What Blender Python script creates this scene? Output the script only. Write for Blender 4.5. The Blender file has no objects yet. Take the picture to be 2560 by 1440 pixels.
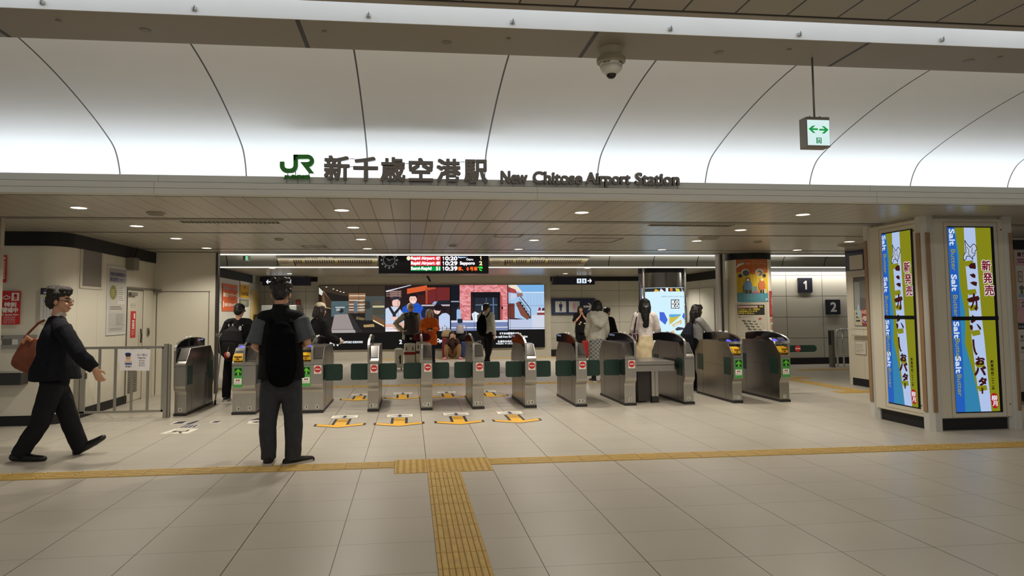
# Station concourse with ticket gates - built in metres: X right, Y into the picture, Z up.
import bpy, math, random
from mathutils import Vector, Matrix
random.seed(7)
scene = bpy.context.scene
COL = scene.collection
PI = math.pi

# ------------------------------------------------------------------ camera
FPX, CX, CY = 1690.9, 1215.1, 672.9           # focal length and principal point in a 2560x1440 frame
YAW, PITCH, ROLL, EYE = 0.112657, 0.062659, -0.0072376, 1.45
_sy, _cy, _sp, _cp, _sr, _cr = (math.sin(YAW), math.cos(YAW), math.sin(PITCH), math.cos(PITCH), math.sin(ROLL), math.cos(ROLL))
_fwd = Vector((_sy*_cp, _cy*_cp, _sp)); _rt = Vector((_cy, -_sy, 0)); _up = _rt.cross(_fwd)
_r2 = _rt*_cr + _up*_sr; _u2 = -_rt*_sr + _up*_cr
cam_d = bpy.data.cameras.new('camera'); cam = bpy.data.objects.new('camera', cam_d); COL.objects.link(cam)
cam_d.sensor_width = 36; cam_d.lens = 36*FPX/2560; cam_d.shift_x = (1280-CX)/2560; cam_d.shift_y = -(720-CY)/2560
cam_d.clip_start = 0.05; cam_d.clip_end = 200
cam.matrix_world = Matrix(((_r2.x, _u2.x, -_fwd.x, 0), (_r2.y, _u2.y, -_fwd.y, 0), (_r2.z, _u2.z, -_fwd.z, EYE), (0, 0, 0, 1)))
scene.camera = cam

def _ray(x, y):
    return _r2*((x-CX)/FPX) - _u2*((y-CY)/FPX) + _fwd
def fl(x, y, z=0.0):                           # point of the photograph on a level plane
    d = _ray(x, y); t = (z-EYE)/d.z; return Vector((0, 0, EYE)) + d*t
def at(x, y, Y):                               # ... on a wall facing the camera
    d = _ray(x, y); return Vector((0, 0, EYE)) + d*(Y/d.y)
def onX(x, y, X):                              # ... on a side wall
    d = _ray(x, y); return Vector((0, 0, EYE)) + d*(X/d.x)

# ------------------------------------------------------------------ world, lights, exposure
world = bpy.data.worlds.new('world'); scene.world = world; world.use_nodes = True
world.node_tree.nodes['Background'].inputs[0].default_value = (0.95, 0.97, 1.0, 1)
world.node_tree.nodes['Background'].inputs[1].default_value = 0.22
vs = scene.view_settings
vs.view_transform = 'Standard'; vs.look = 'None'; vs.gamma = 1; vs.use_curve_mapping = False; vs.exposure = 0.0
WARM, COOL, NEUT = (1.0, 0.935, 0.82), (0.87, 0.93, 1.0), (1.0, 0.95, 0.87)
def area(name, loc, sx, sy, power, color, aim):
    l = bpy.data.lights.new(name, 'AREA'); l.shape = 'RECTANGLE'; l.size = sx; l.size_y = sy; l.energy = power; l.color = color
    o = bpy.data.objects.new(name, l); COL.objects.link(o); o.location = loc
    o.rotation_euler = Vector(aim).to_track_quat('-Z', 'Y').to_euler(); return o
area('vault_trough_light', (1.9, 6.74, 2.68), 15.0, 0.12, 40, COOL, (0, 0.10, 1))
area('beam_cove_light', (1.9, 3.60, 3.42), 15.0, 0.06, 22, COOL, (0, 1, -0.10))
area('beam_rear_fill', (1.9, 4.44, 3.30), 15.0, 0.06, 16, NEUT, (0, 1, -0.12))  # added unseen fill behind the beam, brightens fascia and letters
area('far_recess_light', (3.0, 16.4, 2.62), 14.0, 0.1, 34, NEUT, (0, -0.3, 1))
area('side_wall_fill', (10.6, 16.7, 2.50), 3.6, 0.06, 26, NEUT, (0, 0.75, -1))  # added to brighten the platform number wall, has no fitting
for _x in (-3.2, 1.4, 6.0):                    # ceiling lamps of the hall the camera stands in
    for _y in (0.2, -3.0):
        area('hall_lamp', (_x, _y, 3.16), 0.9, 0.9, 62, NEUT, (0, 0, -1))

# ------------------------------------------------------------------ materials
def lin(c):
    return tuple((v/255/12.92 if v/255 <= 0.04045 else ((v/255+0.055)/1.055)**2.4) for v in c)
_mc = {}
def M(c, rough=0.6, metal=0.0, emit=0.0, var=0.0, scale=8.0, bump=0.0, spec=0.5, aniso=None):
    key = (tuple(c), rough, metal, emit, var, scale, bump, spec, aniso)
    if key in _mc: return _mc[key]
    m = bpy.data.materials.new('mat'); m.use_nodes = True; nt = m.node_tree; b = nt.nodes['Principled BSDF']
    col = lin(c)
    b.inputs['Base Color'].default_value = (*col, 1); b.inputs['Roughness'].default_value = rough
    b.inputs['Metallic'].default_value = metal; b.inputs['Specular IOR Level'].default_value = spec
    if emit:
        b.inputs['Base Color'].default_value = (0, 0, 0, 1); b.inputs['Specular IOR Level'].default_value = min(spec, 0.2)
        b.inputs['Emission Color'].default_value = (*col, 1); b.inputs['Emission Strength'].default_value = emit
    if var or bump:
        tc = nt.nodes.new('ShaderNodeTexCoord'); no = nt.nodes.new('ShaderNodeTexNoise')
        no.inputs['Scale'].default_value = scale; no.inputs['Detail'].default_value = 4
        if aniso:
            mp = nt.nodes.new('ShaderNodeMapping'); mp.inputs['Scale'].default_value = aniso
            nt.links.new(tc.outputs['Object'], mp.inputs['Vector']); nt.links.new(mp.outputs['Vector'], no.inputs['Vector'])
        else: nt.links.new(tc.outputs['Object'], no.inputs['Vector'])
        if var:
            r = nt.nodes.new('ShaderNodeMapRange'); r.inputs['From Min'].default_value = 0.3; r.inputs['From Max'].default_value = 0.7
            r.inputs['To Min'].default_value = 1-var; r.inputs['To Max'].default_value = 1+var
            mx = nt.nodes.new('ShaderNodeVectorMath'); mx.operation = 'SCALE'; mx.inputs[0].default_value = col
            nt.links.new(no.outputs['Fac'], r.inputs['Value']); nt.links.new(r.outputs['Result'], mx.inputs['Scale'])
            nt.links.new(mx.outputs['Vector'], b.inputs['Base Color'])
        if bump:
            bp = nt.nodes.new('ShaderNodeBump'); bp.inputs['Strength'].default_value = bump; bp.inputs['Distance'].default_value = 0.01
            nt.links.new(no.outputs['Fac'], bp.inputs['Height']); nt.links.new(bp.outputs['Normal'], b.inputs['Normal'])
    _mc[key] = m
    return m

def lines_mat(base, groove, axes, rough=0.5, var=0.05, spec=0.5):
    """surface with straight joints: axes = [(axis index, pitch, offset, half width, darkness)]"""
    m = bpy.data.materials.new('jointed'); m.use_nodes = True; nt = m.node_tree; b = nt.nodes['Principled BSDF']
    L = nt.links.new
    def math_(op, a, c=None):
        n = nt.nodes.new('ShaderNodeMath'); n.operation = op
        for i, v in enumerate((a, c)):
            if v is None: continue
            if hasattr(v, 'links'): L(v, n.inputs[i])
            else: n.inputs[i].default_value = v
        return n.outputs[0]
    tc = nt.nodes.new('ShaderNodeTexCoord'); sp = nt.nodes.new('ShaderNodeSeparateXYZ'); L(tc.outputs['Object'], sp.inputs[0])
    fac = None
    for ax, pitch, off, hw, dark in axes:
        v = math_('ADD', sp.outputs[ax], -off + pitch*1000.5)
        v = math_('MODULO', v, pitch); v = math_('SUBTRACT', v, pitch*0.5); v = math_('ABSOLUTE', v)
        v = math_('LESS_THAN', v, hw); v = math_('MULTIPLY', v, dark)
        fac = v if fac is None else math_('MAXIMUM', fac, v)
    no = nt.nodes.new('ShaderNodeTexNoise'); no.inputs['Scale'].default_value = 1.3; no.inputs['Detail'].default_value = 6
    L(tc.outputs['Object'], no.inputs['Vector'])
    r = nt.nodes.new('ShaderNodeMapRange'); r.inputs['From Min'].default_value = 0.3; r.inputs['From Max'].default_value = 0.7
    r.inputs['To Min'].default_value = 1-var; r.inputs['To Max'].default_value = 1+var; L(no.outputs['Fac'], r.inputs['Value'])
    sc = nt.nodes.new('ShaderNodeVectorMath'); sc.operation = 'SCALE'; sc.inputs[0].default_value = lin(base); L(r.outputs['Result'], sc.inputs['Scale'])
    mx = nt.nodes.new('ShaderNodeMix'); mx.data_type = 'RGBA'; L(fac, mx.inputs['Factor'])
    L(sc.outputs['Vector'], mx.inputs['A']); mx.inputs['B'].default_value = (*lin(groove), 1)
    L(mx.outputs['Result'], b.inputs['Base Color']); b.inputs['Roughness'].default_value = rough; b.inputs['Specular IOR Level'].default_value = spec
    return m

STEEL = M((176, 172, 164), 0.30, 1.0, var=0.05, scale=3, bump=0.02, aniso=(60, 60, 1))
STEEL2 = M((150, 147, 140), 0.22, 1.0, var=0.04, scale=2)
CHROME = M((215, 215, 212), 0.12, 1.0)
DARKGLASS = M((12, 12, 16), 0.08, 0.0, spec=0.6)
BLACK = M((14, 14, 15), 0.5, var=0.1)
BAND = M((10, 10, 12), 0.6, var=0.05)
CREAM = M((222, 216, 198), 0.45, var=0.015, scale=1.5)
GREYWALL = M((196, 192, 180), 0.42, var=0.02, scale=1.2)
WHITE = M((232, 231, 226), 0.4, var=0.01)
OFFW = M((205, 202, 194), 0.5, var=0.02)
GREENF = M((5, 44, 33), 0.40, var=0.06, scale=12)
YEL = M((226, 176, 32), 0.4, var=0.04)
GOLD = M((190, 152, 62), 0.55, var=0.10, scale=20, bump=0.05)

# ------------------------------------------------------------------ mesh building
class MB:
    def __init__(s): s.v = []; s.f = []; s.mi = []; s.mats = []
    def _m(s, mat):
        if mat not in s.mats: s.mats.append(mat)
        return s.mats.index(mat)
    def add(s, vs_, fs, mat):
        o = len(s.v); s.v += [Vector(v) for v in vs_]; k = s._m(mat)
        for f in fs: s.f.append([i+o for i in f]); s.mi.append(k)
        return s
    def box(s, x0, x1, y0, y1, z0, z1, mat):
        return s.add([(x, y, z) for x in (x0, x1) for y in (y0, y1) for z in (z0, z1)],
                     [(0, 1, 3, 2), (4, 6, 7, 5), (0, 4, 5, 1), (2, 3, 7, 6), (0, 2, 6, 4), (1, 5, 7, 3)], mat)
    def poly(s, pts, mat): return s.add(pts, [list(range(len(pts)))], mat)
    def prism(s, pts, d, mat):
        d = Vector(d); n = len(pts); p = [Vector(q) for q in pts]
        fs = [list(range(n))[::-1], list(range(n, 2*n))] + [(i, (i+1) % n, n+(i+1) % n, n+i) for i in range(n)]
        return s.add(p+[q+d for q in p], fs, mat)
    def tube(s, pts, r, mat, n=8, side=None, cap=True):
        pts = [Vector(p) for p in pts]; k = len(pts)
        rr = [r]*k if not isinstance(r, (list, tuple)) else list(r)
        rr = [(q, q) if not isinstance(q, (tuple, list)) else tuple(q) for q in rr]
        rings = []; ref = Vector(side) if side is not None else None
        tg = [(pts[min(i+1, k-1)]-pts[max(i-1, 0)]).normalized() for i in range(k)]
        if ref is None: ref = Vector((1, 0, 0)) if abs(tg[0].x) < 0.8 else Vector((0, 1, 0))
        P = []; prev = ref
        for i in range(k):
            a = (prev - tg[i]*prev.dot(tg[i]))
            if a.length < 1e-4: a = tg[i].orthogonal()
            a.normalize(); b = tg[i].cross(a)
            if side is None: prev = a
            P.append((pts[i], a, b, rr[i]))
        if cap == 'round':
            def ext(pt, d):
                p0, a, b, q = pt; m = (q[0]+q[1])/2
                return [(p0+d*m*h, a, b, (q[0]*g, q[1]*g)) for h, g in ((0.5, 0.866), (0.866, 0.5), (0.98, 0.15))]
            P = ext(P[0], -tg[0])[::-1] + P + ext(P[-1], tg[-1])
        vs_ = []
        for p0, a, b, q in P:
            for j in range(n):
                t = 2*PI*j/n; vs_.append(p0 + a*math.cos(t)*q[0] + b*math.sin(t)*q[1])
        K = len(P)
        fs = [(i*n+j, i*n+(j+1) % n, (i+1)*n+(j+1) % n, (i+1)*n+j) for i in range(K-1) for j in range(n)]
        if cap: fs += [list(range(n))[::-1], list(range((K-1)*n, K*n))]
        return s.add(vs_, fs, mat)
    def lathe(s, prof, c, mat, n=24, a0=0, a1=2*PI):
        full = abs(a1-a0-2*PI) < 1e-6; m = n if full else n+1; c = Vector(c); vs_ = []
        for r, z in prof:
            for j in range(m):
                t = a0+(a1-a0)*j/n; vs_.append(c+Vector((r*math.cos(t), r*math.sin(t), z)))
        fs = [(i*m+j, i*m+(j+1) % m, (i+1)*m+(j+1) % m, (i+1)*m+j) for i in range(len(prof)-1) for j in range(n)]
        return s.add(vs_, fs, mat)
    def ell(s, c, r, mat, n=14, k=9, rot=None):
        c = Vector(c); vs_ = []
        for i in range(k+1):
            t = PI*i/k
            for j in range(n):
                p = 2*PI*j/n; q = Vector((r[0]*math.sin(t)*math.cos(p), r[1]*math.sin(t)*math.sin(p), r[2]*math.cos(t)))
                if rot is not None: q = rot @ q
                vs_.append(c+q)
        fs = [(i*n+j, (i+1)*n+j, (i+1)*n+(j+1) % n, i*n+(j+1) % n) for i in range(k) for j in range(n)]
        return s.add(vs_, fs, mat)
    def mesh(s, name, o=Vector((0, 0, 0)), smooth=False):
        me = bpy.data.meshes.new(name); me.from_pydata([v-o for v in s.v], [], s.f)
        for m in s.mats: me.materials.append(m)
        me.polygons.foreach_set('material_index', s.mi)
        if smooth: me.polygons.foreach_set('use_smooth', [True]*len(s.f))
        me.update(); return me
    def build(s, name, parent=None, smooth=False, bevel=0, seg=2):
        o = origin(parent) if parent else Vector((0, 0, 0))
        ob = bpy.data.objects.new(name, s.mesh(name, o, smooth)); COL.objects.link(ob)
        if parent: ob.parent = parent
        if bevel:
            md = ob.modifiers.new('bevel', 'BEVEL'); md.width = bevel; md.segments = seg; md.limit_method = 'ANGLE'; md.angle_limit = 0.6
        return ob
_org = {}
def origin(o):
    p = Vector(o.location)
    while o.parent: o = o.parent; p += Vector(o.location)
    return p
def tag(o, label=None, cat=None, group=None, kind=None):
    if label: o['label'] = label
    if cat: o['category'] = cat
    if group: o['group'] = group
    if kind: o['kind'] = kind
    return o
def thing(name, label, cat, loc, group=None):
    o = bpy.data.objects.new(name, None); COL.objects.link(o); o.location = Vector(loc); o.empty_display_size = 0.1
    return tag(o, label, cat, group)
def struct(mb, name, **k):
    return tag(mb.build(name, **k), kind='structure')

# ------------------------------------------------------------------ flat graphics: text and shapes on a panel
_tc = {}
def glyphs(s, spacing=1.0, line=1.0):
    key = (s, spacing, line)
    if key not in _tc:
        c = bpy.data.curves.new('t', 'FONT'); c.body = s; c.size = 1; c.resolution_u = 3; c.space_character = spacing; c.space_line = line
        o = bpy.data.objects.new('t', c); COL.objects.link(o)
        me = bpy.data.meshes.new_from_object(o.evaluated_get(bpy.context.evaluated_depsgraph_get()))
        vv = [v.co.copy() for v in me.vertices]; ff = [list(p.vertices) for p in me.polygons]
        bpy.data.objects.remove(o); bpy.data.curves.remove(c); bpy.data.meshes.remove(me)
        x0 = min(v.x for v in vv); x1 = max(v.x for v in vv); y0 = min(v.y for v in vv); y1 = max(v.y for v in vv)
        _tc[key] = ([((v.x-x0)/(x1-x0), (y1-v.y)/(y1-y0)) for v in vv], ff, (x1-x0)/(y1-y0))
    return _tc[key]

class Panel:
    """four world corners (top left, top right, bottom right, bottom left); u to the right, v down, both 0..1"""
    def __init__(s, tl, tr, br, bl, emit=0.0, rough=0.5, eps=0.0012, thick=0.0, size=None):
        s.c = [Vector(p) for p in (tl, tr, br, bl)]; s.mb = MB(); s.e = emit; s.r = rough; s.eps = eps
        s.n = (s.c[1]-s.c[0]).cross(s.c[3]-s.c[0]).normalized()*-1   # towards the viewer
        s.w = (s.c[1]-s.c[0]).length; s.h = (s.c[3]-s.c[0]).length
    def P(s, u, v, l=0):
        a, b, c, d = s.c
        return (a*(1-u)+b*u)*(1-v) + (d*(1-u)+c*u)*v + s.n*(s.eps*l)
    def col(s, c): return M(c, s.r, emit=s.e) if isinstance(c, tuple) else c
    def poly(s, uv, c, l=1):
        s.mb.poly([s.P(u, v, l) for u, v in uv], s.col(c)); return s
    def rect(s, u0, v0, u1, v1, c, l=1): return s.poly([(u0, v0), (u1, v0), (u1, v1), (u0, v1)], c, l)
    def circ(s, u, v, r, c, l=1, ry=None, n=24):
        ry = ry or r*s.w/s.h
        return s.poly([(u+r*math.cos(2*PI*i/n), v+ry*math.sin(2*PI*i/n)) for i in range(n)], c, l)
    def line(s, pts, w, c, l=1):                     # w in metres
        for (a, b), (d, e) in zip(pts, pts[1:]):
            dx, dy = (d-a)*s.w, (e-b)*s.h; L = math.hypot(dx, dy) or 1; nx, ny = -dy/L*w/2/s.w, dx/L*w/2/s.h
            s.poly([(a+nx, b+ny), (d+nx, e+ny), (d-nx, e-ny), (a-nx, b-ny)], c, l)
        return s
    def text(s, t, u0, v0, u1, v1, c, l=2, bold=0.0, rot=0, spacing=1.0, line=1.0):
        if t == '1':                                 # the figure one with its flag
            return s.poly([(u0+(u1-u0)*a, v0+(v1-v0)*b) for a, b in ((.1, .22), (.5, 0), (.82, 0), (.82, 1), (.46, 1), (.46, .28), (.16, .42))], c, l)
        g, ff, asp = glyphs(t, spacing, line)
        sh = [(0, 0)] if not bold else [(bold*i, bold*j) for i in (-1, 0, 1) for j in (-1, 0, 1) if (i, j) != (0, 0)]
        for k_, (du, dv) in enumerate(sh):
            pts = []
            for x, y in g:
                if rot == 90: x, y = 1-y, x
                elif rot == -90: x, y = y, 1-x
                pts.append(s.P(u0+(u1-u0)*x + du/s.w, v0+(v1-v0)*y + dv/s.h, l+.09*k_))
            s.mb.add(pts, ff, s.col(c))
        return s
    def fake(s, u0, v0, u1, v1, rows, c, l=2, fill=0.55, seed=1):   # small print too fine to read in the photograph
        rnd = random.Random(seed)
        for i in range(rows):
            a = v0+(v1-v0)*i/rows; h = (v1-v0)/rows*fill; u = u0; end = u1-(u1-u0)*rnd.random()*0.3
            while u < end:
                w = (u1-u0)*(0.02+0.05*rnd.random()); s.rect(u, a, min(u+w, end), a+h, c, l); u += w*1.35
        return s
    def backing(s, t, c, u0=0, v0=0, u1=1, v1=1):    # solid board behind the face
        pts = [s.P(u0, v0, -.6), s.P(u1, v0, -.6), s.P(u1, v1, -.6), s.P(u0, v1, -.6)]
        s.mb.prism(pts, s.n*-t, s.col(c) if isinstance(c, tuple) else c); return s
    def build(s, name, parent=None): return s.mb.build(name, parent)

class Curved(Panel):
    """the same on an upright cylinder: centre, radius, arc from angle a0 to a1 measured from the camera side, z0 bottom, z1 top"""
    def __init__(s, c, R, a0, a1, z1, z0, emit=0.0, rough=0.5, eps=0.0015):
        s.c0 = Vector(c); s.R = R; s.a0 = a0; s.a1 = a1; s.z1 = z1; s.z0 = z0; s.mb = MB(); s.e = emit; s.r = rough; s.eps = eps
        s.w = R*(a1-a0); s.h = z1-z0
    def P(s, u, v, l=0):
        t = s.a0+(s.a1-s.a0)*u; r = s.R+s.eps*l
        return Vector((s.c0.x+r*math.sin(t), s.c0.y-r*math.cos(t), s.z1+(s.z0-s.z1)*v))
    def poly(s, uv, c, l=1):
        from mathutils.geometry import tessellate_polygon
        P3 = [Vector((u*s.w, v*s.h, 0)) for u, v in uv]
        todo = [[P3[i] for i in t] for t in tessellate_polygon([P3])]; out = []
        while todo:
            t = todo.pop(); k = max(range(3), key=lambda i: abs(t[i].x-t[(i+1) % 3].x))
            a, b, d = t[k], t[(k+1) % 3], t[(k+2) % 3]
            if abs(a.x-b.x) > 0.07: m_ = (a+b)/2; todo += [[a, m_, d], [m_, b, d]]
            else: out.append(t)
        for t in out: s.mb.poly([s.P(q.x/s.w, q.y/s.h, l) for q in t], s.col(c))
        return s
    def rect(s, u0, v0, u1, v1, c, l=1):
        n = max(1, int((u1-u0)*s.w/0.06))
        for i in range(n):
            a = u0+(u1-u0)*i/n; b = u0+(u1-u0)*(i+1)/n
            s.mb.poly([s.P(a, v0, l), s.P(b, v0, l), s.P(b, v1, l), s.P(a, v1, l)], s.col(c))
        return s
# ------------------------------------------------------------------ the setting
ZC, YF = 2.56, 6.5                              # lower ceiling height, front of the fascia
FLOOR = lines_mat((186, 178, 164), (70, 62, 54), [(0, 0.602, 0.16, 0.0030, 1.0), (1, 0.517, 5.951, 0.0022, 0.75)], rough=0.34, var=0.05, spec=0.45)
struct(MB().box(-14, 18, -9, 24, -0.1, 0, FLOOR), 'floor')
CEIL = lines_mat((164, 158, 145), (38, 33, 28), [(0, 0.2, 1.007, 0.0045, 1.0)], rough=0.30, var=0.03, spec=0.5)
CEIL2 = lines_mat((164, 158, 145), (48, 42, 36), [(0, 0.2, 1.007, 0.004, 1.0)], rough=0.28, var=0.03, spec=0.5)
m = MB(); m.box(-9, 14, 6.62, 13.0, ZC, ZC+0.05, CEIL); struct(m, 'ceiling_hall')
m = MB(); m.box(-5, 14, 16.72, 22, ZC, ZC+0.05, CEIL2); struct(m, 'ceiling_far')
GROOVE = M((24, 20, 18), 0.6); FR = M((150, 143, 130), 0.45)
for i, (y, w) in enumerate(((8.235, 0.05), (9.614, 0.015), (12.07, 0.018), (12.66, 0.03), (12.98, 0.02))):
    m = MB()
    if w == 0.05:
        m.box(-9, 14, y-0.085, y-0.07, ZC-0.004, ZC, GROOVE); m.box(-9, 14, y-0.06, y+0.02, ZC-0.004, ZC, FR); m.box(-9, 14, y+0.02, y+0.05, ZC-0.005, ZC, GROOVE)
    else: m.box(-9, 14, y-w, y+w, ZC-0.004, ZC, GROOVE)
    struct(m, 'trim_%d' % (i+1))
# fascia below the lettering: two bands, a ledge, and a set-back upright
FAS = lines_mat((205, 204, 196), (90, 88, 84), [(0, 3.6, 1.25, 0.002, 0.7)], rough=0.45, var=0.02)
m = MB(); m.box(-10, 14, 6.5, 6.64, ZC, 2.6135, FAS); m.box(-10, 14, 6.508, 6.64, 2.6135, 2.6165, GROOVE); m.box(-10, 14, 6.5, 6.64, 2.6165, 2.672, FAS)
m.box(-10, 14, 6.50, 6.53, 2.672, 2.675, GROOVE); m.box(-10, 14, 6.6, 6.64, 2.672, 2.757, FAS)
m.box(-10, 14, 6.64, 6.99, 2.60, 2.62, OFFW); struct(m, 'trim_fascia')
VAULT = lines_mat((226, 228, 228), (70, 70, 68), [(0, 1.2, -2.825, 0.007, 1.0)], rough=0.55, var=0.01)
prof = [(6.95, 2.60), (6.935, 2.80), (6.90, 2.90), (6.845, 2.99), (6.775, 3.06), (6.66, 3.112), (6.35, 3.22), (5.9, 3.34), (5.5, 3.42), (5.15, 3.465), (4.8, 3.49), (4.40, 3.50), (4.385, 3.60), (6.99, 3.62)]
m = MB()
def smooth_prof(p, it=2):
    for _ in range(it):
        q = [p[0]]
        for a, b in zip(p, p[1:]): q += [(a[0]*.75+b[0]*.25, a[1]*.75+b[1]*.25), (a[0]*.25+b[0]*.75, a[1]*.25+b[1]*.75)]
        p = q+[p[-1]]
    return p
front = smooth_prof(prof[:12])
vv = [(x, y, z) for x in (-10.0, 14.0) for y, z in front]; n = len(front)
m.add(vv, [(i, i+1, n+i+1, n+i) for i in range(n-1)], VAULT)
vo = struct(m, 'ceiling_vault', smooth=True)
BEAM = lines_mat((140, 132, 118), (30, 26, 22), [(0, 1.8, -0.654, 0.014, 1.0)], rough=0.5, var=0.03)
BFACE = M((232, 233, 232), 0.5, var=0.03, scale=2.0)
m = MB(); m.box(-10, 14, 3.956, 4.385, 3.163, 3.62, BEAM); m.box(-10, 14, 3.95, 3.956, 3.163, 3.62, BFACE); struct(m, 'ceiling_beam')
NEARC = lines_mat((148, 140, 125), (22, 18, 15), [(0, 0.3227, 0.944, 0.0065, 1.0)], rough=0.45, var=0.03)
m = MB(); m.box(-10, 14, -9, 3.70, 3.2, 3.26, NEARC); struct(m, 'ceiling_near')
m = MB(); m.box(-10, 14, 3.70, 3.722, 3.202, 3.26, GROOVE); m.box(-10, 14, 3.722, 3.775, 3.197, 3.26, M((150, 142, 128), 0.4)); struct(m, 'trim_ceiling_edge')
m = MB(); m.box(-10, 14, -9, 3.96, 3.62, 3.66, OFFW); m.box(-10, 14, 3.3, 3.34, 3.26, 3.62, OFFW); struct(m, 'ceiling_slab')

# recess between the hall and the far ceiling: small vault with its lit edges
RV = lines_mat((168, 168, 158), (20, 20, 20), [(0, 1.17, 0.35, 0.010, 1.0)], rough=0.5, var=0.02)
rp = smooth_prof([(16.72, 2.56), (16.69, 2.70), (16.58, 2.84), (16.25, 2.97), (15.6, 3.08), (14.8, 3.13), (14.0, 3.08), (13.4, 2.97), (13.08, 2.84), (13.0, 2.62)])
m = MB(); n = len(rp); m.add([(x, y, z) for x in (-4.58, 14.0) for y, z in rp], [(i, i+1, n+i+1, n+i) for i in range(n-1)], RV); struct(m, 'ceiling_recess', smooth=True)
LED = M((255, 250, 240), 0.5, emit=1.15)
for nm, y, za, lab in (('near', 13.04, 2.538, 'thin white light line along the hall edge of the ceiling recess'), ('far', 16.66, 2.535, 'thin white light line along the far edge of the ceiling recess')):
    t = thing('light_line', lab, 'ceiling light', (3.5, y, za))
    MB().box(-4.57, 13.5, y, y+0.03, za, za+0.025, LED).build('diffuser', t)
    MB().box(-4.57, 13.5, y, y+0.05, za+0.025, ZC+0.02, M((190, 188, 180), 0.4)).build('housing', t)

# walls: left office block with a rounded corner
WALLL = lines_mat((216, 210, 192), (120, 114, 100), [(1, 0.62, 10.62, 0.003, 0.6)], rough=0.42, var=0.015)
plan = [(-10.0, 9.60), (-4.90, 9.60)] + [(-4.90+0.30*math.sin(t), 9.90-0.30*math.cos(t)) for t in (PI/48*i for i in range(1, 25))] + [(-4.60, 12.95)]
def wall_run(plan, z0, z1, mat, off=0.0, th=0.1):
    m = MB(); out = []; inn = []
    for i, p in enumerate(plan):
        a = Vector(plan[max(i-1, 0)]); b = Vector(plan[min(i+1, len(plan)-1)]); d = (b-a).normalized(); nrm = Vector((d.y, -d.x))
        q = Vector(p); out.append(q+nrm*off); inn.append(q-nrm*th)
    n = len(plan); vs_ = [(p.x, p.y, z) for z in (z0, z1) for p in out] + [(p.x, p.y, z) for z in (z0, z1) for p in inn]
    fs = []
    for i in range(n-1):
        fs += [(i, i+1, n+i+1, n+i), (2*n+i+1, 2*n+i, 3*n+i, 3*n+i+1), (n+i, n+i+1, 3*n+i+1, 3*n+i)]
    m.add(vs_, fs, mat); return m
struct(wall_run(plan, 0, ZC, WALLL), 'wall_left')
struct(wall_run(plan, 2.37, ZC, BAND, off=0.02, th=0), 'trim_left_band')
struct(wall_run(plan[:-1]+[(-4.60, 11.72)], 0, 0.13, BAND, off=0.012, th=0), 'baseboard_left')
m = MB(); m.box(-4.6, -3.53, 12.86, 12.95, 0, ZC, CREAM); m.box(-3.53, -3.49, 12.84, 12.97, 0, ZC, M((60, 56, 50), 0.4)); struct(m, 'wall_left_end')
m = MB(); z1 = at(455, 729, 12.86).z
for a, b, c, d in ((390, 393, 0, z1), (521, 524, 0, z1)):
    m.box(at(a, 800, 12.86).x, at(a, 800, 12.86).x+0.012, 12.852, 12.87, c, d, M((110, 102, 88), 0.5))
m.box(at(390, 800, 12.86).x, at(524, 800, 12.86).x, 12.852, 12.87, z1-0.006, z1+0.006, M((110, 102, 88), 0.5)); struct(m, 'door_1')
t = thing('door_closer', 'small grey hinge box at the top left corner of the flush cream door', 'door closer', at(393, 728, 12.8))
a = at(387, 724, 12.8); b = at(402, 731, 12.8); MB().box(a.x, b.x, 12.78, 12.86, b.z, a.z, M((120, 116, 108), 0.4)).build('body', t, bevel=0.006)
# the far left wall, far wall and right walls
FW = lines_mat((200, 198, 188), (96, 92, 84), [(1, 1.25, 17.9, 0.006, 0.7), (2, 0.62, 1.10, 0.006, 0.7)], rough=0.4, var=0.02)
struct(MB().box(-4.72, -4.58, 12.95, 21.7, 0, ZC, FW), 'wall_far_left')
struct(MB().box(-4.58, -4.562, 12.97, 20.4, 2.33, ZC, BAND), 'trim_far_left_band')
FB = lines_mat((192, 189, 176), (84, 80, 72), [(0, 1.25, 5.55, 0.006, 0.8), (2, 0.515, 0.565, 0.006, 0.8)], rough=0.4, var=0.02)
struct(MB().box(-4.6, 9.0, 21.5, 21.6, 0, ZC, FB), 'wall_back')
m = MB(); m.box(4.36, 6.3, 21.47, 21.5, 2.42, ZC, BAND); m.box(6.3, 8.6, 21.46, 21.5, 2.42, ZC, BAND); m.box(-4.58, -2.2, 21.46, 21.5, 2.42, ZC, BAND); struct(m, 'trim_back_band')
struct(MB().box(4.36, 8.6, 21.48, 21.5, 0, 0.22, BAND), 'baseboard_back')
xa = at(655, 800, 21.35).x; xb = at(793, 800, 21.35).x; xc = at(1377, 800, 21.35).x
m = MB(); m.box(xb, xc, 21.36, 21.5, 0, ZC, M((190, 185, 168), 0.45, var=0.02)); struct(m, 'wall_display_surround')
FR1 = lines_mat((204, 202, 192), (90, 86, 78), [(1, 1.2, 18.1, 0.006, 0.7)], rough=0.4, var=0.02)
m = MB(); m.box(8.58, 8.7, 17.05, 21.5, 0, ZC, FR1); struct(m, 'wall_right_far')
struct(MB().box(8.56, 8.58, 17.05, 21.5, 2.33, ZC, BAND), 'trim_right_far_band')
m = MB(); a = onX(1722, 724, 8.57); b = onX(1785, 718, 8.57)
m.box(8.55, 8.585, b.y, a.y, 0, a.z, M((222, 220, 208), 0.4, var=0.02, aniso=(1, 12, 1))); m.box(8.545, 8.585, b.y+0.9, b.y+0.93, 0, a.z, M((150, 146, 136), 0.4)); struct(m, 'door_2')
W12 = lines_mat((190, 186, 172), (78, 74, 66), [(0, 1.02, 9.93, 0.007, 0.9), (2, 0.555, 0.69, 0.007, 0.9)], rough=0.38, var=0.02)
struct(MB().box(8.58, 14, 16.95, 17.05, 0, ZC, W12), 'wall_platform_signs')
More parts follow.
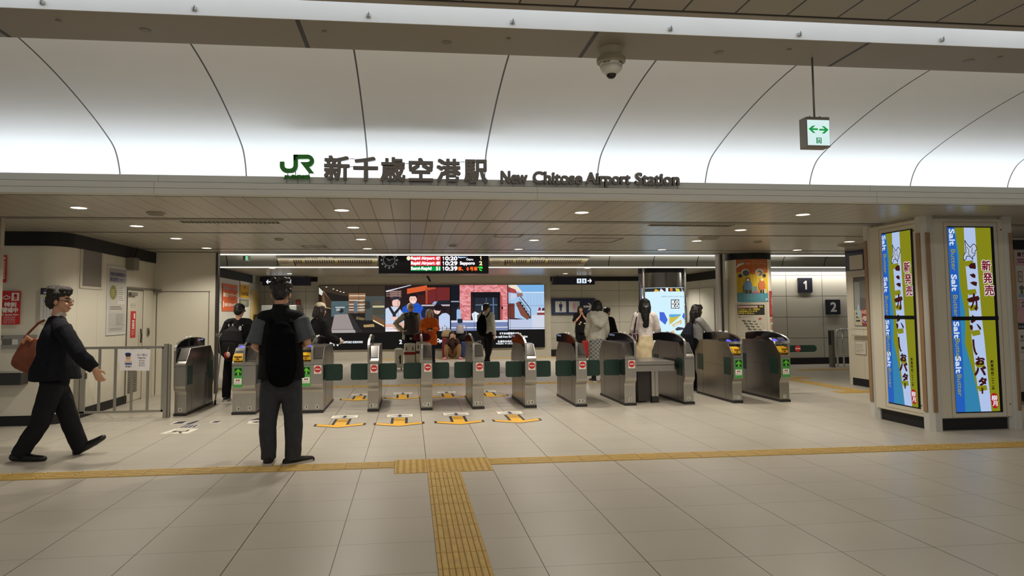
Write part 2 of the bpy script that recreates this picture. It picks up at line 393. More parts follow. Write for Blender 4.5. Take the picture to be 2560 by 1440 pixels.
struct(MB().box(8.58, 14, 16.93, 16.95, 2.45, ZC, BAND), 'trim_platform_band')
struct(MB().box(8.58, 14, 16.93, 16.95, 0, 0.17, BAND), 'baseboard_platform')
# right hand ticket office block and end posts of the opening
RW = lines_mat((212, 205, 186), (120, 112, 98), [(1, 0.46, 11.85, 0.003, 0.7)], rough=0.42, var=0.015)
m = MB(); m.box(8.45, 14, 9.66, 12.3, 0, ZC, RW); struct(m, 'wall_right_office')
m = MB(); m.box(8.44, 14, 9.645, 9.66, 2.37, 2.52, BAND); m.box(8.44, 14, 9.64, 9.66, 0.0, 0.14, BAND); m.box(8.44, 8.45, 9.66, 12.2, 0.0, 0.14, BAND); struct(m, 'baseboard_right_office')
X_ = lambda px: at(px, 720, 12.85).x
m = MB(); m.box(X_(1796.5), X_(1801), 12.83, 12.97, 0, ZC, OFFW); m.box(X_(1801), X_(1805), 12.80, 12.97, 0, ZC, M((46, 43, 40), 0.4)); m.box(X_(1805.5), X_(1813), 12.83, 12.97, at(1808, 697, 12.85).z, ZC, CREAM); m.box(X_(1805), X_(1818), 12.86, 12.97, 0, at(1808, 697, 12.85).z, CREAM); struct(m, 'trim_opening_post')
m = MB(); a = at(-6, 600, 8.235).x; b = at(2.5, 600, 8.235).x; c = at(6.5, 600, 8.235).x; m.box(a-.05, b, 8.18, 8.29, 0, ZC, M((112, 98, 74), 0.4)); m.box(b, c, 8.20, 8.27, 0, ZC, M((168, 160, 142), 0.4)); struct(m, 'trim_shutter_post')
# round columns
def column(nm, cx, cy, R, mat, rad_band):
    m = MB(); m.lathe([(R, 0), (R, ZC)], (cx, cy, 0), mat, 48); ob = struct(m, nm, smooth=True)
    m = MB(); m.lathe([(R-0.0, 2.40), (R-0.05, 2.40), (R-0.05, ZC)], (cx, cy, 0), BAND, 48); m.lathe([(rad_band, 2.435), (rad_band, ZC)], (cx, cy, 0), BAND, 48); struct(m, nm+'_band', smooth=True)
C1 = (6.755, 12.9, 0.43); C2 = (6.72, 17.5, 0.61)
column('column_poster', *C1, M((222, 214, 190), 0.35, var=0.01), 0.433)
column('column_advert', *C2, M((150, 146, 138), 0.22, 1.0, var=0.06, scale=2, aniso=(1, 1, 8)), 0.615)
# ------------------------------------------------------------------ lamps and fittings of the ceilings
LAMP = M((255, 236, 205), 0.5, emit=6.0); RIM = M((225, 222, 214), 0.35)
def downlight(x, y, label, power, R=0.075):
    t = thing('downlight', label, 'ceiling light', (x, y, ZC), 'round downlights of the gate hall ceiling')
    MB().lathe([(R*1.25, ZC-0.001), (R*1.25, ZC-0.006), (R, ZC-0.008), (R, ZC-0.001)], (x, y, 0), RIM, 24).build('rim', t, smooth=False)
    MB().lathe([(R, ZC-0.0045), (0.0005, ZC-0.0045)], (x, y, 0), LAMP, 24).build('lens', t)
    l = bpy.data.lights.new('downlight_lamp', 'SPOT'); l.energy = power; l.color = WARM; l.spot_size = 2.5; l.spot_blend = 0.5; l.shadow_soft_size = 0.05
    o = bpy.data.objects.new('downlight_lamp', l); COL.objects.link(o); o.parent = t; o.location = (0, 0, -0.02)
ordn = ['nearest', 'second', 'third', 'farthest']
for cx_, cn, P_ in ((-3.41, 'first column of lamps from the left office', 1), (-0.73, 'column of lamps above the paired gates', 1), (1.925, 'middle column of lamps', 1), (4.57, 'column of lamps above the steel counter', 1), (7.19, 'column of lamps beside the digital pillar', 1)):
    for i, cy_ in enumerate((7.39, 8.89, 10.34, 11.85)):
        if cx_ > 7 and i < 2: continue
        downlight(cx_, cy_, 'glowing round downlight, %s of the %s' % (ordn[i], cn), 72)
for x, y, lb in ((-3.36, 17.1, 'small round downlight over the far left wall posters'), (-3.36, 19.5, 'small round downlight in front of the toilet arrow sign with pictograms on the left'), (-0.65, 19.5, 'small round downlight under the clock of the departure board'),
                 (2.02, 19.5, 'small round downlight at the right end of the departure board'), (4.58, 19.6, 'small round downlight before the right toilet arrow sign'), (4.58, 17.1, 'small round downlight right of the route diagram'), (7.3, 19.6, 'small round downlight behind the steel advert column')):
    downlight(x, y, lb, 150)

# slot diffusers, hatches and round diffusers
GR = M((120, 112, 98), 0.5); GR2 = M((156, 148, 132), 0.45)
def slot(x0, x1, y, lab, grp=None):
    t = thing('ceiling_air_slot', lab, 'air vent', ((x0+x1)/2, y, ZC), grp)
    m = MB(); m.box(x0, x1, y-0.06, y+0.06, ZC-0.008, ZC, GR2); m.build('frame', t)
    m = MB()
    k = int((x1-x0)/0.05)
    for i in range(k): m.box(x0+0.02+i*0.05, x0+0.05+i*0.05, y-0.045, y+0.045, ZC-0.012, ZC-0.008, GROOVE)
    m.build('grille', t)
a, b = fl(452, 554, ZC), fl(700, 557, ZC); slot(a.x, b.x, a.y, 'long slotted air vent in the ceiling above the left door')
a, b = fl(1622, 562, ZC), fl(1830, 564, ZC); slot(a.x, b.x, a.y, 'long slotted air vent in the ceiling right of the middle lamps')
def disc(nm, x, y, z, R, lab, cat, mat, grp=None, inner=None, d=1.0):
    t = thing(nm, lab, cat, (x, y, z), grp)
    MB().lathe([(R, z), (R, z-0.012*d), (R*0.86, z-0.018*d), (0.001, z-0.018*d)], (x, y, 0), mat, 24).build('plate', t)
    MB().lathe([(R*0.8, z-0.019*d), (R*0.74, z-0.026*d), (0.001, z-0.026*d)], (x, y, 0), inner or GR, 24).build('cover', t)
p = fl(390, 532, ZC); disc('ceiling_speaker', p.x, p.y, ZC, 0.10, 'round speaker plate in the ceiling near the left front lamp', 'ceiling speaker', GR2)
p = fl(1772, 594, ZC); disc('ceiling_air_diffuser', p.x, p.y, ZC, 0.16, 'round air diffuser in the ceiling right of the middle of the hall', 'air vent', GR2)
p = fl(1894, 603, ZC); disc('smoke_detector', p.x, p.y, ZC, 0.07, 'small round smoke detector above the poster column', 'smoke detector', GR2)
p = fl(2126, 612, ZC); disc('ceiling_air_diffuser', p.x, p.y, ZC, 0.2, 'round air diffuser in the ceiling above the ticket office window', 'air vent', GR2)
p = fl(698, 597, ZC); disc('smoke_detector', p.x, p.y, ZC, 0.07, 'small round smoke detector left of the paired gate lamps', 'smoke detector', GR2)
p = fl(1132, 613, ZC); disc('smoke_detector', p.x, p.y, ZC, 0.07, 'small round smoke detector above the departure board', 'smoke detector', GR2)
def hatch(pts, lab):
    q = [fl(x, y, ZC) for x, y in pts]; x0, x1 = min(v.x for v in q), max(v.x for v in q); y0, y1 = min(v.y for v in q), max(v.y for v in q)
    t = thing('ceiling_hatch', lab, 'ceiling hatch', ((x0+x1)/2, (y0+y1)/2, ZC))
    m = MB()
    for a, b, c, d in ((x0, x1, y0, y0+.025), (x0, x1, y1-.025, y1), (x0, x0+.025, y0, y1), (x1-.025, x1, y0, y1)): m.box(a, b, c, d, ZC-.005, ZC, GR)
    m.build('frame', t)
hatch(((1240, 586), (1300, 593)), 'rectangular access hatch in the ceiling before the departure board')
hatch(((752, 614), (818, 619)), 'rectangular access hatch in the ceiling left of the clock')
hatch(((1440, 595), (1530, 606)), 'rectangular access hatch in the ceiling right of the middle lamps')
# fittings under the beam
ZB = 3.163; BD = M((118, 110, 96), 0.5)
for px, py, lb in ((363, 75, 'far left'), (1117, 106, 'left of the dome camera'), (1797, 131, 'right of the dome camera'), (2422, 152, 'far right')):
    p = fl(px, py, ZB); disc('beam_lamp', p.x, p.y, ZB, 0.034, 'unlit round lamp flush under the beam, ' + lb, 'ceiling light', BD, 'unlit lamps under the beam', inner=M((104, 97, 84), 0.3), d=.12)
for px, py, lb in ((146, 51, 'near the left corner of the picture'), (811, 78, 'just right of the first wide joint'), (1271, 96, 'half way along the beam'), (1973, 123, 'right of the hanging exit sign rod'), (2500, 142, 'near the right corner of the picture')):
    p = fl(px, py, ZB); t = thing('sprinkler_cap', 'tiny round cap under the beam, ' + lb, 'sprinkler', p, 'tiny caps under the beam')
    MB().lathe([(0.016, ZB), (0.014, ZB-0.005), (0.001, ZB-0.006)], (p.x, p.y, 0), BD, 14).build('cap', t)
WIRE = M((70, 70, 68), 0.4)
for i, (px, py, lb) in enumerate(((107, 8, 'leftmost, beside the picture corner'), (487, 24, 'second from the left'), (921, 41, 'third from the left'), (1281, 57, 'in the middle, over the station lettering'), (1675, 74, 'left of the dome camera joint'), (1997, 88, 'above the hanging exit sign'), (2353, 101, 'rightmost of the row'))):
    p = at(px, py, 3.95)
    t = thing('cable_clip', 'small clear cable clip on the bright beam face, ' + lb, 'clip', p, 'cable clips on the beam')
    MB().box(p.x-.014, p.x+.014, 3.934, 3.95, p.z-.007, p.z+.011, M((190, 192, 190), 0.2)).build('plate', t, bevel=.002)
    MB().tube([(p.x-.002, 3.93, p.z-.016), (p.x, 3.928, p.z), (p.x+.003, 3.932, p.z+.018)], 0.0022, WIRE, 6).build('wire', t)
# dome camera
p = fl(1527, 122, ZB); cx_, cy_ = p.x, p.y
t = thing('dome_camera', 'round security dome camera with dark lens hanging under the beam', 'security camera', (cx_, cy_, ZB))
k = 0.0022*1.12; H_ = M((176, 168, 146), 0.45); 
MB().lathe([(0.0756, ZB), (0.0756, ZB-0.0392), (0.0720, ZB-0.0414), (0.0744, ZB-0.0448), (0.0744, ZB-0.0840), (0.0010, ZB-0.0840)], (cx_, cy_, 0), H_, 32).build('mount', t, smooth=False)
MB().lathe([(0.0720, ZB-0.0806), (0.0936, ZB-0.0672), (0.0936, ZB-0.0918), (0.0840, ZB-0.0986), (0.0720, ZB-0.0986)], (cx_, cy_, 0), M((150, 142, 122), 0.45), 32).build('collar', t)
MB().lathe([(0.0732, ZB-0.0963), (0.0732, ZB-0.1165), (0.0708, ZB-0.1176), (0.0732, ZB-0.1198), (0.0660, ZB-0.1456), (0.0480, ZB-0.1658), (0.0336, ZB-0.1725)], (cx_, cy_, 0), M((214, 212, 200), 0.4), 32).build('shell', t, smooth=True)
MB().lathe([(0.0336, ZB-0.1702), (0.0312, ZB-0.1837), (0.0192, ZB-0.1971), (0.0010, ZB-0.2016)], (cx_, cy_, 0), DARKGLASS, 24).build('lens_dome', t, smooth=True)
m = MB()
for c0 in (-1.0, 0.45):
    for j in range(9):
        tt = c0 + j*0.075; h = (0.004, 0.011, 0.006)[j % 3]
        q = Vector((cx_+0.0742*math.sin(tt), cy_-0.0742*math.cos(tt), ZB-.1072)); m.box(q.x-.0016, q.x+.0016, q.y-.001, q.y+.001, q.z-h/2, q.z+h/2, BLACK)
m.build('vent_pattern', t)

# hanging exit sign
Y_ = 4.2
tl, tr, br, bl = at(2018, 297, Y_), at(2074, 303, Y_), at(2074, 365.5, Y_), at(2019, 361, Y_)
xl, xr = (tl.x+bl.x)/2, (tr.x+br.x)/2; zt, zb = (tl.z+tr.z)/2, (bl.z+br.z)/2
t = thing('exit_sign', 'hanging illuminated exit sign with two green arrows on a thin rod', 'exit sign', ((xl+xr)/2, Y_, zb))
HS = M((128, 122, 112), 0.35, 0.4)
m = MB(); m.box(xl-.006, xr+.004, Y_, Y_+.085, zb-.012, zt+.022, HS); m.build('housing', t, bevel=.004)
pn = Panel((xl, Y_-.001, zt), (xr, Y_-.001, zt), (xr, Y_-.001, zb), (xl, Y_-.001, zb), emit=1.0)
pn.rect(0, 0, 1, 1, (212, 238, 236), 0)
G_ = (10, 150, 62)
pn.poly([(.05, .36), (.24, .23), (.36, .23), (.22, .335), (.47, .335), (.47, .405), (.22, .405), (.36, .52), (.24, .52)], G_, 1)
pn.poly([(.95, .38), (.76, .245), (.64, .245), (.78, .35), (.53, .35), (.53, .42), (.78, .42), (.64, .535), (.76, .535)], G_, 1)
pn.rect(.385, .70, .615, .93, (16, 120, 66), 1); pn.rect(.43, .73, .57, .93, (212, 238, 236), 2)
pn.circ(.50, .765, .02, (16, 120, 66), 3); pn.line([(.50, .79), (.49, .85), (.54, .89), (.54, .93)], .006, (16, 120, 66), 3); pn.line([(.49, .85), (.46, .89), (.45, .92)], .006, (16, 120, 66), 3); pn.line([(.44, .82), (.5, .80), (.555, .83)], .005, (16, 120, 66), 3)
pn.build('lit_face', t)
q = (xl+xr)/2
MB().tube([(q, Y_+.04, zt+.02), (q, Y_+.04, ZB)], 0.0065, M((110, 106, 98), 0.4, 0.5), 10).build('rod', t)
m = MB(); m.box(q-.05, q+.055, Y_+.02, Y_+.06, zt+.02, zt+.027, HS)
for d in (-.035, .04): m.tube([(q+d, Y_+.04, zt+.024), (q+d, Y_+.04, zt+.037)], .004, BLACK, 8)
m.build('bracket', t)
# small exit box far left
p = at(615, 646, 15.6)
t = thing('exit_sign', 'small green lit exit box hanging in the ceiling recess at far left', 'exit sign', p)
MB().box(p.x-.055, p.x+.055, 15.55, 15.8, p.z-.05, p.z+.055, HS).build('housing', t)
MB().add([(p.x+.0, 15.545, p.z-.045), (p.x+.055, 15.545, p.z-.045), (p.x+.055, 15.545, p.z+.05), (p.x, 15.545, p.z+.05)], [(0, 1, 2, 3)], M((140, 225, 175), 0.5, emit=0.8)).build('lit_face', t)
MB().tube([(p.x, 15.68, p.z+.05), (p.x, 15.68, 3.06)], .008, HS, 8).build('rod', t)

# ------------------------------------------------------------------ station lettering on the fascia ledge
LET = M((118, 112, 107), 0.5); LGR = M((34, 126, 28), 0.5); POST = M((120, 118, 112), 0.35, 0.6)
YL = 6.545
def letter(ch, x0, y0, x1, y1, parent, mat, bold=0.0, th=0.035, name='letter'):
    g, ff, asp = glyphs(ch)
    tl = at(x0, y0, YL); br = at(x1, y1, YL); X0, X1, Z1, Z0 = tl.x, br.x, tl.z, br.z
    m = MB(); sh = [(0, 0)] if not bold else [(bold*i, bold*j) for i in (-1, 0, 1) for j in (-1, 0, 1)]
    n = len(g)
    # rim edges of the fill
    from collections import Counter
    ec = Counter()
    for f in ff:
        for a, b in zip(f, f[1:]+f[:1]): ec[(a, b)] += 1
    rim = [(a, b) for (a, b) in ec if (b, a) not in ec]
    for k_, (dx, dz) in enumerate(sh):
        ins = bold; yk = YL+.0004*k_
        f_ = [(X0+ins+(X1-X0-2*ins)*x+dx, yk, Z1-ins+(Z0-Z1+2*ins)*y+dz) for x, y in g]
        m.add(f_+[(a, b+th, c) for a, b, c in f_], ff+[[i+n for i in f[::-1]] for f in ff]+[[a, b, b+n, a+n] for a, b in rim], mat)
    return m.build(name, parent)
def posts(pxs, parent, zlow=2.675, py=455, gap=0.02):
    for px in pxs:
        q = at(px, py, YL); MB().tube([(q.x, YL+.012, zlow), (q.x, YL+.012, q.z+gap)], .004, POST, 6).build('post', parent)
t = thing('station_name_sign', 'large grey Japanese station name letters standing on the fascia ledge', 'station sign', at(1015, 457, YL))
zk = '新千歳空港駅'
bx = [(810, 388, 873.5, 450), (883, 391, 945, 452), (951, 392, 1013.5, 453), (1021.5, 394, 1083, 453.5), (1091.5, 396, 1152, 455), (1160, 398, 1220, 458)]
for ch, b in zip(zk, bx): letter(ch, *b, t, LET, bold=0.0072)
posts((828, 863, 914, 957, 974, 1006, 1028, 1077, 1096, 1119, 1142, 1173, 1190, 1214), t, py=452)
m = MB()
for x0, x1, y in ((874, 886, 397), (874, 884, 417), (1013, 1023, 409), (1150, 1162, 405), (1078, 1080, 430)):
    a, b = at(x0, y, YL+.02), at(x1, y, YL+.02); m.tube([a, b], .003, POST, 6)
m.build('link_rod', t)
t = thing('station_name_sign', 'grey English station name letters standing on the fascia ledge at right', 'station sign', at(1475, 462, YL))
for wd, x0, y0, x1, y1 in (('New', 1252, 426.5, 1319.5, 458.5), ('Chitose', 1332, 427.5, 1457, 460.5), ('Airport', 1464.5, 430, 1578, 469), ('Station', 1588.5, 431, 1700, 463)):
    letter(wd, x0, y0, x1, y1, t, LET, bold=0.0058)
posts((1253, 1283, 1311, 1342, 1390, 1446, 1466, 1501, 1571, 1598, 1645, 1695), t, py=458)
# operator logo: two heavy strokes
t = thing('railway_logo_sign', 'dark green railway logo with small lettering beneath, left of station name', 'logo sign', at(741, 450, YL))
def px_prism(pts, mat, parent, name, th=.035):
    m = MB(); q = [at(x, y, YL) for x, y in pts]; m.prism(q, (0, th, 0), mat); return m.build(name, parent)
def arc(cx, cy, rx, ry, a0, a1, n=8): return [(cx+rx*math.cos(math.radians(a0+(a1-a0)*i/n)), cy+ry*math.sin(math.radians(a0+(a1-a0)*i/n))) for i in range(n+1)]
S = 560/2560
def lg(*ps): return [(680+x*S, 370+y*S) for x, y in ps]
jo = lg((90, 155), (138, 155)) + arc(680+185*S, 370+190*S, 48*S, 45*S, 180, 90, 6)[1:] + arc(680+205*S, 370+195*S, 40*S, 40*S, 90, 0, 6) + lg((245, 75), (292, 75)) + arc(680+215*S, 370+195*S, 78*S, 85*S, 0, 90, 8) + arc(680+165*S, 370+200*S, 77*S, 80*S, 90, 180, 8)
px_prism(jo, LGR, t, 'letter')
ro = lg((245, 75), (400, 75)) + arc(680+405*S, 370+145*S, 74*S, 70*S, -85, 75, 10) + lg((415, 205), (478, 284), (420, 284), (322, 160), (400, 160)) + arc(680+400*S, 370+140*S, 32*S, 20*S, 80, -80, 6) + lg((292, 122), (292, 150), (245, 150))
px_prism(ro, LGR, t, 'letter')
letter('JR北海道', 709, 436, 774, 448.5, t, LGR, bold=0.0035, th=.02, name='small_lettering')
posts((716, 744, 774), t, py=446); posts((719, 738.5, 772), t, py=432, zlow=at(741, 440, YL).z)
# ------------------------------------------------------------------ ticket gates
GY, GL = 10.10, 1.42
SLP = M((84, 80, 76), 0.25, 0.3); BODY = STEEL; SIDE = M((152, 150, 145), 0.26, 1.0, var=0.06, scale=1.5)
BLUE = M((96, 92, 255), 0.4, emit=1.3); PLINTH = M((34, 31, 29), 0.5); SEAM = M((52, 49, 46), 0.5)
FRONT = [(.06, .035), (.06, .30), (.05, .335), (.025, .365), (.005, .395), (0, .42), (0, .735), (.012, .75)]
def gate(x0, x1, label, wing, nums, reader=None, noentry=False, flaps='', stripe=True, disp=None):
    """wing: x of the display wing; reader / slope: (x0, x1) of the halves; flaps: 'L', 'R' closed boards"""
    t = thing('ticket_gate', label, 'ticket gate', ((x0+x1)/2, GY+GL/2, 0), 'automatic ticket gates in one row')
    rear = [(GL-a, b) for a, b in FRONT[::-1]]
    side = [(GY+a, b) for a, b in FRONT] + [(GY+.03, .765), (GY+.21, .945), (GY+GL-.21, .945), (GY+GL-.03, .765)] + [(GY+a, b) for a, b in rear]
    m = MB(); n = len(side)
    m.add([(x0, y, z) for y, z in side]+[(x1, y, z) for y, z in side], [list(range(n))[::-1], list(range(n, 2*n))], SIDE)
    m.add([(x0, y, z) for y, z in side]+[(x1, y, z) for y, z in side], [(i, (i+1) % n, n+(i+1) % n, n+i) for i in range(n)], BODY)
    m.build('body', t)
    MB().box(x0-.004, x1+.004, GY+.03, GY+GL-.03, 0, .037, PLINTH).build('plinth', t)
    m = MB()                                        # seams of the casing
    for z in (.372, .70): m.box(x0-.0015, x1+.0015, GY-.0015+(.022 if z < .4 else 0), GY+.006+(.022 if z < .4 else 0), z-.0025, z+.0025, SEAM)
    for xs in (x0-.0012, x1): m.box(xs, xs+.0012, GY+.30, GY+1.12, .56, .563, SEAM); m.box(xs, xs+.0012, GY+.30, GY+.303, .05, .93, SEAM); m.box(xs, xs+.0012, GY+1.12, GY+1.123, .05, .93, SEAM)
    m.build('casing_seam', t)
    halves = []
    if reader is None: halves = [('slope', x0, x1)]
    elif reader == 'all': halves = [('reader', x0, x1)]
    else: halves = [('reader', x0, (x0+x1)/2), ('slope', (x0+x1)/2, x1)]
    for kind, a, b in halves:
        a2, b2 = a+.008, b-.008
        if wing-.02 < a2 < wing+.03: a2 = wing+.028
        if wing-.02 < b2 < wing+.03: b2 = wing-.004
        if kind == 'slope':
            MB().prism([(a2, GY+.045, .783), (b2, GY+.045, .783), (b2, GY+.205, .944), (a2, GY+.205, .944)], (0, -.004, .006), SLP).build('sloped_panel', t)
        else:
            q = [(GY-.004, .768), (GY-.006, .80), (GY+.035, .853), (GY+.12, .872), (GY+.16, .86), (GY+.16, .80)]
            h = MB().prism([(a2, y, z) for y, z in q], (b2-a2, 0, 0), YEL).build('ticket_slot', t, bevel=.006)
            w_ = b2-a2
            mm = MB(); mm.box(a2+w_*.15, b2-w_*.15, GY-.010, GY+.03, .822, .836, M((120, 84, 20), .5)); mm.build('slot_mouth', h)
            MB().box(a2+w_*.38, b2-w_*.38, GY-.012, GY+.0, .785, .803, M((110, 78, 24), .5)).build('slot_mark', h)
            MB().prism([(a2, GY+y, z) for y, z in ((.12, .85), (.14, .892), (.36, .994), (.50, .985), (.50, .93))], (b2-a2, 0, 0), M((16, 16, 24), .35)).build('card_reader', t)
            mm = MB(); cx_, cy_, cz_ = (a2+b2)/2, GY+.25, .9475
            mm.poly([(cx_+w_*.36*math.cos(i*PI/10), cy_+.065*math.sin(i*PI/10), cz_+.0302*math.sin(i*PI/10)) for i in range(20)], BLUE); mm.build('blue_light', t)
    # display wing: thin curved blade, black glass upper part and steel edge
    arc_ = [(GY+.005, .94), (GY+.012, .975), (GY+.06, 1.005), (GY+.20, 1.045), (GY+.40, 1.075), (GY+.65, 1.088), (GY+.95, 1.082), (GY+1.25, 1.06), (GY+1.36, 1.04)]
    low = [(GY+1.36, .93), (GY+.8, .945), (GY+.3, .945), (GY+.16, .90), (GY+.05, .79), (GY+.005, .76)]
    MB().prism([(wing, y, z) for y, z in arc_+low], (.024, 0, 0), DARKGLASS).build('display_wing', t)
    m = MB(); e = [(GY-.004, .735)]+[(y-.004 if i == 0 else y, z+.004) for i, (y, z) in enumerate(arc_)]
    for (ya, za), (yb, zb) in zip(e, e[1:]): m.add([(wing-.003, ya, za), (wing+.027, ya, za), (wing+.027, yb, zb), (wing-.003, yb, zb), (wing-.003, ya+.012, za-.008), (wing+.027, ya+.012, za-.008), (wing+.027, yb+.012, zb-.008), (wing-.003, yb+.012, zb-.008)], [(0, 1, 2, 3), (4, 7, 6, 5), (0, 3, 7, 4), (1, 5, 6, 2)], STEEL)
    ed = m.build('wing_edge', t)
    if stripe:
        m = MB()
        for z in (.925, .945, .965): m.box(wing-.004, wing+.028, GY-.007, GY+.0, z, z+.009, M((238, 232, 214), .4, emit=.35))
        m.build('edge_stripe', t)
    for yy in (.46, .66): MB().box(wing+.002, wing+.022, GY+yy, GY+yy+.09, 1.074, 1.108, WHITE).build('sensor_cap', t, bevel=.009)
    if disp:                                        # dim moving lettering near the far end of the wing
        x = wing-.001 if disp == 'L' else wing+.025; ya, yb = (GY+1.30, GY+.98) if disp == 'L' else (GY+.98, GY+1.30)
        pn = Panel((x, ya, 1.06), (x, yb, 1.06), (x, yb, 1.02), (x, ya, 1.02), emit=.8); pn.n = Vector((-1 if disp == 'L' else 1, 0, 0))
        pn.text('さわやか', 0.05, .1, .95, .9, (190, 205, 255), 1); pn.build('display_text', t)
    # stickers and number plates
    f = .0
    def plate(cx_, txt, left):
        w, h = .05, .055; z = .085
        pn = Panel((cx_-w/2, GY+.058, z+h/2), (cx_+w/2, GY+.058, z+h/2), (cx_+w/2, GY+.058, z-h/2), (cx_-w/2, GY+.058, z-h/2))
        pn.poly([(.25, 0), (1, 0), (1, 1), (.25, 1), (0, .5)] if left else [(0, 0), (.75, 0), (1, .5), (.75, 1), (0, 1)], (206, 202, 190), 1)
        a_ = .32 if left else .2
        pn.text(txt, a_+.05, .18, a_+(.42 if len(txt) == 1 else .52), .82, (30, 28, 26), 2, bold=.0012); pn.build('number_plate', t)
    if len(nums) == 2:
        if reader == 'half': plate(x0+(x1-x0)*.25, nums[0], True); plate(x0+(x1-x0)*.75, nums[1], False)
        else: plate((x0+x1)/2-.028, nums[0], True); plate((x0+x1)/2+.028, nums[1], False)
    elif nums: plate((x0+x1)/2, nums[0][1:], nums[0][0] == '<')
    if noentry:
        c = x1-.075 if reader == 'half' else (x0+x1)/2+.015; w, h = .104, .122; z = .63
        pn = Panel((c-w/2, GY-.001, z+h/2), (c+w/2, GY-.001, z+h/2), (c+w/2, GY-.001, z-h/2), (c-w/2, GY-.001, z-h/2))
        pn.rect(0, 0, 1, 1, (226, 214, 200), 1); pn.circ(.5, .47, .46, (190, 36, 46), 2); pn.rect(.17, .41, .83, .53, (230, 215, 205), 3); pn.build('no_entry_sticker', t)
    if reader:
        b = (x0+x1)/2 if reader == 'half' else x1; w, h = .128, .30; c = (x0+b)/2+.005; z = .54
        pn = Panel((c-w/2, GY-.001, z+h/2), (c+w/2, GY-.001, z+h/2), (c+w/2, GY-.001, z-h/2), (c-w/2, GY-.001, z-h/2))
        pn.rect(0, 0, 1, 1, (70, 160, 74), 1); pn.rect(.02, 0, .98, .06, (112, 140, 108), 2); pn.rect(.13, .085, .90, .42, (14, 44, 20), 2)
        pn.poly([(.52, .10), (.86, .25), (.86, .33), (.62, .235), (.62, .42), (.42, .42), (.42, .235), (.18, .33), (.18, .25)], (96, 205, 40), 3)
        pn.rect(.08, .56, .90, .85, (236, 230, 222), 2)
        pn.poly([(.32, .60), (.47, .655), (.47, .665), (.32, .71)], (48, 30, 20), 3); pn.poly([(.68, .60), (.53, .655), (.53, .665), (.68, .71)], (48, 30, 20), 3); pn.poly([(.44, .60), (.56, .60), (.52, .66), (.56, .73), (.44, .73), (.48, .66)], (232, 180, 60), 3)
        pn.text('閉じます', .18, .76, .82, .82, (90, 84, 80), 3); pn.build('entry_sticker', t)
    for s_ in flaps:
        xa, xb = (x1, x1+.262) if s_ == 'R' else (x0-.262, x0)
        y = GY+.20 if s_ == 'R' else GY+.24
        m = MB(); r = .03; z0, z1 = .445, .69
        pts = []
        for (cx_, cz_, a0) in ((xb-r, z1-r, 0), (xa+r, z1-r, 90), (xa+r, z0+r, 180), (xb-r, z0+r, 270)):
            pts += [(cx_+r*math.cos(math.radians(a0+d)), y, cz_+r*math.sin(math.radians(a0+d))) for d in (0, 30, 60, 90)]
        m.prism(pts, (0, .03, 0), GREENF); m.build('flap', t, bevel=.006)
    # folded flaps lying flush in the side openings
    for s_, xs in (('L', x0), ('R', x1)):
        if s_ in flaps: continue
        d = -.004 if s_ == 'L' else .004
        for ya in (GY+.10, GY+1.10):
            m = MB(); m.box(min(xs, xs+d), max(xs, xs+d), ya, ya+.22, .43, .70, GREENF); m.build('folded_flap', t)
    return t
gate(-3.325, -3.165, 'leftmost ticket gate, plate number 10, alone beside the steel railing gate', -3.325, ['>10'], disp='R')
gate(-2.53, -2.205, 'double ticket gate with green arrow sticker, plates 10 and 9, left of the standing man', -2.375, ['10', '9'], reader='half')
gate(-1.575, -1.252, 'double ticket gate with green arrow and no entry stickers, plates 9 and 8', -1.42, ['9', '8'], reader='half', noentry=True, flaps='R')
for x0, x1, a, b, lb in ((-.612, -.455, '8', '7', 'narrow no entry ticket gate with plates 8 and 7'), (.168, .333, '7', '6', 'narrow no entry ticket gate with plates 7 and 6'),
                         (.935, 1.105, '6', '5', 'narrow no entry ticket gate with plates 6 and 5'), (1.725, 1.895, '5', '4', 'narrow no entry ticket gate with plates 5 and 4'), (2.505, 2.672, '4', '3', 'narrow no entry ticket gate with plates 4 and 3')):
    gate(x0, x1, lb, x0, [a, b], noentry=True, flaps='LR', disp='L' if b in '43' else None)
gate(3.27, 3.445, 'no entry ticket gate with plate 3, left of the steel counter', 3.421, ['<3'], noentry=True, flaps='L', disp='L')
gate(4.215, 4.375, 'plain ticket gate with plate 2, right of the steel counter', 4.218, ['>2'])
gate(5.005, 5.16, 'ticket gate with yellow slot and green arrow, plates 2 and 1, next to rightmost', 5.132, ['2', '1'], reader='all')
tg = gate(5.785, 5.945, 'rightmost ticket gate with yellow slot and green arrow, plate 1', 5.918, ['<1'], reader='all')
# long green paddle at the right end
Yp = 11.3; a, b = at(1972, 871, Yp), at(2042, 871, Yp); r = .06
pts = [(a.x, Yp, b.z-r), (b.x-r, Yp, b.z-r)] + [(b.x-r+r*math.sin(q), Yp, b.z-r*math.cos(q)) for q in (PI/6*i for i in range(1, 7))] + [(a.x, Yp, b.z+r)]
pd = MB().prism(pts, (0, .03, 0), GREENF).build('paddle', tg)
pn = Panel(at(1986, 863, Yp-.002), at(2003, 863, Yp-.002), at(2003, 880, Yp-.002), at(1986, 880, Yp-.002)); pn.circ(.5, .5, .44, (190, 44, 50), 1); pn.rect(.14, .42, .86, .57, (230, 200, 190), 2); pn.build('no_entry_mark', pd)

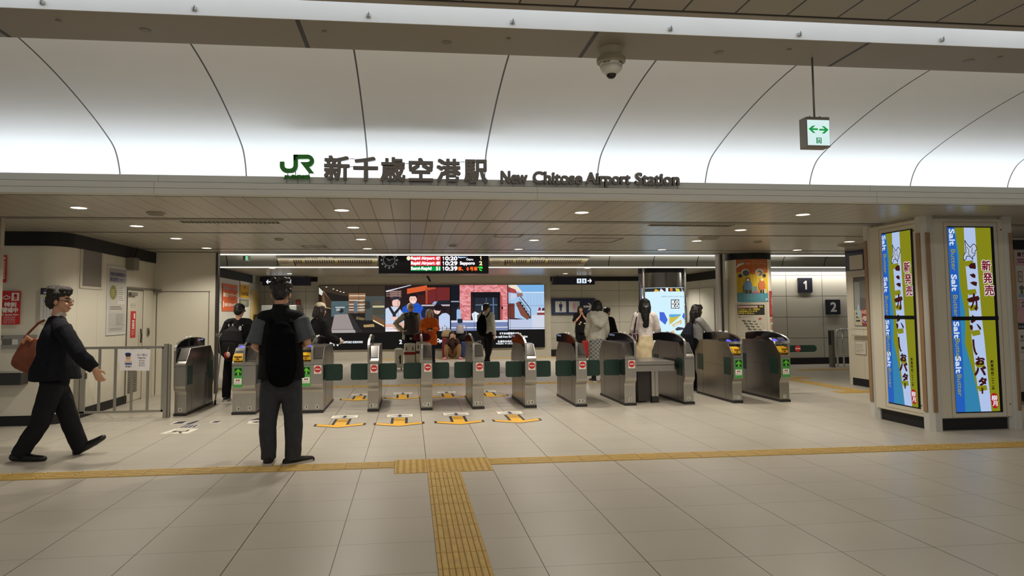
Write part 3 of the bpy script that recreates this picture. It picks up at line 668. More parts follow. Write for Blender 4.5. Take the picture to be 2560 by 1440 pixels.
# stainless counter between gates 3 and 2
a, b = at(1594, 905, 10.32), at(1686, 905, 10.32)
t = thing('steel_counter', 'stainless steel counter shelf on a post between ticket gates 3 and 2', 'counter', ((a.x+b.x)/2, 10.7, 0))
z1 = at(1640, 903, 10.32).z; z0 = at(1640, 928, 10.32).z; zm = at(1640, 912.5, 10.32).z
m = MB(); m.box(a.x-.06, b.x, 10.32, 11.2, zm+.004, z1, STEEL); m.box(a.x-.06, b.x, 10.33, 11.19, zm-.006, zm+.004, M((70, 50, 40), .5)); m.box(a.x-.06, b.x, 10.32, 11.2, z0, zm-.006, STEEL); m.build('shelf', t)
c, d, e = at(1596, 960, 10.42).x, at(1628, 960, 10.42).x, at(1645, 960, 10.42).x
MB().box(c, d, 10.44, 11.1, .02, z0, M((58, 52, 48), .35, .3)).build('side_panel', t)
m = MB(); m.box(d, (d+e)/2-.003, 10.40, 10.46, .10, z0, STEEL); m.box((d+e)/2+.003, e, 10.40, 10.46, .10, z0, STEEL); m.build('leg', t)
MB().box(d-.002, e+.002, 10.395, 10.47, 0, .10, PLINTH).build('foot', t)

# railing gate at left with its notice
FS = M((168, 164, 154), 0.38, 0.8)
t = thing('railing_gate', 'grey steel railing gate with upright bars beside the leftmost ticket gate', 'railing', (-3.95, 10.0, 0))
zt = at(300, 866, 10.0).z
def bar(x0, x1, z0, z1, nm, y=10.0, d=.03): return MB().box(x0, x1, y-d/2, y+d/2, z0, z1, FS).build(nm, t)
pxx = lambda p, y=950: at(p, y, 10.0).x
bar(pxx(188), pxx(200), 0, zt+.01, 'post', d=.05); bar(pxx(201), pxx(213), .09, zt-.02, 'stile'); bar(pxx(404), pxx(409), .09, zt-.02, 'stile')
bar(pxx(410), pxx(419), 0, zt+.03, 'post', d=.06); bar(pxx(420), pxx(425), 0, zt+.02, 'post', y=10.02, d=.05)
bar(pxx(200), pxx(410), zt-.035, zt, 'top_rail'); bar(pxx(200), pxx(410), .085, .115, 'bottom_rail')
for p in (248, 288, 329, 369): bar(pxx(p)-.016, pxx(p)+.016, .115, zt-.035, 'bar', d=.02)
MB().box(pxx(213), pxx(216), 9.975, 10.02, .56, .64, M((70, 66, 62), .4)).build('latch', t)
Yn = 9.975
tl, tr, br, bl = at(296, 873, Yn), at(376, 873, Yn), at(373, 927, Yn), at(299, 926, Yn)
pn = Panel(tl, tr, br, bl, eps=.001); pn.rect(0, 0, 1, 1, (226, 222, 222), 0); pn.backing(.001, (226, 222, 222))
NV = (36, 52, 96)
pn.poly([(.20, .24), (.22, .18), (.30, .16), (.38, .18), (.40, .24), (.38, .29), (.22, .29)], NV, 1); pn.rect(.22, .29, .38, .315, (20, 26, 50), 2)
pn.circ(.30, .40, .085, (214, 172, 140), 1); pn.rect(.225, .315, .375, .35, (70, 52, 40), 2); pn.poly([(.21, .56), (.39, .56), (.42, .73), (.18, .73)], (60, 92, 150), 1); pn.poly([(.18, .55), (.26, .50), (.30, .58), (.34, .50), (.42, .55), (.42, .64), (.18, .64)], (225, 190, 165), 2); pn.line([(.26, .41), (.28, .41)], .006, (40, 30, 26), 3); pn.line([(.32, .41), (.34, .41)], .006, (40, 30, 26), 3)
pn.text('STOP !', .21, .78, .40, .85, (40, 38, 60), 2, bold=.0009)
pn.text('立入禁止', .58, .20, .92, .32, (90, 88, 96), 2); pn.text('Keep Out', .63, .37, .86, .45, (40, 38, 40), 2, bold=.0006)
for i, s_ in enumerate(('禁止进入', '禁止進入', '출입금지')): pn.text(s_, .65, .49+.11*i, .85, .57+.11*i, (60, 58, 60), 2)
tag(pn.build('notice_sheet'), 'white keep out notice with cartoon guard taped to the railing gate', 'notice')

# ------------------------------------------------------------------ tactile paving
TAC = M((190, 154, 78), 0.55, var=0.10, scale=9, bump=0.08); TACR = M((196, 162, 86), 0.5, var=0.14, scale=14); TJ = M((112, 82, 26), 0.7)
def strip(x0, x1, y0, y1, along, lab, detail=True, pitch=.3):
    t = thing('tactile_paving_strip', lab, 'tactile paving', ((x0+x1)/2, (y0+y1)/2, 0))
    MB().box(x0, x1, y0, y1, 0.0, .004, TAC).build('base', t)
    m = MB(); j = MB(); w = (y1-y0) if along == 'x' else (x1-x0)
    for k in range(4):
        c = w*(0.14+0.24*k); h = .017
        a, b = (x0, x1) if along == 'x' else (y0, y1); q = a
        while q < b-.02:
            e = min(q+pitch, b)
            if along == 'x': lo, hi = (q+.008, y0+c-h), (e-.008, y0+c+h)
            else: lo, hi = (x0+c-h, q+.008), (x0+c+h, e-.008)
            i = .006
            m.add([(lo[0], lo[1], .004), (hi[0], lo[1], .004), (hi[0], hi[1], .004), (lo[0], hi[1], .004), (lo[0]+i, lo[1]+i, .009), (hi[0]-i, lo[1]+i, .009), (hi[0]-i, hi[1]-i, .009), (lo[0]+i, hi[1]-i, .009)],
                  [(4, 5, 6, 7), (0, 1, 5, 4), (1, 2, 6, 5), (2, 3, 7, 6), (3, 0, 4, 7)], TACR)
            for g in (-1, 1):
                if along == 'x': yy = y0+c+g*(h+.002); j.box(q, e, yy-.002, yy+.002, .0039, .0046, TJ)
                else: xx = x0+c+g*(h+.002); j.box(xx-.002, xx+.002, q, e, .0039, .0046, TJ)
            if k == 0:
                if along == 'x': j.box(e-.0015, e+.0015, y0, y1, .0039, .0047, TJ)
                else: j.box(x0, x1, e-.0015, e+.0015, .0039, .0047, TJ)
            q += pitch
    if detail: m.build('guide_bar', t)['kind'] = 'stuff'
    else: m.build('guide_bar', t)['kind'] = 'stuff'
    j.build('joint_line', t)
ys0, ys1 = 6.472, 6.74
xl = .16-.301
strip(-9.0, xl, ys0, ys1, 'x', 'yellow guide strip crossing the floor at left, ending at the dotted blocks')
strip(xl+.903, 12.0, ys0, ys1, 'x', 'yellow guide strip crossing the floor at right of the dotted blocks')
strip(.16, .461, -1.0, 6.235, 'y', 'yellow guide strip running from the dotted blocks towards the viewer', pitch=.2585)
t = thing('tactile_dot_paving', 'yellow dotted warning blocks where the two guide strips meet', 'tactile paving', (.3, 6.5, 0))
for k in range(3):
    x0 = xl+.301*k
    b = MB().box(x0+.001, x0+.300, 6.238, 6.79, 0, .004, TAC).build('block', t)
    m = MB()
    for i in range(5):
        for jx in range(10): m.lathe([(.013, .004), (.010, .009), (.0005, .009)], (x0+.03+.06*i, 6.265+.0555*jx, 0), TACR, 8); m.lathe([(.016, .0043), (.013, .0043)], (x0+.03+.06*i, 6.265+.0555*jx, 0), TJ, 8)
    d = m.build('dots', b); d['kind'] = 'stuff'
    MB().box(x0-.0015, x0+.0015, 6.238, 6.79, .003, .0047, TJ).build('joint_line', b)
strip(-4.4, 8.4, 13.45, 13.75, 'x', 'narrow yellow guide strip on the floor behind the ticket gates', detail=False)
strip(-1.2, 8.0, 20.8, 21.1, 'x', 'faint yellow guide strip at the foot of the large display wall', detail=False)
strip(7.72, 8.02, 11.3, 13.45, 'y', 'yellow guide strip passing the ticket office window', detail=False)
strip(7.4, 8.44, 11.0, 11.3, 'x', 'short yellow guide strip leading to the ticket office', detail=False)
a = fl(2030, 912); b = fl(2125, 920)
strip(9.2, 12.5, 15.2, 15.5, 'x', 'yellow guide strip in front of the platform number wall', detail=False)

# ------------------------------------------------------------------ floor stickers
def fpanel(x0, x1, y0, y1, e=.0009): return Panel((x0, y1, .0006), (x1, y1, .0006), (x1, y0, .0006), (x0, y0, .0006), eps=e)
OR = (232, 176, 52); DK = (44, 36, 34)
def arrow_set(cxp, cyp, row, lab):
    """plane pictogram plate with a wide arrow below; cxp, cyp = arrow tip on the photograph"""
    tip = fl(cxp, cyp); k = .93 if row else 1.0; x = tip.x
    w, d = .33*k, .72*k
    pn = fpanel(x-w, x+w, tip.y, tip.y+d)
    pn.poly([(.5, 1.0), (0, .76), (0, .52), (.33, .655), (.33, .0), (.67, .0), (.67, .655), (1, .52), (1, .76)], DK, 1)
    pn.poly([(.5, .965), (.05, .745), (.05, .56), (.385, .70), (.385, .03), (.615, .03), (.615, .70), (.95, .56), (.95, .745)], OR, 2)
    if not row:
        for v in (.14, .24, .34): pn.rect(.385, v, .615, v+.03, DK, 3)
    tag(pn.build('arrow_sticker'), 'orange arrow floor sticker '+lab, 'floor sticker', 'orange arrow floor stickers')
    y0 = tip.y+d+.06*k
    pn = fpanel(x-.19*k, x+.19*k, y0, y0+.26*k)
    pn.rect(0, 0, 1, 1, (60, 56, 54), 1); pn.rect(.015, .03, .985, .97, (236, 230, 216), 2)
    pn.poly([(.46, .18), (.54, .18), (.57, .46), (.86, .58), (.86, .66), (.56, .62), (.53, .80), (.60, .88), (.60, .92), (.40, .92), (.40, .88), (.47, .80), (.44, .62), (.14, .66), (.14, .58), (.43, .46)], (46, 44, 60), 3)
    tag(pn.build('aircraft_sticker'), 'white aircraft pictogram floor sticker '+lab, 'floor sticker', 'aircraft pictogram floor stickers')
ln = ('between gates 8 and 7', 'in line with plates 7', 'in line with plates 6', 'in line with plates 5')
for i, (x, y) in enumerate(((845, 1070), (997, 1066.5), (1152, 1062), (1300, 1058))): arrow_set(x, y, 0, 'in the front row before the gates, %s from left' % ('first', 'second', 'third', 'fourth')[i])
for i, (x, y) in enumerate(((893, 1002.5), (1006, 999), (1123, 996), (1231, 993))): arrow_set(x, y, 1, 'in the rear row among the gates, %s from left' % ('first', 'second', 'third', 'fourth')[i])
def sticker(pts, fn, nm, lab):
    q = [fl(*p) for p in pts]
    for v in q: v.z = .0006
    pn = Panel(*q, eps=.0009); pn.n = Vector((0, 0, 1)); fn(pn); tag(pn.build(nm), lab, 'floor sticker')
NVY = (40, 40, 70)
def s1(p): p.rect(0, 0, 1, 1, (232, 226, 206), 1); p.poly([(.25, .25), (.75, .2), (.8, .6), (.6, .62), (.78, .95), (.66, .95), (.5, .64), (.28, .9), (.2, .9), (.36, .64), (.2, .6)], (60, 54, 50), 2); p.poly([(.32, .34), (.68, .3), (.7, .5), (.3, .52)], (232, 226, 206), 3)
sticker(((437, 1072), (497, 1072), (470, 1084), (398, 1085)), s1, 'train_sticker', 'cream train pictogram floor sticker in front of the leftmost ticket gate')
def s2(p): p.rect(0, 0, 1, 1, (226, 222, 210), 1); [p.rect(.05+.24*i, .1, .23+.24*i, .9, (70, 66, 86), 2) for i in range(4)]
sticker(((466, 1062), (499, 1061), (487, 1070), (443, 1071)), s2, 'lettering_sticker', 'floor sticker of dark stripes just beyond the train pictogram')
def s3(p): p.poly([(0, .9), (.7, 0), (1, .1), (.35, 1)], NVY, 1)
sticker(((470, 1053), (498, 1052), (494, 1061), (462, 1062)), s3, 'arrow_sticker', 'dark blue arrow tail floor sticker left of the double gate')
def s4(p): p.rect(0, 0, 1, 1, (226, 222, 210), 1); p.poly([(.08, .8), (.35, .1), (.98, .05), (.8, .85)], (54, 48, 60), 2)
sticker(((436, 1054), (470, 1053), (462, 1060), (423, 1062)), s4, 'arrow_sticker', 'dark blue arrow floor sticker nearest the steel railing gate')
sticker(((528, 1053), (556, 1052), (547, 1058), (524, 1058)), s4, 'arrow_sticker', 'small dark floor sticker in front of the double gate')
def s5(p): p.rect(0, .45, 1, 1, (226, 222, 206), 1); p.poly([(.25, .7), (.6, .6), (.9, .7), (.7, .85), (.4, .8)], (60, 54, 50), 2); p.poly([(0, .35), (.5, 0), (1, 0), (1, .25)], NVY, 1)
sticker(((628, 1046), (664, 1045), (652, 1059), (617, 1060)), s5, 'train_sticker', 'floor sticker half hidden behind the standing man')
# ------------------------------------------------------------------ large display wall
def rectp(px, Y, **k):
    """upright rectangle at depth Y from four photograph corners (tl, tr, br, bl)"""
    q = [at(x, y, Y) for x, y in px]; xl = (q[0].x+q[3].x)/2; xr = (q[1].x+q[2].x)/2; zt = (q[0].z+q[1].z)/2; zb = (q[2].z+q[3].z)/2
    return Panel((xl, Y, zt), (xr, Y, zt), (xr, Y, zb), (xl, Y, zb), **k)
class Ad:
    """draws on a panel in the photograph's own pixel grid of that panel"""
    def __init__(s, pn, x0, y0, x1, y1): s.p = pn; s.x0, s.y0, s.w, s.h = x0, y0, x1-x0, y1-y0
    def c(s, x, y): return ((x-s.x0)/s.w, (y-s.y0)/s.h)
    def poly(s, pts, c, l=1): s.p.poly([s.c(*q) for q in pts], c, l); return s
    def rect(s, a, b, d, e, c, l=1): u0, v0 = s.c(a, b); u1, v1 = s.c(d, e); s.p.rect(u0, v0, u1, v1, c, l); return s
    def ell(s, x, y, rx, ry, c, l=1, n=18): return s.poly([(x+rx*math.cos(2*PI*i/n), y+ry*math.sin(2*PI*i/n)) for i in range(n)], c, l)
    def text(s, t, a, b, d, e, c, l=3, **k): u0, v0 = s.c(a, b); u1, v1 = s.c(d, e); s.p.text(t, u0, v0, u1, v1, c, l, **k); return s
    def line(s, pts, w, c, l=1): s.p.line([s.c(*q) for q in pts], w, c, l); return s
YD = 21.30
t = thing('advertising_display', 'very wide black video wall with four bright advert pictures on the back wall', 'video wall', at(1080, 876, YD))
D4 = ((795, 714), (1361, 711.5), (1362, 868), (797, 876))
pn = rectp(D4, YD, emit=1.0, eps=.0025); pn.rect(0, 0, 1, 1, (11, 11, 13), 0); pn.backing(.06, M((16, 16, 17), .3)); pn.build('frame', t)
def pic(): return Ad(rectp(D4, YD, emit=1.0, eps=.0025), 795, 713, 1361.5, 872)
a = pic()   # dim bar interior
a.rect(796, 714, 957.5, 831, (34, 30, 28), 1).poly([(796, 714), (957, 714), (957, 740), (880, 744), (806, 728)], (58, 48, 38), 2).poly([(796, 716), (806, 724), (806, 764), (796, 764)], (36, 26, 20), 3).poly([(796, 718), (806, 728), (803, 738), (796, 734)], (214, 216, 205), 4)
a.poly([(803, 728), (807, 725), (826, 752), (826, 768), (803, 768)], (112, 84, 60), 3).poly([(806, 730), (826, 752), (826, 768), (815, 768)], (66, 50, 38), 4)
for x, y in ((814, 717), (831, 722), (840, 725.5), (848, 728.5), (856, 730.5)): a.ell(x, y, 2.2, 1, (240, 232, 214), 5)
a.rect(826, 752, 870, 790, (78, 98, 104), 3).rect(836, 766, 859, 768, (236, 236, 226), 5).rect(838, 770, 848, 776, (170, 176, 176), 5).ell(850, 776, 6, 5, (44, 36, 34), 5)
a.rect(868, 733, 908, 782, (120, 84, 62), 3).rect(868, 733, 909, 746, (150, 112, 84), 4).rect(870, 738, 909, 739.6, (250, 238, 210), 5)
for y in (749, 759, 766, 773): a.rect(869, y, 908, y+1.8, (246, 230, 200), 5).rect(870, y+2, 882, y+5, (120, 90, 80), 5).rect(886, y+2, 905, y+5, (150, 140, 130), 5)
a.rect(881, 752, 890, 782, (92, 108, 118), 6).rect(909, 740, 957, 800, (72, 78, 76), 3).ell(915, 762, 7, 11, (52, 54, 52), 4).ell(941, 760, 11, 10, (86, 80, 70), 4).rect(927, 764, 956, 768, (230, 216, 170), 5).rect(927, 770, 956, 786, (70, 70, 60), 5)
a.poly([(927, 786), (957, 800), (957, 818), (927, 800)], (110, 80, 58), 5).poly([(928, 798), (955, 813), (955, 816), (928, 802)], (236, 216, 170), 6)
a.poly([(834, 785), (866, 784), (884, 829), (825, 829)], (152, 142, 140), 6).poly([(828, 823), (884, 823), (886, 830), (826, 830)], (168, 160, 158), 7).poly([(866, 782), (872, 782), (902, 828), (886, 830)], (48, 46, 46), 7).poly([(888, 790), (910, 795), (904, 800), (886, 797)], (110, 96, 70), 6).poly([(904, 811), (930, 809), (932, 816), (906, 817)], (170, 142, 92), 6).rect(884, 800, 957, 831, (28, 26, 26), 4)
a.p.build('picture_bar', t)
a = pic()   # group of diners
SK = (240, 198, 186)
a.rect(958.5, 713, 1119.5, 828, (40, 26, 28), 1).poly([(1012, 722), (1064, 713), (1084, 713), (1084, 722), (1012, 735)], (214, 92, 48), 2).rect(1062, 715, 1119, 760, (112, 40, 42), 2).rect(1036, 738, 1060, 762, (70, 30, 30), 3).rect(1058, 722, 1063, 760, (170, 74, 48), 3).rect(1062, 713, 1119, 719, (26, 20, 24), 3).rect(970, 726, 998, 744, (112, 84, 80), 2)
for y in (729, 734, 739): a.rect(960, y, 996, y+1.2, (200, 170, 160), 3)
a.poly([(959, 727), (1018, 713), (1024, 713), (960, 730)], (222, 226, 238), 4)
a.rect(1048, 762, 1119, 766, (196, 186, 196), 4).poly([(1075, 762), (1088, 752), (1119, 751), (1119, 762)], (34, 36, 46), 5).poly([(1074, 761), (1080, 754), (1088, 754), (1084, 761)], (150, 176, 214), 6)
a.poly([(999, 828), (998, 790), (1001, 768), (1018, 758), (1038, 757), (1052, 768), (1054, 800), (1046, 828)], (36, 88, 196), 5)
for x in (1006, 1014, 1024, 1034, 1043): a.line([(x, 768), (x-2, 800)], .012, (24, 60, 150), 6)
a.ell(1027, 748, 9.5, 12, SK, 7).poly([(1016, 748), (1016, 738), (1024, 732), (1034, 733), (1038, 740), (1037, 748), (1033, 741), (1020, 741)], (28, 22, 26), 8).line([(1022, 754), (1027, 756), (1032, 754)], .02, (250, 246, 244), 8).ell(1023, 747, 1.1, .8, (50, 36, 36), 8).ell(1031, 747, 1.1, .8, (50, 36, 36), 8)
a.poly([(958.5, 772), (970, 765), (992, 768), (1006, 790), (1006, 828), (958.5, 828)], (196, 212, 236), 9).poly([(964, 766), (970, 764), (980, 780), (992, 768), (995, 772), (984, 786), (990, 806), (978, 800), (976, 786)], (36, 34, 42), 10)
a.ell(985, 757, 10, 14, SK, 9).poly([(973, 756), (972, 746), (980, 741), (992, 742), (997, 750), (996, 756), (990, 748), (978, 750)], (48, 46, 58), 10).ell(982, 796, 9, 5, SK, 11)
a.poly([(958.5, 810), (1000, 806), (1040, 812), (1040, 828), (958.5, 828)], (226, 176, 158), 12).poly([(958.5, 818), (975, 817), (990, 828), (958.5, 828)], (240, 232, 240), 13)
a.poly([(1092, 828), (1091, 792), (1100, 784), (1112, 783), (1119, 790), (1119, 828)], (190, 206, 236), 9).poly([(1078, 766), (1084, 762), (1096, 762), (1108, 772), (1114, 786), (1106, 780), (1098, 772), (1094, 778), (1080, 776)], (26, 20, 28), 11).ell(1087, 776, 8.5, 10, SK, 10).poly([(1079, 771), (1083, 766), (1092, 766), (1096, 772)], (26, 20, 28), 12).ell(1060, 784, 13, 15, (30, 34, 64), 10).poly([(1048, 828), (1050, 800), (1072, 800), (1078, 828)], (220, 190, 190), 9)
a.p.build('picture_diners', t)
a = pic()   # brick shopfront
BR_ = [(226, 140, 146), (214, 118, 120), (236, 168, 176), (200, 104, 104)]
a.rect(1122, 713, 1266, 828, (20, 24, 34), 1).rect(1144, 713, 1266, 803, (222, 140, 144), 2)
rnd = random.Random(3)
for r in range(30):
    y = 713.3+r*3; x = 1144 - (r % 2)*3
    while x < 1266:
        w = 6+rnd.random()*2; a.rect(max(x, 1144), y, min(x+w-.8, 1266), y+2.2, BR_[rnd.randrange(4)], 3); x += w
a.rect(1172, 731, 1247, 803, (20, 20, 26), 4).poly([(1172, 731), (1180, 744), (1180, 803), (1172, 803)], (40, 26, 30), 5).rect(1182, 745, 1240, 800, (34, 40, 52), 5).rect(1184, 762, 1240, 765, (92, 110, 136), 6).rect(1210, 745, 1213, 800, (60, 76, 100), 6).rect(1228, 745, 1231, 800, (90, 120, 160), 6).rect(1250, 768, 1254, 775, (20, 18, 22), 6).poly([(1247, 731), (1253, 745), (1253, 803), (1247, 803)], (176, 88, 86), 5)
a.text('F', 1200, 766, 1205, 776, (226, 232, 240), 8, bold=.006)
a.rect(1122, 802, 1266, 828, (116, 130, 176), 6).rect(1122, 802, 1266, 807, (214, 222, 240), 7).rect(1122, 819, 1266, 822, (226, 234, 246), 7).rect(1122, 753, 1143, 756, (150, 160, 180), 5)
a.poly([(1136, 777), (1142, 768), (1146, 776), (1147, 802), (1136, 802)], (150, 190, 226), 8).ell(1142, 771, 3, 4, (60, 52, 64), 9).poly([(1174, 786), (1182, 780), (1200, 788), (1198, 791), (1188, 788), (1188, 804), (1178, 804)], (226, 236, 246), 8).rect(1138, 798, 1151, 808, (30, 34, 52), 9)
a.p.build('picture_shopfront', t)
a = pic()   # bright loft room with stairs
a.rect(1268.5, 713, 1361, 826, (168, 200, 234), 1).poly([(1268.5, 713), (1361, 713), (1361, 733), (1310, 734)], (120, 176, 228), 2).poly([(1268.5, 713), (1290, 713), (1306, 734), (1268.5, 720)], (238, 226, 206), 3).rect(1306, 731, 1361, 733.5, (216, 230, 246), 4)
a.poly([(1268.5, 718), (1287, 725), (1291, 735), (1268.5, 732)], (170, 70, 70), 4).poly([(1268.5, 734), (1290, 738), (1293, 742), (1268.5, 756)], (196, 206, 232), 3).poly([(1290, 734), (1305, 734), (1305, 742), (1290, 744)], (150, 110, 106), 5)
a.rect(1268.5, 760, 1284, 797, (112, 56, 44), 4).poly([(1268.5, 797), (1284, 797), (1310, 800), (1268.5, 802)], (70, 48, 48), 4).poly([(1287, 760), (1296, 754), (1326, 796), (1316, 802), (1300, 790)], (126, 76, 60), 5)
for k in range(6): x = 1296+k*4.8; y = 756+k*7.3; a.poly([(x, y), (x+6, y+1), (x+5, y+6), (x+3, y+7)], (34, 30, 36), 6)
a.line([(1299, 742), (1325, 775), (1325, 798)], .03, (70, 80, 96), 7).line([(1296, 748), (1322, 784)], .02, (90, 104, 124), 7)
for x in (1318, 1325, 1334, 1342, 1350): a.rect(x, 734, x+.6, 764, (136, 170, 208), 5)
a.poly([(1268.5, 800), (1325, 803), (1330, 812), (1328, 826), (1268.5, 826)], (190, 200, 228), 6).poly([(1328, 790), (1361, 790), (1361, 826), (1328, 826)], (206, 212, 228), 3).rect(1342, 780, 1361, 790, (130, 66, 64), 5).rect(1342, 779, 1361, 784, (222, 214, 220), 6).poly([(1344, 779), (1347, 770), (1352, 772), (1351, 779)], (150, 50, 62), 7).poly([(1354, 779), (1356, 772), (1361, 772), (1361, 779)], (56, 40, 46), 7)
a.p.build('picture_loft', t)
a = pic()   # captions
W_ = (236, 240, 246)
a.line([(822, 861), (829, 843), (834, 862)], .03, W_, 12).line([(821, 855), (835, 855)], .025, W_, 12).line([(826, 843), (833, 843)], .025, W_, 12).line([(837, 844), (842, 862), (850, 842)], .03, W_, 12)
a.text('SAPPORO SUSUKINO', 855, 850.5, 903, 855.5, W_, 12, bold=.003).text('2', 993, 849, 999, 858.5, W_, 12, bold=.007).text('Open', 1086.5, 847, 1105, 858.5, W_, 12, bold=.005)
a.text('すすきの駅徒歩10分', 1244.5, 833, 1294, 838.5, W_, 12, bold=.004).text('min walk from SUSUKINO Station', 1230, 841, 1316, 846.5, W_, 12, bold=.003).text('札幌市中央区南4条西', 1240, 853, 1297, 858.5, W_, 12, bold=.003).text('Nishi 7-chome, Chuo-ku', 1236, 859.5, 1328, 863.5, W_, 12, bold=.003)
a.p.build('captions', t)
a = pic()
for x in (893, 990, 1085, 1180, 1272): a.rect(x-.35, 713, x+.35, 872, (8, 8, 10), 16)
for y in (766, 821.5): a.rect(795, y-.3, 1361, y+.3, (8, 8, 10), 16)
a.p.build('bezel_grid', t)

# ------------------------------------------------------------------ departure board with clock
YB = 14.2
t = thing('departure_board', 'black hanging departure board with coloured LED rows and a round clock at left', 'departure board', at(1083, 683, YB))
B4 = ((946.5, 636), (1221.5, 634.5), (1221, 682), (947, 685))
pn = rectp(B4, YB, emit=1.0); pn.backing(.28, M((20, 20, 24), .35)); pn.rect(0, 0, 1, 1, M((10, 10, 22), .25), 0); pn.rect(0, 0, .19, .78, M((16, 17, 20), .2), 1); pn.rect(0, .785, .19, .80, M((70, 72, 76), .3), 2); pn.build('housing', t)
def brd(): return Ad(rectp(B4, YB, emit=1.15), 946.7, 635.5, 1221.3, 683.5)
a = brd(); WT = (250, 244, 250); RD = (236, 62, 70); GN = (0, 150, 62)
a.ell(1020.5, 646, 5, 5.3, (255, 226, 190), 3)
for (y0, y1, c, nm, nr, tm) in ((641, 651.5, RD, 'Rapid Airport', '47', '10:20'), (653, 664, RD, 'Rapid Airport', '49', '10:29'), (666, 677, GN, 'Semi-Rapid', '51', '10:39')):
    a.rect(1026, y0, 1101, y1, c, 2)
    a.text(nm, 1026.5, y0+1.2, 1085 if 'Air' in nm else 1077, y1-(.2 if 'p' in nm else 1), WT, 4, bold=.004).text(nr, 1089, y0+1.2, 1098, y1-1.2, WT, 4, bold=.004).text('1', 1104.5, y0+.6, 1109.5, y1-.8, WT, 4).text(tm[1:], 1112, y0+.6, 1142, y1-.8, WT, 4, bold=.005)
a.text('Sapporo・', 1144, 641, 1167, 646, (190, 214, 255), 4, bold=.002).text('Otaru', 1165, 646, 1182, 651, WT, 4, bold=.002).text('Sapporo', 1149, 654, 1186, 664, WT, 4, bold=.004).text('1', 1199, 641, 1204, 650, (250, 226, 180), 4, bold=.005).text('2', 1198, 653.5, 1205, 663, (240, 236, 160), 4, bold=.004)
a.text('車、６号車', 1144, 667, 1193, 677, (255, 104, 40), 4, bold=.003).text('で', 1194, 667, 1206, 677, (60, 240, 70), 4, bold=.004)
a.p.build('led_rows', t)
a = brd(); ck = M((206, 206, 204), .4, emit=.25)
cx_, cy_ = 972.7, 650.5
a.line([(cx_+14.3*math.cos(i*PI/18), cy_+14.5*math.sin(i*PI/18)) for i in range(37)], .012, ck, 3)
for i in range(12):
    q = i*PI/6; a.text(str(12 if i == 0 else i), cx_+19*math.sin(q)-1.8, cy_-19*math.cos(q)-2, cx_+19*math.sin(q)+1.8, cy_-19*math.cos(q)+2, ck, 3, bold=.004)
a.line([(cx_+2, cy_+2), (cx_-7, cy_-4.5)], .013, ck, 4).line([(cx_-4, cy_+1), (cx_+13, cy_-3.5)], .009, ck, 4)
cl = a.p.build('clock_face', t)
x_ = (at(990, 640, YB).x, at(1180, 640, YB).x)
for x in x_: MB().tube([(x, YB+.14, at(1000, 636, YB).z), (x, YB+.14, 3.1)], .025, M((90, 88, 84), .4, .6), 10).build('hanger_rod', t)
p = at(1072, 694, 15.0); t = thing('security_camera', 'small black camera hanging under the ceiling just below the departure board', 'security camera', p)
MB().tube([(p.x-.005, 16.9, 2.55), (p.x, 16.9, 2.47)], .012, BLACK, 8).build('stem', t); q = at(1072, 697, 16.9); MB().tube([(q.x-.03, 16.88, q.z+.05), (q.x+.03, 16.92, q.z-.05)], .028, BLACK, 10, cap='round').build('camera_body', t, smooth=True)

# route diagrams on the lower face of the recess
def route(tl, tr, br, bl, lab, seed):
    pn = Panel(at(*tl, 16.50), at(*tr, 16.50), at(*br, 16.655), at(*bl, 16.655), emit=0, eps=.003)
    pn.backing(.01, (200, 194, 172)); pn.rect(0, 0, 1, 1, (196, 188, 162), 0); pn.rect(0, 0, 1, .16, (36, 34, 32), 1)
    pn.text('エアポート・時刻駅のご案内', .28, .02, .55, .14, (190, 184, 168), 2); pn.fake(.58, .06, .78, .11, 1, (150, 146, 136), 2, seed=seed)
    pn.fake(.02, .30, .12, .78, 3, (120, 60, 50), 1, fill=.3, seed=seed); rnd = random.Random(seed); u = .15
    while u < .97:
        c = (216, 190, 40) if rnd.random() < .08 or abs(u-.57) < .012 or u > .945 else (92, 82, 70)
        pn.rect(u, .30, u+.014, .62, c, 1); u += .0235
    pn.rect(.15, .66, .97, .70, (120, 60, 50), 1); pn.rect(.20, .80, .93, .84, (130, 72, 56), 1); pn.rect(.15, .45, .165, .88, (140, 40, 40), 2)
    tag(pn.build('route_diagram'), lab, 'route diagram')
route((690.5, 642), (945, 642), (943, 667), (702, 667), 'long cream route diagram left of the departure board', 4)
route((1223, 642), (1475, 642.5), (1458, 666), (1226, 666), 'long cream route diagram right of the departure board', 9)

# ------------------------------------------------------------------ direction and number signs
NVY_ = M((16, 20, 48), .35)
def man(a, x, y, h, c, l):
    a.ell(x, y+h*.08, h*.075, h*.075, c, l).poly([(x-h*.17, y+h*.20), (x+h*.17, y+h*.20), (x+h*.18, y+h*.55), (x+h*.12, y+h*.55), (x+h*.10, y+h), (x+.4, y+h), (x, y+h*.6), (x-.4, y+h), (x-h*.10, y+h), (x-h*.12, y+h*.55), (x-h*.18, y+h*.55)], c, l)
def woman(a, x, y, h, c, l):
    a.ell(x, y+h*.08, h*.075, h*.075, c, l).poly([(x-h*.12, y+h*.20), (x+h*.12, y+h*.20), (x+h*.2, y+h*.52), (x+h*.12, y+h*.45), (x+h*.2, y+h*.72), (x+h*.07, y+h*.72), (x+h*.06, y+h), (x-h*.06, y+h), (x-h*.07, y+h*.72), (x-h*.2, y+h*.72), (x-h*.12, y+h*.45), (x-h*.2, y+h*.52)], c, l)
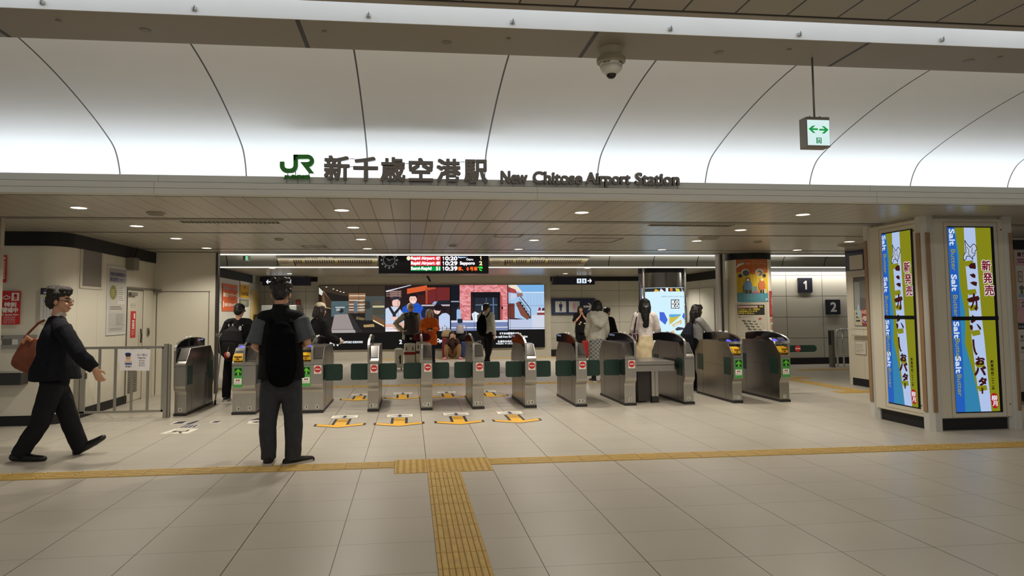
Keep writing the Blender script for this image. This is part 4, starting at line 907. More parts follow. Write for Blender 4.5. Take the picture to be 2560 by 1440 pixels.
def arrow(a, x0, x1, y, h, c, l, left=False):
    if left: x0, x1 = x1, x0
    s = 1 if x1 > x0 else -1; t_ = h*.13
    a.poly([(x0, y-t_), (x1-s*h*.3, y-t_), (x1-s*h*.62, y-h*.45), (x1-s*h*.34, y-h*.45), (x1, y), (x1-s*h*.34, y+h*.45), (x1-s*h*.62, y+h*.45), (x1-s*h*.3, y+t_), (x0, y+t_)], c, l)
Ys = 20.85
t = thing('toilet_direction_sign', 'dark hanging sign with white left arrow and lit pictograms, behind the standing man', 'direction sign', at(716, 714, Ys))
P4 = ((655, 693.5), (778, 692.5), (772.5, 713), (656, 714.5)); pn = rectp(P4, Ys, emit=1.0); pn.backing(.2, NVY_); pn.rect(0, 0, 1, 1, NVY_, 0); pn.build('housing', t)
a = Ad(rectp(P4, Ys, emit=1.0), 655.5, 693, 775.2, 713.8); LW = (226, 240, 252)
arrow(a, 677, 665, 704.5, 11, (250, 250, 252), 2); a.rect(680, 698.5, 691.5, 709.5, LW, 2).rect(693, 698.5, 707, 709.5, LW, 2).rect(709, 698.5, 727.5, 709.5, LW, 2); man(a, 683, 699.5, 9, (60, 66, 90), 3); woman(a, 688, 699.5, 9, (120, 80, 90), 3); man(a, 716, 699.5, 9, (60, 66, 90), 3); woman(a, 722, 699.5, 9, (60, 66, 90), 3)
a.p.build('lit_pictograms', t); x = (at(665, 700, Ys).x, at(765, 700, Ys).x)
for q in x: MB().tube([(q, Ys+.1, at(700, 694, Ys).z), (q, Ys+.1, ZC)], .02, NVY_, 8).build('hanger', t)
t = thing('toilet_direction_sign', 'dark hanging sign with two lit pictograms and white right arrow, beside the display wall', 'direction sign', at(1434, 711, Ys))
P4 = ((1382.5, 693.5), (1487, 692.5), (1487, 711), (1382.5, 711.5)); pn = rectp(P4, Ys, emit=1.0); pn.backing(.2, NVY_); pn.rect(0, 0, 1, 1, NVY_, 0); pn.build('housing', t)
a = Ad(rectp(P4, Ys, emit=1.0), 1382.5, 693, 1487, 711.2); a.rect(1442, 696.5, 1453, 708, LW, 2).rect(1455, 696.5, 1466, 708, LW, 2); man(a, 1447.5, 698, 9, (40, 50, 60), 3); woman(a, 1460.5, 698, 9, (40, 50, 60), 3); arrow(a, 1469, 1479.5, 702, 11, (250, 250, 252), 2)
a.p.build('lit_pictograms', t)
for q in (at(1395, 700, Ys).x, at(1475, 700, Ys).x): MB().tube([(q, Ys+.1, at(1434, 694, Ys).z), (q, Ys+.1, ZC)], .02, NVY_, 8).build('hanger', t)
Yt = 21.44; P4 = ((1379, 746.5), (1488.5, 746), (1489, 786.5), (1379.5, 787)); pn = rectp(P4, Yt); pn.backing(.03, (44, 50, 86)); pn.rect(0, 0, 1, 1, (44, 50, 86), 0)
a = Ad(pn, 1379, 746.2, 1489, 786.7); G0 = (206, 208, 206); a.rect(1388, 753, 1415, 780.5, G0, 1).rect(1422, 753, 1449, 780.5, G0, 1); man(a, 1401.5, 755, 23.5, (36, 38, 92), 2); woman(a, 1435, 755, 23.5, (208, 160, 176), 2); arrow(a, 1458, 1481, 766.5, 20, (214, 216, 216), 1)
tag(pn.build('toilet_sign'), 'large blue wall sign with man and woman pictograms and a right arrow', 'toilet sign')
for ch, x0, y0, x1, y1, lb in (('1', 1996, 694.7, 2031, 731, 'black square wall sign with a white figure one, the higher of the pair'), ('2', 2066, 749, 2101, 786, 'black square wall sign with a white figure two, the lower of the pair')):
    Yw = 16.90; pn = rectp(((x0, y0), (x1, y0), (x1, y1), (x0, y1)), Yw); pn.backing(.045, M((14, 15, 26), .4)); pn.rect(0, 0, 1, 1, (14, 16, 34), 0)
    (pn.poly([(.36, .33), (.50, .20), (.60, .20), (.60, .80), (.48, .80), (.48, .38), (.38, .43)], (198, 196, 190), 1) if ch == '1' else pn.text(ch, .31, .20, .71, .80, (198, 196, 190), 1, bold=.009)); tag(pn.build('platform_number_sign'), lb, 'platform sign')

# ------------------------------------------------------------------ posters and fittings on the left office block
RED = (196, 40, 42)
t = at(5, 727, 9.57); P4 = ((2, 727.5), (51, 727.5), (49.5, 811), (0, 811)); pn = rectp(P4, 9.57); pn.backing(.004, RED)
a = Ad(pn, 1, 727.5, 50.3, 811); a.rect(1, 727.5, 50.3, 811, RED, 0).rect(28, 732, 47, 752, (238, 230, 224), 1).rect(34, 737, 42, 749, RED, 2).ell(38, 737, 3, 2.4, RED, 2).line([(33, 745), (43, 745)], .006, (238, 230, 224), 3)
a.poly([(7, 742), (17, 737), (19, 741), (24, 740), (25, 746), (13, 749), (7, 747)], (240, 232, 226), 1).poly([(9, 743), (17, 739.5), (18, 743), (22, 742), (23, 744.5), (13, 747), (9, 745.5)], RED, 2)
a.text('特別', 11, 756, 40, 766.5, (244, 238, 230), 1, bold=.0035).text('警戒中', 6, 769, 45, 781, (244, 238, 230), 1, bold=.0035).text('On Special Alert', 3, 784, 47, 790.5, (244, 238, 230), 1, bold=.0008).text('高強特別警戒', 10, 791.5, 39, 796, (236, 210, 204), 1).text('高強特別警戒', 10, 797.5, 39, 802, (236, 210, 204), 1).text('특별 경계 중', 9, 803.5, 39, 808, (236, 210, 204), 1)
tag(pn.build('alert_sign'), 'red special alert sign with white lettering on the left office wall', 'warning sign')
P4 = ((3, 638), (17, 638), (15, 706), (1, 706)); pn = rectp(P4, 9.57); pn.backing(.004, RED); a = Ad(pn, 2, 638, 16, 706); a.rect(2, 638, 16, 706, RED, 0).poly([(5, 645), (13, 642), (13, 648), (6, 650)], (236, 200, 190), 1)
a.p.text('防犯カメラ作動中', .3, .2, .75, .95, (240, 226, 218), 1, rot=0, bold=.001) if False else [a.text(ch, 5, 652+i*6.6, 13, 657.8+i*6.6, (240, 226, 218), 1, bold=.001) for i, ch in enumerate('防犯カメラ作動')]
tag(pn.build('camera_warning_sign'), 'tall narrow red sign high on the left office wall, above the special alert sign', 'warning sign')
P4 = ((97, 720), (150, 720), (148, 800), (104, 800)); pn = rectp(P4, 9.565); pn.backing(.004, (206, 204, 200)); a = Ad(pn, 98, 720, 149, 800); a.rect(98, 720, 149, 800, (208, 206, 202), 0).rect(98, 720, 149, 736, (34, 38, 62), 1).text('エアポート', 108, 722, 140, 728, (220, 220, 226), 2).text('時刻表', 106, 729, 130, 734.5, (220, 220, 226), 2, bold=.001).rect(105, 738, 114, 743, (198, 208, 120), 1)
for i in range(9): a.rect(106, 746+i*5.5, 109, 748+i*5.5, (120, 118, 112), 1).ell(115.5, 747+i*5.5, 1.1, 1.1, (60, 58, 58), 1, n=8).ell(124, 747+i*5.5, 1.1, 1.1, (60, 58, 58), 1, n=8)
tag(pn.build('timetable_sheet'), 'pale timetable sheet with dark blue heading behind the walking man\'s head', 'timetable')
# counter window and ledge
t = thing('counter_window', 'aluminium framed counter window low on the left office wall behind the brown bag', 'counter window', at(40, 870, 9.58))
P4 = ((-60, 838), (92, 838), (90, 871), (-60, 871)); pn = rectp(P4, 9.57); pn.backing(.03, M((150, 148, 142), .4, .5)); pn.rect(0, 0, 1, 1, M((158, 156, 148), .4, .4), 0); pn.build('frame', t)
a = Ad(rectp(P4, 9.57), -60, 838, 91, 871); a.rect(-60, 847.5, 45, 862.5, M((96, 96, 90), .15), 1).rect(30, 848, 45, 862, (206, 204, 198), 2).rect(-10, 850, 5, 862, (190, 186, 176), 2).rect(3, 840, 6, 843, (60, 40, 30), 2); a.p.build('glass', t)
a_, b_ = at(-60, 933, 9.5), at(60, 961, 9.5)
t = thing('counter_ledge', 'dark ledge projecting from the left office wall below the counter window', 'ledge', ((a_.x+b_.x)/2, 9.5, b_.z)); MB().box(a_.x, b_.x, 9.42, 9.60, b_.z, a_.z, M((46, 45, 44), .4)).build('shelf', t, bevel=.008); MB().box(a_.x, b_.x+.005, 9.41, 9.60, a_.z, a_.z+.012, M((150, 146, 138), .4)).build('top_edge', t)
# on the side wall X = -4.6
XL = -4.585
def sidep(px, X=XL, **k):
    q = [onX(x, y, X) for x, y in px]; ya = (q[0].y+q[3].y)/2; yb = (q[1].y+q[2].y)/2; zt = (q[0].z+q[1].z)/2; zb = (q[2].z+q[3].z)/2
    return Panel((X, ya, zt), (X, yb, zt), (X, yb, zb), (X, ya, zb), **k)
pn = sidep(((204, 610), (260, 619.5), (255.5, 724), (200, 720.5))); pn.backing(.02, (196, 190, 174)); pn.rect(0, 0, 1, 1, (200, 194, 180), 0); pn.rect(.09, .04, .93, .945, M((112, 104, 94), .35), 1); tag(pn.build('grey_panel'), 'framed blank grey panel high on the left side wall', 'wall panel')
t = thing('notice_board', 'tall framed notice board with small print and a green oval on the left side wall', 'notice board', onX(290, 837, XL))
P4 = ((271, 662.5), (320, 671), (312.5, 835), (265, 839)); pn = sidep(P4); pn.backing(.03, (206, 204, 200)); pn.rect(0, 0, 1, 1, (210, 208, 204), 0); pn.build('frame', t)
pn = sidep(P4); pn.rect(.06, .035, .95, .965, (196, 192, 182), 1); pn.rect(.06, .035, .95, .24, (168, 164, 162), 2); [pn.text(s_, .12, .09+.075*i, .90-.06*i, .145+.075*i, (96, 100, 140), 3, bold=.002) for i, s_ in enumerate(('西部の運賃経路区の', '様式変更について'))]
pn.circ(.28, .385, .17, (138, 136, 74), 2, ry=.105); pn.fake(.18, .34, .4, .44, 4, (190, 188, 120), 3); pn.rect(.52, .27, .88, .55, (214, 210, 202), 2); pn.fake(.56, .29, .84, .52, 8, (120, 116, 110), 3, fill=.25, seed=4); pn.fake(.15, .585, .88, .645, 2, (110, 106, 100), 2, seed=6); pn.rect(.10, .68, .92, .885, (186, 182, 174), 2); pn.fake(.44, .70, .88, .87, 9, (120, 116, 110), 3, fill=.3, seed=7); pn.fake(.14, .90, .88, .945, 2, (140, 136, 128), 2, seed=8)
pn.build('notice', t)
# service door with louvre
t = thing('service_door', 'cream service door with louvre, closer and handle in the left side wall', 'door', onX(336, 1000, -4.6))
DC = M((206, 199, 180), .45, var=.01); DL = M((104, 98, 86), .5)
q0, q1 = onX(321, 725, -4.58), onX(359, 729, -4.58); ya, yb, zt_ = q0.y, q1.y, (q0.z+q1.z)/2
MB().box(-4.60, -4.588, ya, yb, .02, zt_, DC).build('leaf', t)
m = MB(); m.box(-4.60, -4.583, ya-.012, ya, 0, zt_+.02, DL); m.box(-4.60, -4.583, yb, yb+.012, 0, zt_+.02, DL); m.box(-4.60, -4.583, ya, yb, zt_, zt_+.02, DL); m.box(-4.60, -4.578, ya-.05, 12.86, zt_+.03, zt_+.06, M((120, 114, 102), .4)); m.build('frame', t)
q = onX(312, 927, -4.58); q2 = onX(342, 977, -4.58); m = MB(); z = q2.z
while z < q.z: m.box(-4.59, -4.582, max(ya+.08, q.y), min(yb-.1, q2.y), z, z+.012, BLACK); z += .028
m.build('louvre', t)
MB().box(-4.59, -4.54, ya+.03, ya+.30, zt_-.09, zt_-.03, M((122, 116, 106), .4)).build('closer', t, bevel=.01)
q = onX(352.5, 838, -4.56); MB().tube([(-4.555, q.y-.03, q.z+.10), (-4.545, q.y-.03, q.z), (-4.55, q.y-.03, q.z-.12)], .012, M((60, 56, 50), .3, .6), 8, cap='round').build('handle', t)
pn = sidep(((327.5, 777.5), (340.5, 778.5), (338, 844), (325, 845))); pn.backing(.002, RED); pn.rect(0, 0, 1, 1, RED, 0); pn.rect(.55, .08, .85, .28, (232, 214, 206), 1); [pn.text(ch, .28, .34+.085*i, .72, .41+.085*i, (240, 228, 220), 1, bold=.002) for i, ch in enumerate('特別警戒中'[:4])]; pn.fake(.2, .72, .8, .92, 4, (226, 170, 160), 1); tag(pn.build('alert_sticker'), 'tall red alert sticker on the cream service door', 'warning sign')
pn = sidep(((328, 759.5), (339, 760), (338.5, 768.5), (327.7, 768))); pn.backing(.002, (214, 210, 200)); pn.rect(0, 0, 1, 1, (60, 58, 54), 0); pn.rect(.06, .08, .94, .92, (220, 216, 206), 1); pn.fake(.2, .35, .8, .7, 1, (60, 58, 54), 2); tag(pn.build('door_plate'), 'small white name plate on the service door above the red alert sticker', 'name plate')
q = onX(330, 661, -4.54); t = thing('wall_speaker', 'small grey wall speaker with cables above the cream service door', 'speaker', q); MB().box(-4.60, -4.46, q.y-.10, q.y+.10, q.z-.10, q.z+.11, M((128, 124, 112), .5)).build('cabinet', t, bevel=.012); m = MB(); m.tube([(-4.5, q.y, q.z+.1), (-4.52, q.y+.15, ZC)], .008, BLACK, 6); m.build('cable', t); MB().tube([(-4.53, q.y+.05, q.z+.1), (-4.55, q.y+.25, ZC)], .008, BLACK, 6).build('cable', t)
q = onX(372, 830, -4.58); t = thing('lock_plate', 'small metal lock plate on the wall right of the service door', 'lock', q); MB().box(-4.6, -4.58, q.y-.04, q.y+.04, q.z-.07, q.z+.07, M((130, 126, 118), .3, .6)).build('plate', t); MB().box(-4.58, -4.575, q.y-.012, q.y+.012, q.z-.04, q.z+.03, BLACK).build('slot', t)
# far left posters
pn = sidep(((557, 707), (594, 714), (592.5, 778), (555, 778)), X=-4.565); pn.backing(.004, (206, 92, 40)); pn.rect(0, 0, 1, 1, (206, 92, 40), 0); pn.rect(0, 0, 1, .10, (214, 108, 60), 1); pn.text('乗車券・定期', .05, .12, .95, .21, (150, 150, 170), 2, bold=.004)
pn.text('ICカードチャージ', .18, .33, .97, .48, (250, 240, 226), 2, bold=.006); pn.rect(.05, .33, .16, .48, (240, 226, 210), 2); pn.text('モバイルチャージOK', .14, .70, .97, .83, (250, 240, 226), 2, bold=.006); pn.rect(.05, .64, .10, .86, (240, 230, 220), 2); tag(pn.build('poster'), 'orange card charge poster on the far left wall', 'poster')
pn = sidep(((600.4, 702), (623, 706), (622, 746), (600, 743)), X=-4.565); pn.backing(.004, (206, 156, 30)); pn.rect(0, 0, 1, 1, (206, 156, 30), 0); pn.poly([(0, 0), (1, 0), (1, .22), (.9, .16), (.82, .26), (.72, .15), (.6, .24), (.5, .14), (.4, .25), (.28, .16), (.16, .27), (.08, .17), (0, .24)], (228, 222, 212), 1); pn.text('きっぷうりば', .12, .64, .9, .86, (60, 44, 20), 2, bold=.006); pn.poly([(.42, .30), (.60, .28), (.52, .5)], (40, 32, 20), 2); tag(pn.build('poster'), 'yellow poster with white fringed top on the far left wall', 'poster')
pn = sidep(((600, 747), (622, 749), (621.5, 767), (599.5, 766)), X=-4.565); pn.backing(.004, (110, 108, 98)); pn.rect(0, 0, 1, 1, (112, 110, 100), 0); pn.fake(.1, .25, .9, .75, 3, (176, 176, 130), 1); tag(pn.build('poster'), 'small grey notice below the yellow poster', 'poster')
m = MB(); q0, q1 = onX(629, 727, -4.56), onX(646, 728, -4.56); m.box(-4.575, -4.55, q0.y, min(q1.y, 21.4), 0, q0.z, M((214, 186, 120), .5, var=.02)); struct(m, 'door_3')
pn = rectp(((720, 751), (735, 751), (735, 777), (720, 777)), 21.45); pn.backing(.004, (200, 196, 186)); pn.rect(0, 0, 1, 1, (200, 196, 186), 0); [pn.rect(.15+.45*i, .1+.2*j, .35+.45*i, .22+.2*j, (60, 56, 54), 1) for i in range(2) for j in range(4)]; tag(pn.build('notice'), 'white notice with dark squares on the back wall right of the standing man\'s neck', 'notice')
pn = rectp(((740.5, 750), (751.5, 750), (751, 774), (740, 774)), 21.45); pn.backing(.004, (170, 46, 46)); pn.rect(0, 0, 1, 1, (170, 46, 46), 0); pn.rect(.3, .12, .7, .85, (200, 100, 96), 1); tag(pn.build('notice'), 'narrow red notice on the back wall right of the standing man', 'notice')
# machine edge behind the standing man
q0, q1 = at(652, 763, 20.2), at(690, 763, 20.2); t = thing('fare_machine', 'grey ticket machine housing half hidden behind the standing man', 'ticket machine', (q0.x+.5, 20.6, 0)); MB().box(q0.x, q0.x+1.0, 20.25, 21.4, .1, q0.z, M((140, 142, 138), .4)).build('cabinet', t, bevel=.02); MB().box(q0.x+.04, q0.x+.96, 20.3, 21.4, 0, .1, PLINTH).build('base', t)

# ------------------------------------------------------------------ posters on the round column
cx_, cy_, R_ = C1
def ang(px, c=1871.0, h=57.5): return math.asin(max(-.98, min(.98, (px-c)/h)))
def zz(py, Y=12.55, px=1865): return at(px, py, Y).z
cp = Curved((cx_, cy_, 0), R_+.004, ang(1823), ang(1898), zz(648.5), zz(755))
cp.rect(0, 0, 1, 1, (206, 172, 34), 0); cp.rect(0, 0, 1, .30, (190, 96, 34), 1); cp.poly([(0, .30), (.2, .30), (.3, .34), (.6, .36), (1, .31), (1, .29), (0, .29)], (190, 96, 34), 1)
cp.text("Don't forget to", .46, .03, .93, .075, (222, 176, 140), 2, bold=.001); cp.text('PICK UP YOUR BAGS', .30, .085, .94, .125, (222, 176, 140), 2, bold=.001)
for i in range(3): cp.text('お忘れ物にご注意', .46, .14+.045*i, .94, .17+.045*i, (216, 166, 130), 2)
cp.rect(.13, .04, .27, .10, (110, 140, 140), 2); cp.poly([(0, .17), (.06, .10), (.24, .08), (.24, .11), (.06, .17), (.02, .20)], (214, 214, 200), 3)
for u, v in ((.27, .31), (.68, .31)): cp.circ(u, v, .125, (206, 204, 196), 2, ry=.088); cp.circ(u+.02, v+.015, .095, (84, 88, 92), 3, ry=.068); cp.circ(u+(-.15 if u < .5 else .17), v+.075, .062, (34, 38, 66), 4, ry=.042)
cp.circ(.64, .33, .05, (206, 150, 60), 4, ry=.035)
for u, c1, c2 in ((.34, (92, 122, 152), (140, 106, 72)), (.76, (190, 104, 60), (206, 168, 90))):
    cp.poly([(u-.11, .72), (u-.12, .56), (u-.06, .50), (u+.07, .50), (u+.12, .60), (u+.10, .72)], c1, 3); cp.circ(u, .47, .075, c2, 4, ry=.05); cp.circ(u, .485, .035, (226, 220, 206), 5, ry=.022); cp.rect(u-.07, .72, u-.01, .80, (60, 56, 66), 3); cp.rect(u+.02, .72, u+.08, .80, (60, 56, 66), 3)
cp.rect(.18, .62, .30, .78, (74, 106, 92), 3); cp.rect(.44, .64, .60, .80, (120, 150, 140), 4); cp.rect(.48, .75, .64, .80, (196, 92, 130), 5); cp.rect(.82, .70, .92, .80, (196, 190, 170), 4)
cp.rect(0, .785, 1, 1, (84, 146, 160), 1); cp.fake(.06, .83, .6, .95, 4, (140, 184, 190), 2, fill=.3); cp.text('JR', .87, .92, .96, .97, (220, 232, 230), 2, bold=.003)
tag(cp.build('poster'), 'orange and yellow baggage poster with cartoon travellers on the round column', 'poster')
cp = Curved((cx_, cy_, 0), R_+.006, ang(1820), ang(1893), zz(757), zz(842)); cp.rect(0, 0, 1, 1, (196, 190, 172), 0); cp.rect(.05, .04, .95, .97, (206, 198, 180), 1); cp.rect(.07, .06, .88, .36, (44, 42, 38), 2); cp.text('での', .70, .09, .82, .14, (226, 206, 80), 3, bold=.002); cp.rect(.09, .085, .66, .15, (206, 170, 160), 3)
for i, s_ in enumerate(('エスカレーター利用は', '大変危険ですので', 'おやめください。')): cp.text(s_, .09, .165+.06*i, .72-.08*i, .215+.06*i, (226, 206, 80), 3, bold=.002)
for i in range(3):
    for j in range(4): cp.poly([(.22+.14*i+.05*j, .50+.08*j+.02*i), (.32+.14*i+.05*j, .53+.08*j), (.30+.14*i+.05*j, .57+.08*j), (.20+.14*i+.05*j, .54+.08*j)], (96, 90, 76), 3)
cp.circ(.13, .42, .04, (190, 120, 110), 3, ry=.025); cp.circ(.72, .47, .05, (196, 90, 80), 3, ry=.03); cp.line([(.15, .44), (.3, .42), (.5, .40)], .004, (120, 112, 100), 3); cp.line([(.70, .6), (.85, .68), (.80, .8), (.62, .86)], .005, (180, 120, 110), 3)
tag(cp.build('poster'), 'framed notice with dark heading and luggage drawing on the column, below the orange poster', 'poster')
cp = Curved((cx_, cy_, 0), R_+.004, ang(1902), ang(1922), zz(728, 12.7, 1912), zz(792, 12.7, 1912)); cp.rect(0, 0, 1, 1, (180, 36, 34), 0)
for j, (s_, u, c_) in enumerate((('自動改札機を', .70, 1), ('ご利用下さい', .38, 1))):
    for i, ch in enumerate(s_): cp.text(ch, u, .06+.13*i+j*.10, u+.24, .165+.13*i+j*.10, (244, 232, 222), 1, bold=.002)
cp.fake(.06, .05, .22, .9, 18, (220, 150, 140), 1, fill=.5); tag(cp.build('notice'), 'tall red notice with white vertical lettering on the right of the round column', 'notice')
cp = Curved((cx_, cy_, 0), R_+.004, ang(1904), ang(1921.5), zz(797, 12.7, 1912), zz(837, 12.7, 1912)); cp.rect(0, 0, 1, 1, (222, 214, 196), 0); cp.rect(.05, 0, .95, .2, (206, 74, 66), 1); cp.text('No carts', .15, .05, .85, .15, (240, 226, 216), 2); cp.circ(.5, .55, .36, (190, 60, 66), 1, ry=.22); cp.circ(.5, .55, .28, (222, 214, 196), 2, ry=.17); cp.poly([(.4, .42), (.62, .40), (.66, .60), (.5, .78), (.36, .86), (.38, .64)], (112, 92, 124), 3); cp.line([(.28, .42), (.74, .68)], .006, (190, 60, 66), 4); tag(cp.build('notice'), 'small white prohibition notice below the tall red notice on the column', 'notice')

# lit advert round the steel column
cx_, cy_, R_ = C2
def ang2(px): return math.asin(max(-.985, min(.985, (px-1655)/58.5)))
def z2(py): return at(1655, py, 16.95).z
t = thing('lit_column_advert', 'glowing pale blue advert wrapped round the steel column', 'lit advert', (cx_, cy_, .4))
cp = Curved((cx_, cy_, 0), R_+.006, ang2(1598), ang2(1712), z2(719), z2(860), emit=1.05); cp.rect(0, 0, 1, 1, (206, 236, 250), 0); cp.build('lit_sheet', t)
cp = Curved((cx_, cy_, 0), R_+.006, ang2(1598), ang2(1712), z2(719), z2(860), emit=1.0)
def uv(x, y): return ((ang2(x)-ang2(1598))/(ang2(1712)-ang2(1598)), (y-719)/141)
def cpoly(pts, c, l=1): cp.poly([uv(*q) for q in pts], c, l)
u0, v0 = uv(1600, 720); u1, v1 = uv(1711, 729); cp.rect(u0, v0, u1, v1, (48, 46, 52), 1)
for pts, c in ((((1617, 729), (1621, 722), (1628, 727), (1628, 729)), (226, 180, 60)), (((1629, 729), (1632, 721), (1640, 729)), (236, 240, 244)), (((1643, 720), (1649, 720), (1649, 729), (1643, 729)), (236, 240, 244)), (((1654, 720), (1660, 721), (1660, 729), (1653, 727)), (226, 130, 60)), (((1667, 721), (1678, 722), (1682, 729), (1670, 729)), (214, 200, 70)), (((1686, 720), (1692, 728), (1688, 729)), (236, 240, 244)), (((1694, 728), (1700, 721), (1702, 724), (1698, 729)), (236, 240, 244)), (((1704, 729), (1706, 723), (1711, 729)), (226, 190, 190))): cpoly(pts, c, 2)
def ctext(s_, x0, y0, x1, y1, c, l=3, **k): a, b = uv(x0, y0); d, e = uv(x1, y1); cp.text(s_, a, b, d, e, c, l, **k)
ctext('HERE DISCOVERY BEGINS', 1633, 740, 1696, 743.5, (130, 156, 168), 2)
u0, v0 = uv(1655, 749); u1, v1 = uv(1678, 772); cp.rect(u0, v0, u1, v1, (66, 70, 74), 2)
for s_, x, y in (('K', 1657.5, 751.5), ('O', 1667, 751.5), ('K', 1657.5, 762), ('O', 1667, 762)): ctext(s_, x, y, x+(7.5 if s_ == 'K' else 9), y+8, (240, 246, 248), 3, bold=.008)
cpoly([(1628, 780), (1638, 781), (1646, 800), (1640, 812), (1628, 800)], (70, 104, 214), 2); cpoly([(1650, 786), (1684, 786), (1650, 812)], (96, 170, 220), 2); cpoly([(1650, 792), (1660, 794), (1676, 790), (1684, 787), (1650, 812)], (206, 190, 70), 3)
cpoly([(1686, 792), (1692, 783), (1702, 783), (1709, 792), (1708, 804), (1696, 802)], (60, 110, 226), 2); cpoly([(1695, 802), (1700, 792), (1709, 800), (1704, 808)], (210, 226, 240), 3); cpoly([(1656, 812), (1684, 799), (1684, 810), (1660, 818)], (214, 190, 120), 2); cpoly([(1660, 812), (1680, 806), (1680, 812), (1662, 816)], (226, 226, 226), 3)
cpoly([(1664, 823), (1672, 818), (1690, 820), (1698, 824), (1668, 827)], (60, 66, 80), 2); cpoly([(1646, 832), (1660, 826), (1664, 834), (1648, 838)], (226, 170, 60), 2); cpoly([(1668, 838), (1690, 832), (1700, 828), (1700, 838), (1676, 842)], (110, 206, 150), 2)
cp.build('artwork', t)
for px in (1609.5, 1713.5):
    q = at(px, 740, 16.75); MB().tube([(q.x, 16.75, 0), (q.x, 16.75, ZC)], .035, CHROME, 14).build('pole', t, smooth=True)

# ------------------------------------------------------------------ right: digital pillar
PX0, PX1, PY0, PY1 = 6.13, 7.28, 7.44, 8.50
PBE = M((206, 199, 180), .42, var=.012); PCH = M((196, 194, 186), .35); WOOD = M((146, 116, 84), .5, var=.12, scale=10, aniso=(12, 12, 1)); HOLE = M((60, 54, 48), .5)
m = MB(); m.box(PX0+.035, PX1-.035, PY0+.14, PY1-.13, .14, ZC, PBE); m.box(PX0+.14, PX1-.13, PY0+.035, PY1-.03, .14, ZC, PBE); m.box(PX0+.05, PX1-.05, PY0+.14, PY1-.13, 0, .14, BAND); m.box(PX0+.14, PX1-.13, PY0+.05, PY1-.05, 0, .14, BAND); struct(m, 'column_digital')
q = at(2358, 560, PY0), at(2520, 560, PY0)
fx0, fx1 = PX0+.13, PX1-.10
def facepanel(kind):
    m = MB(); zt_, zb_ = 2.53, .155
    if kind == 'front':
        m.box(fx0, fx1, PY0, PY0+.03, zb_, zt_, PBE)
    else: m.box(PX0, PX0+.03, PY0+.12, PY1-.10, zb_, zt_, PBE)
    return m
F4 = ((2366.5, 565), (2484, 567.5), (2507, 1030.5), (2391.5, 1033))
L4 = ((2202.5, 583), (2283, 572), (2299.5, 1025.5), (2222, 1004.5))
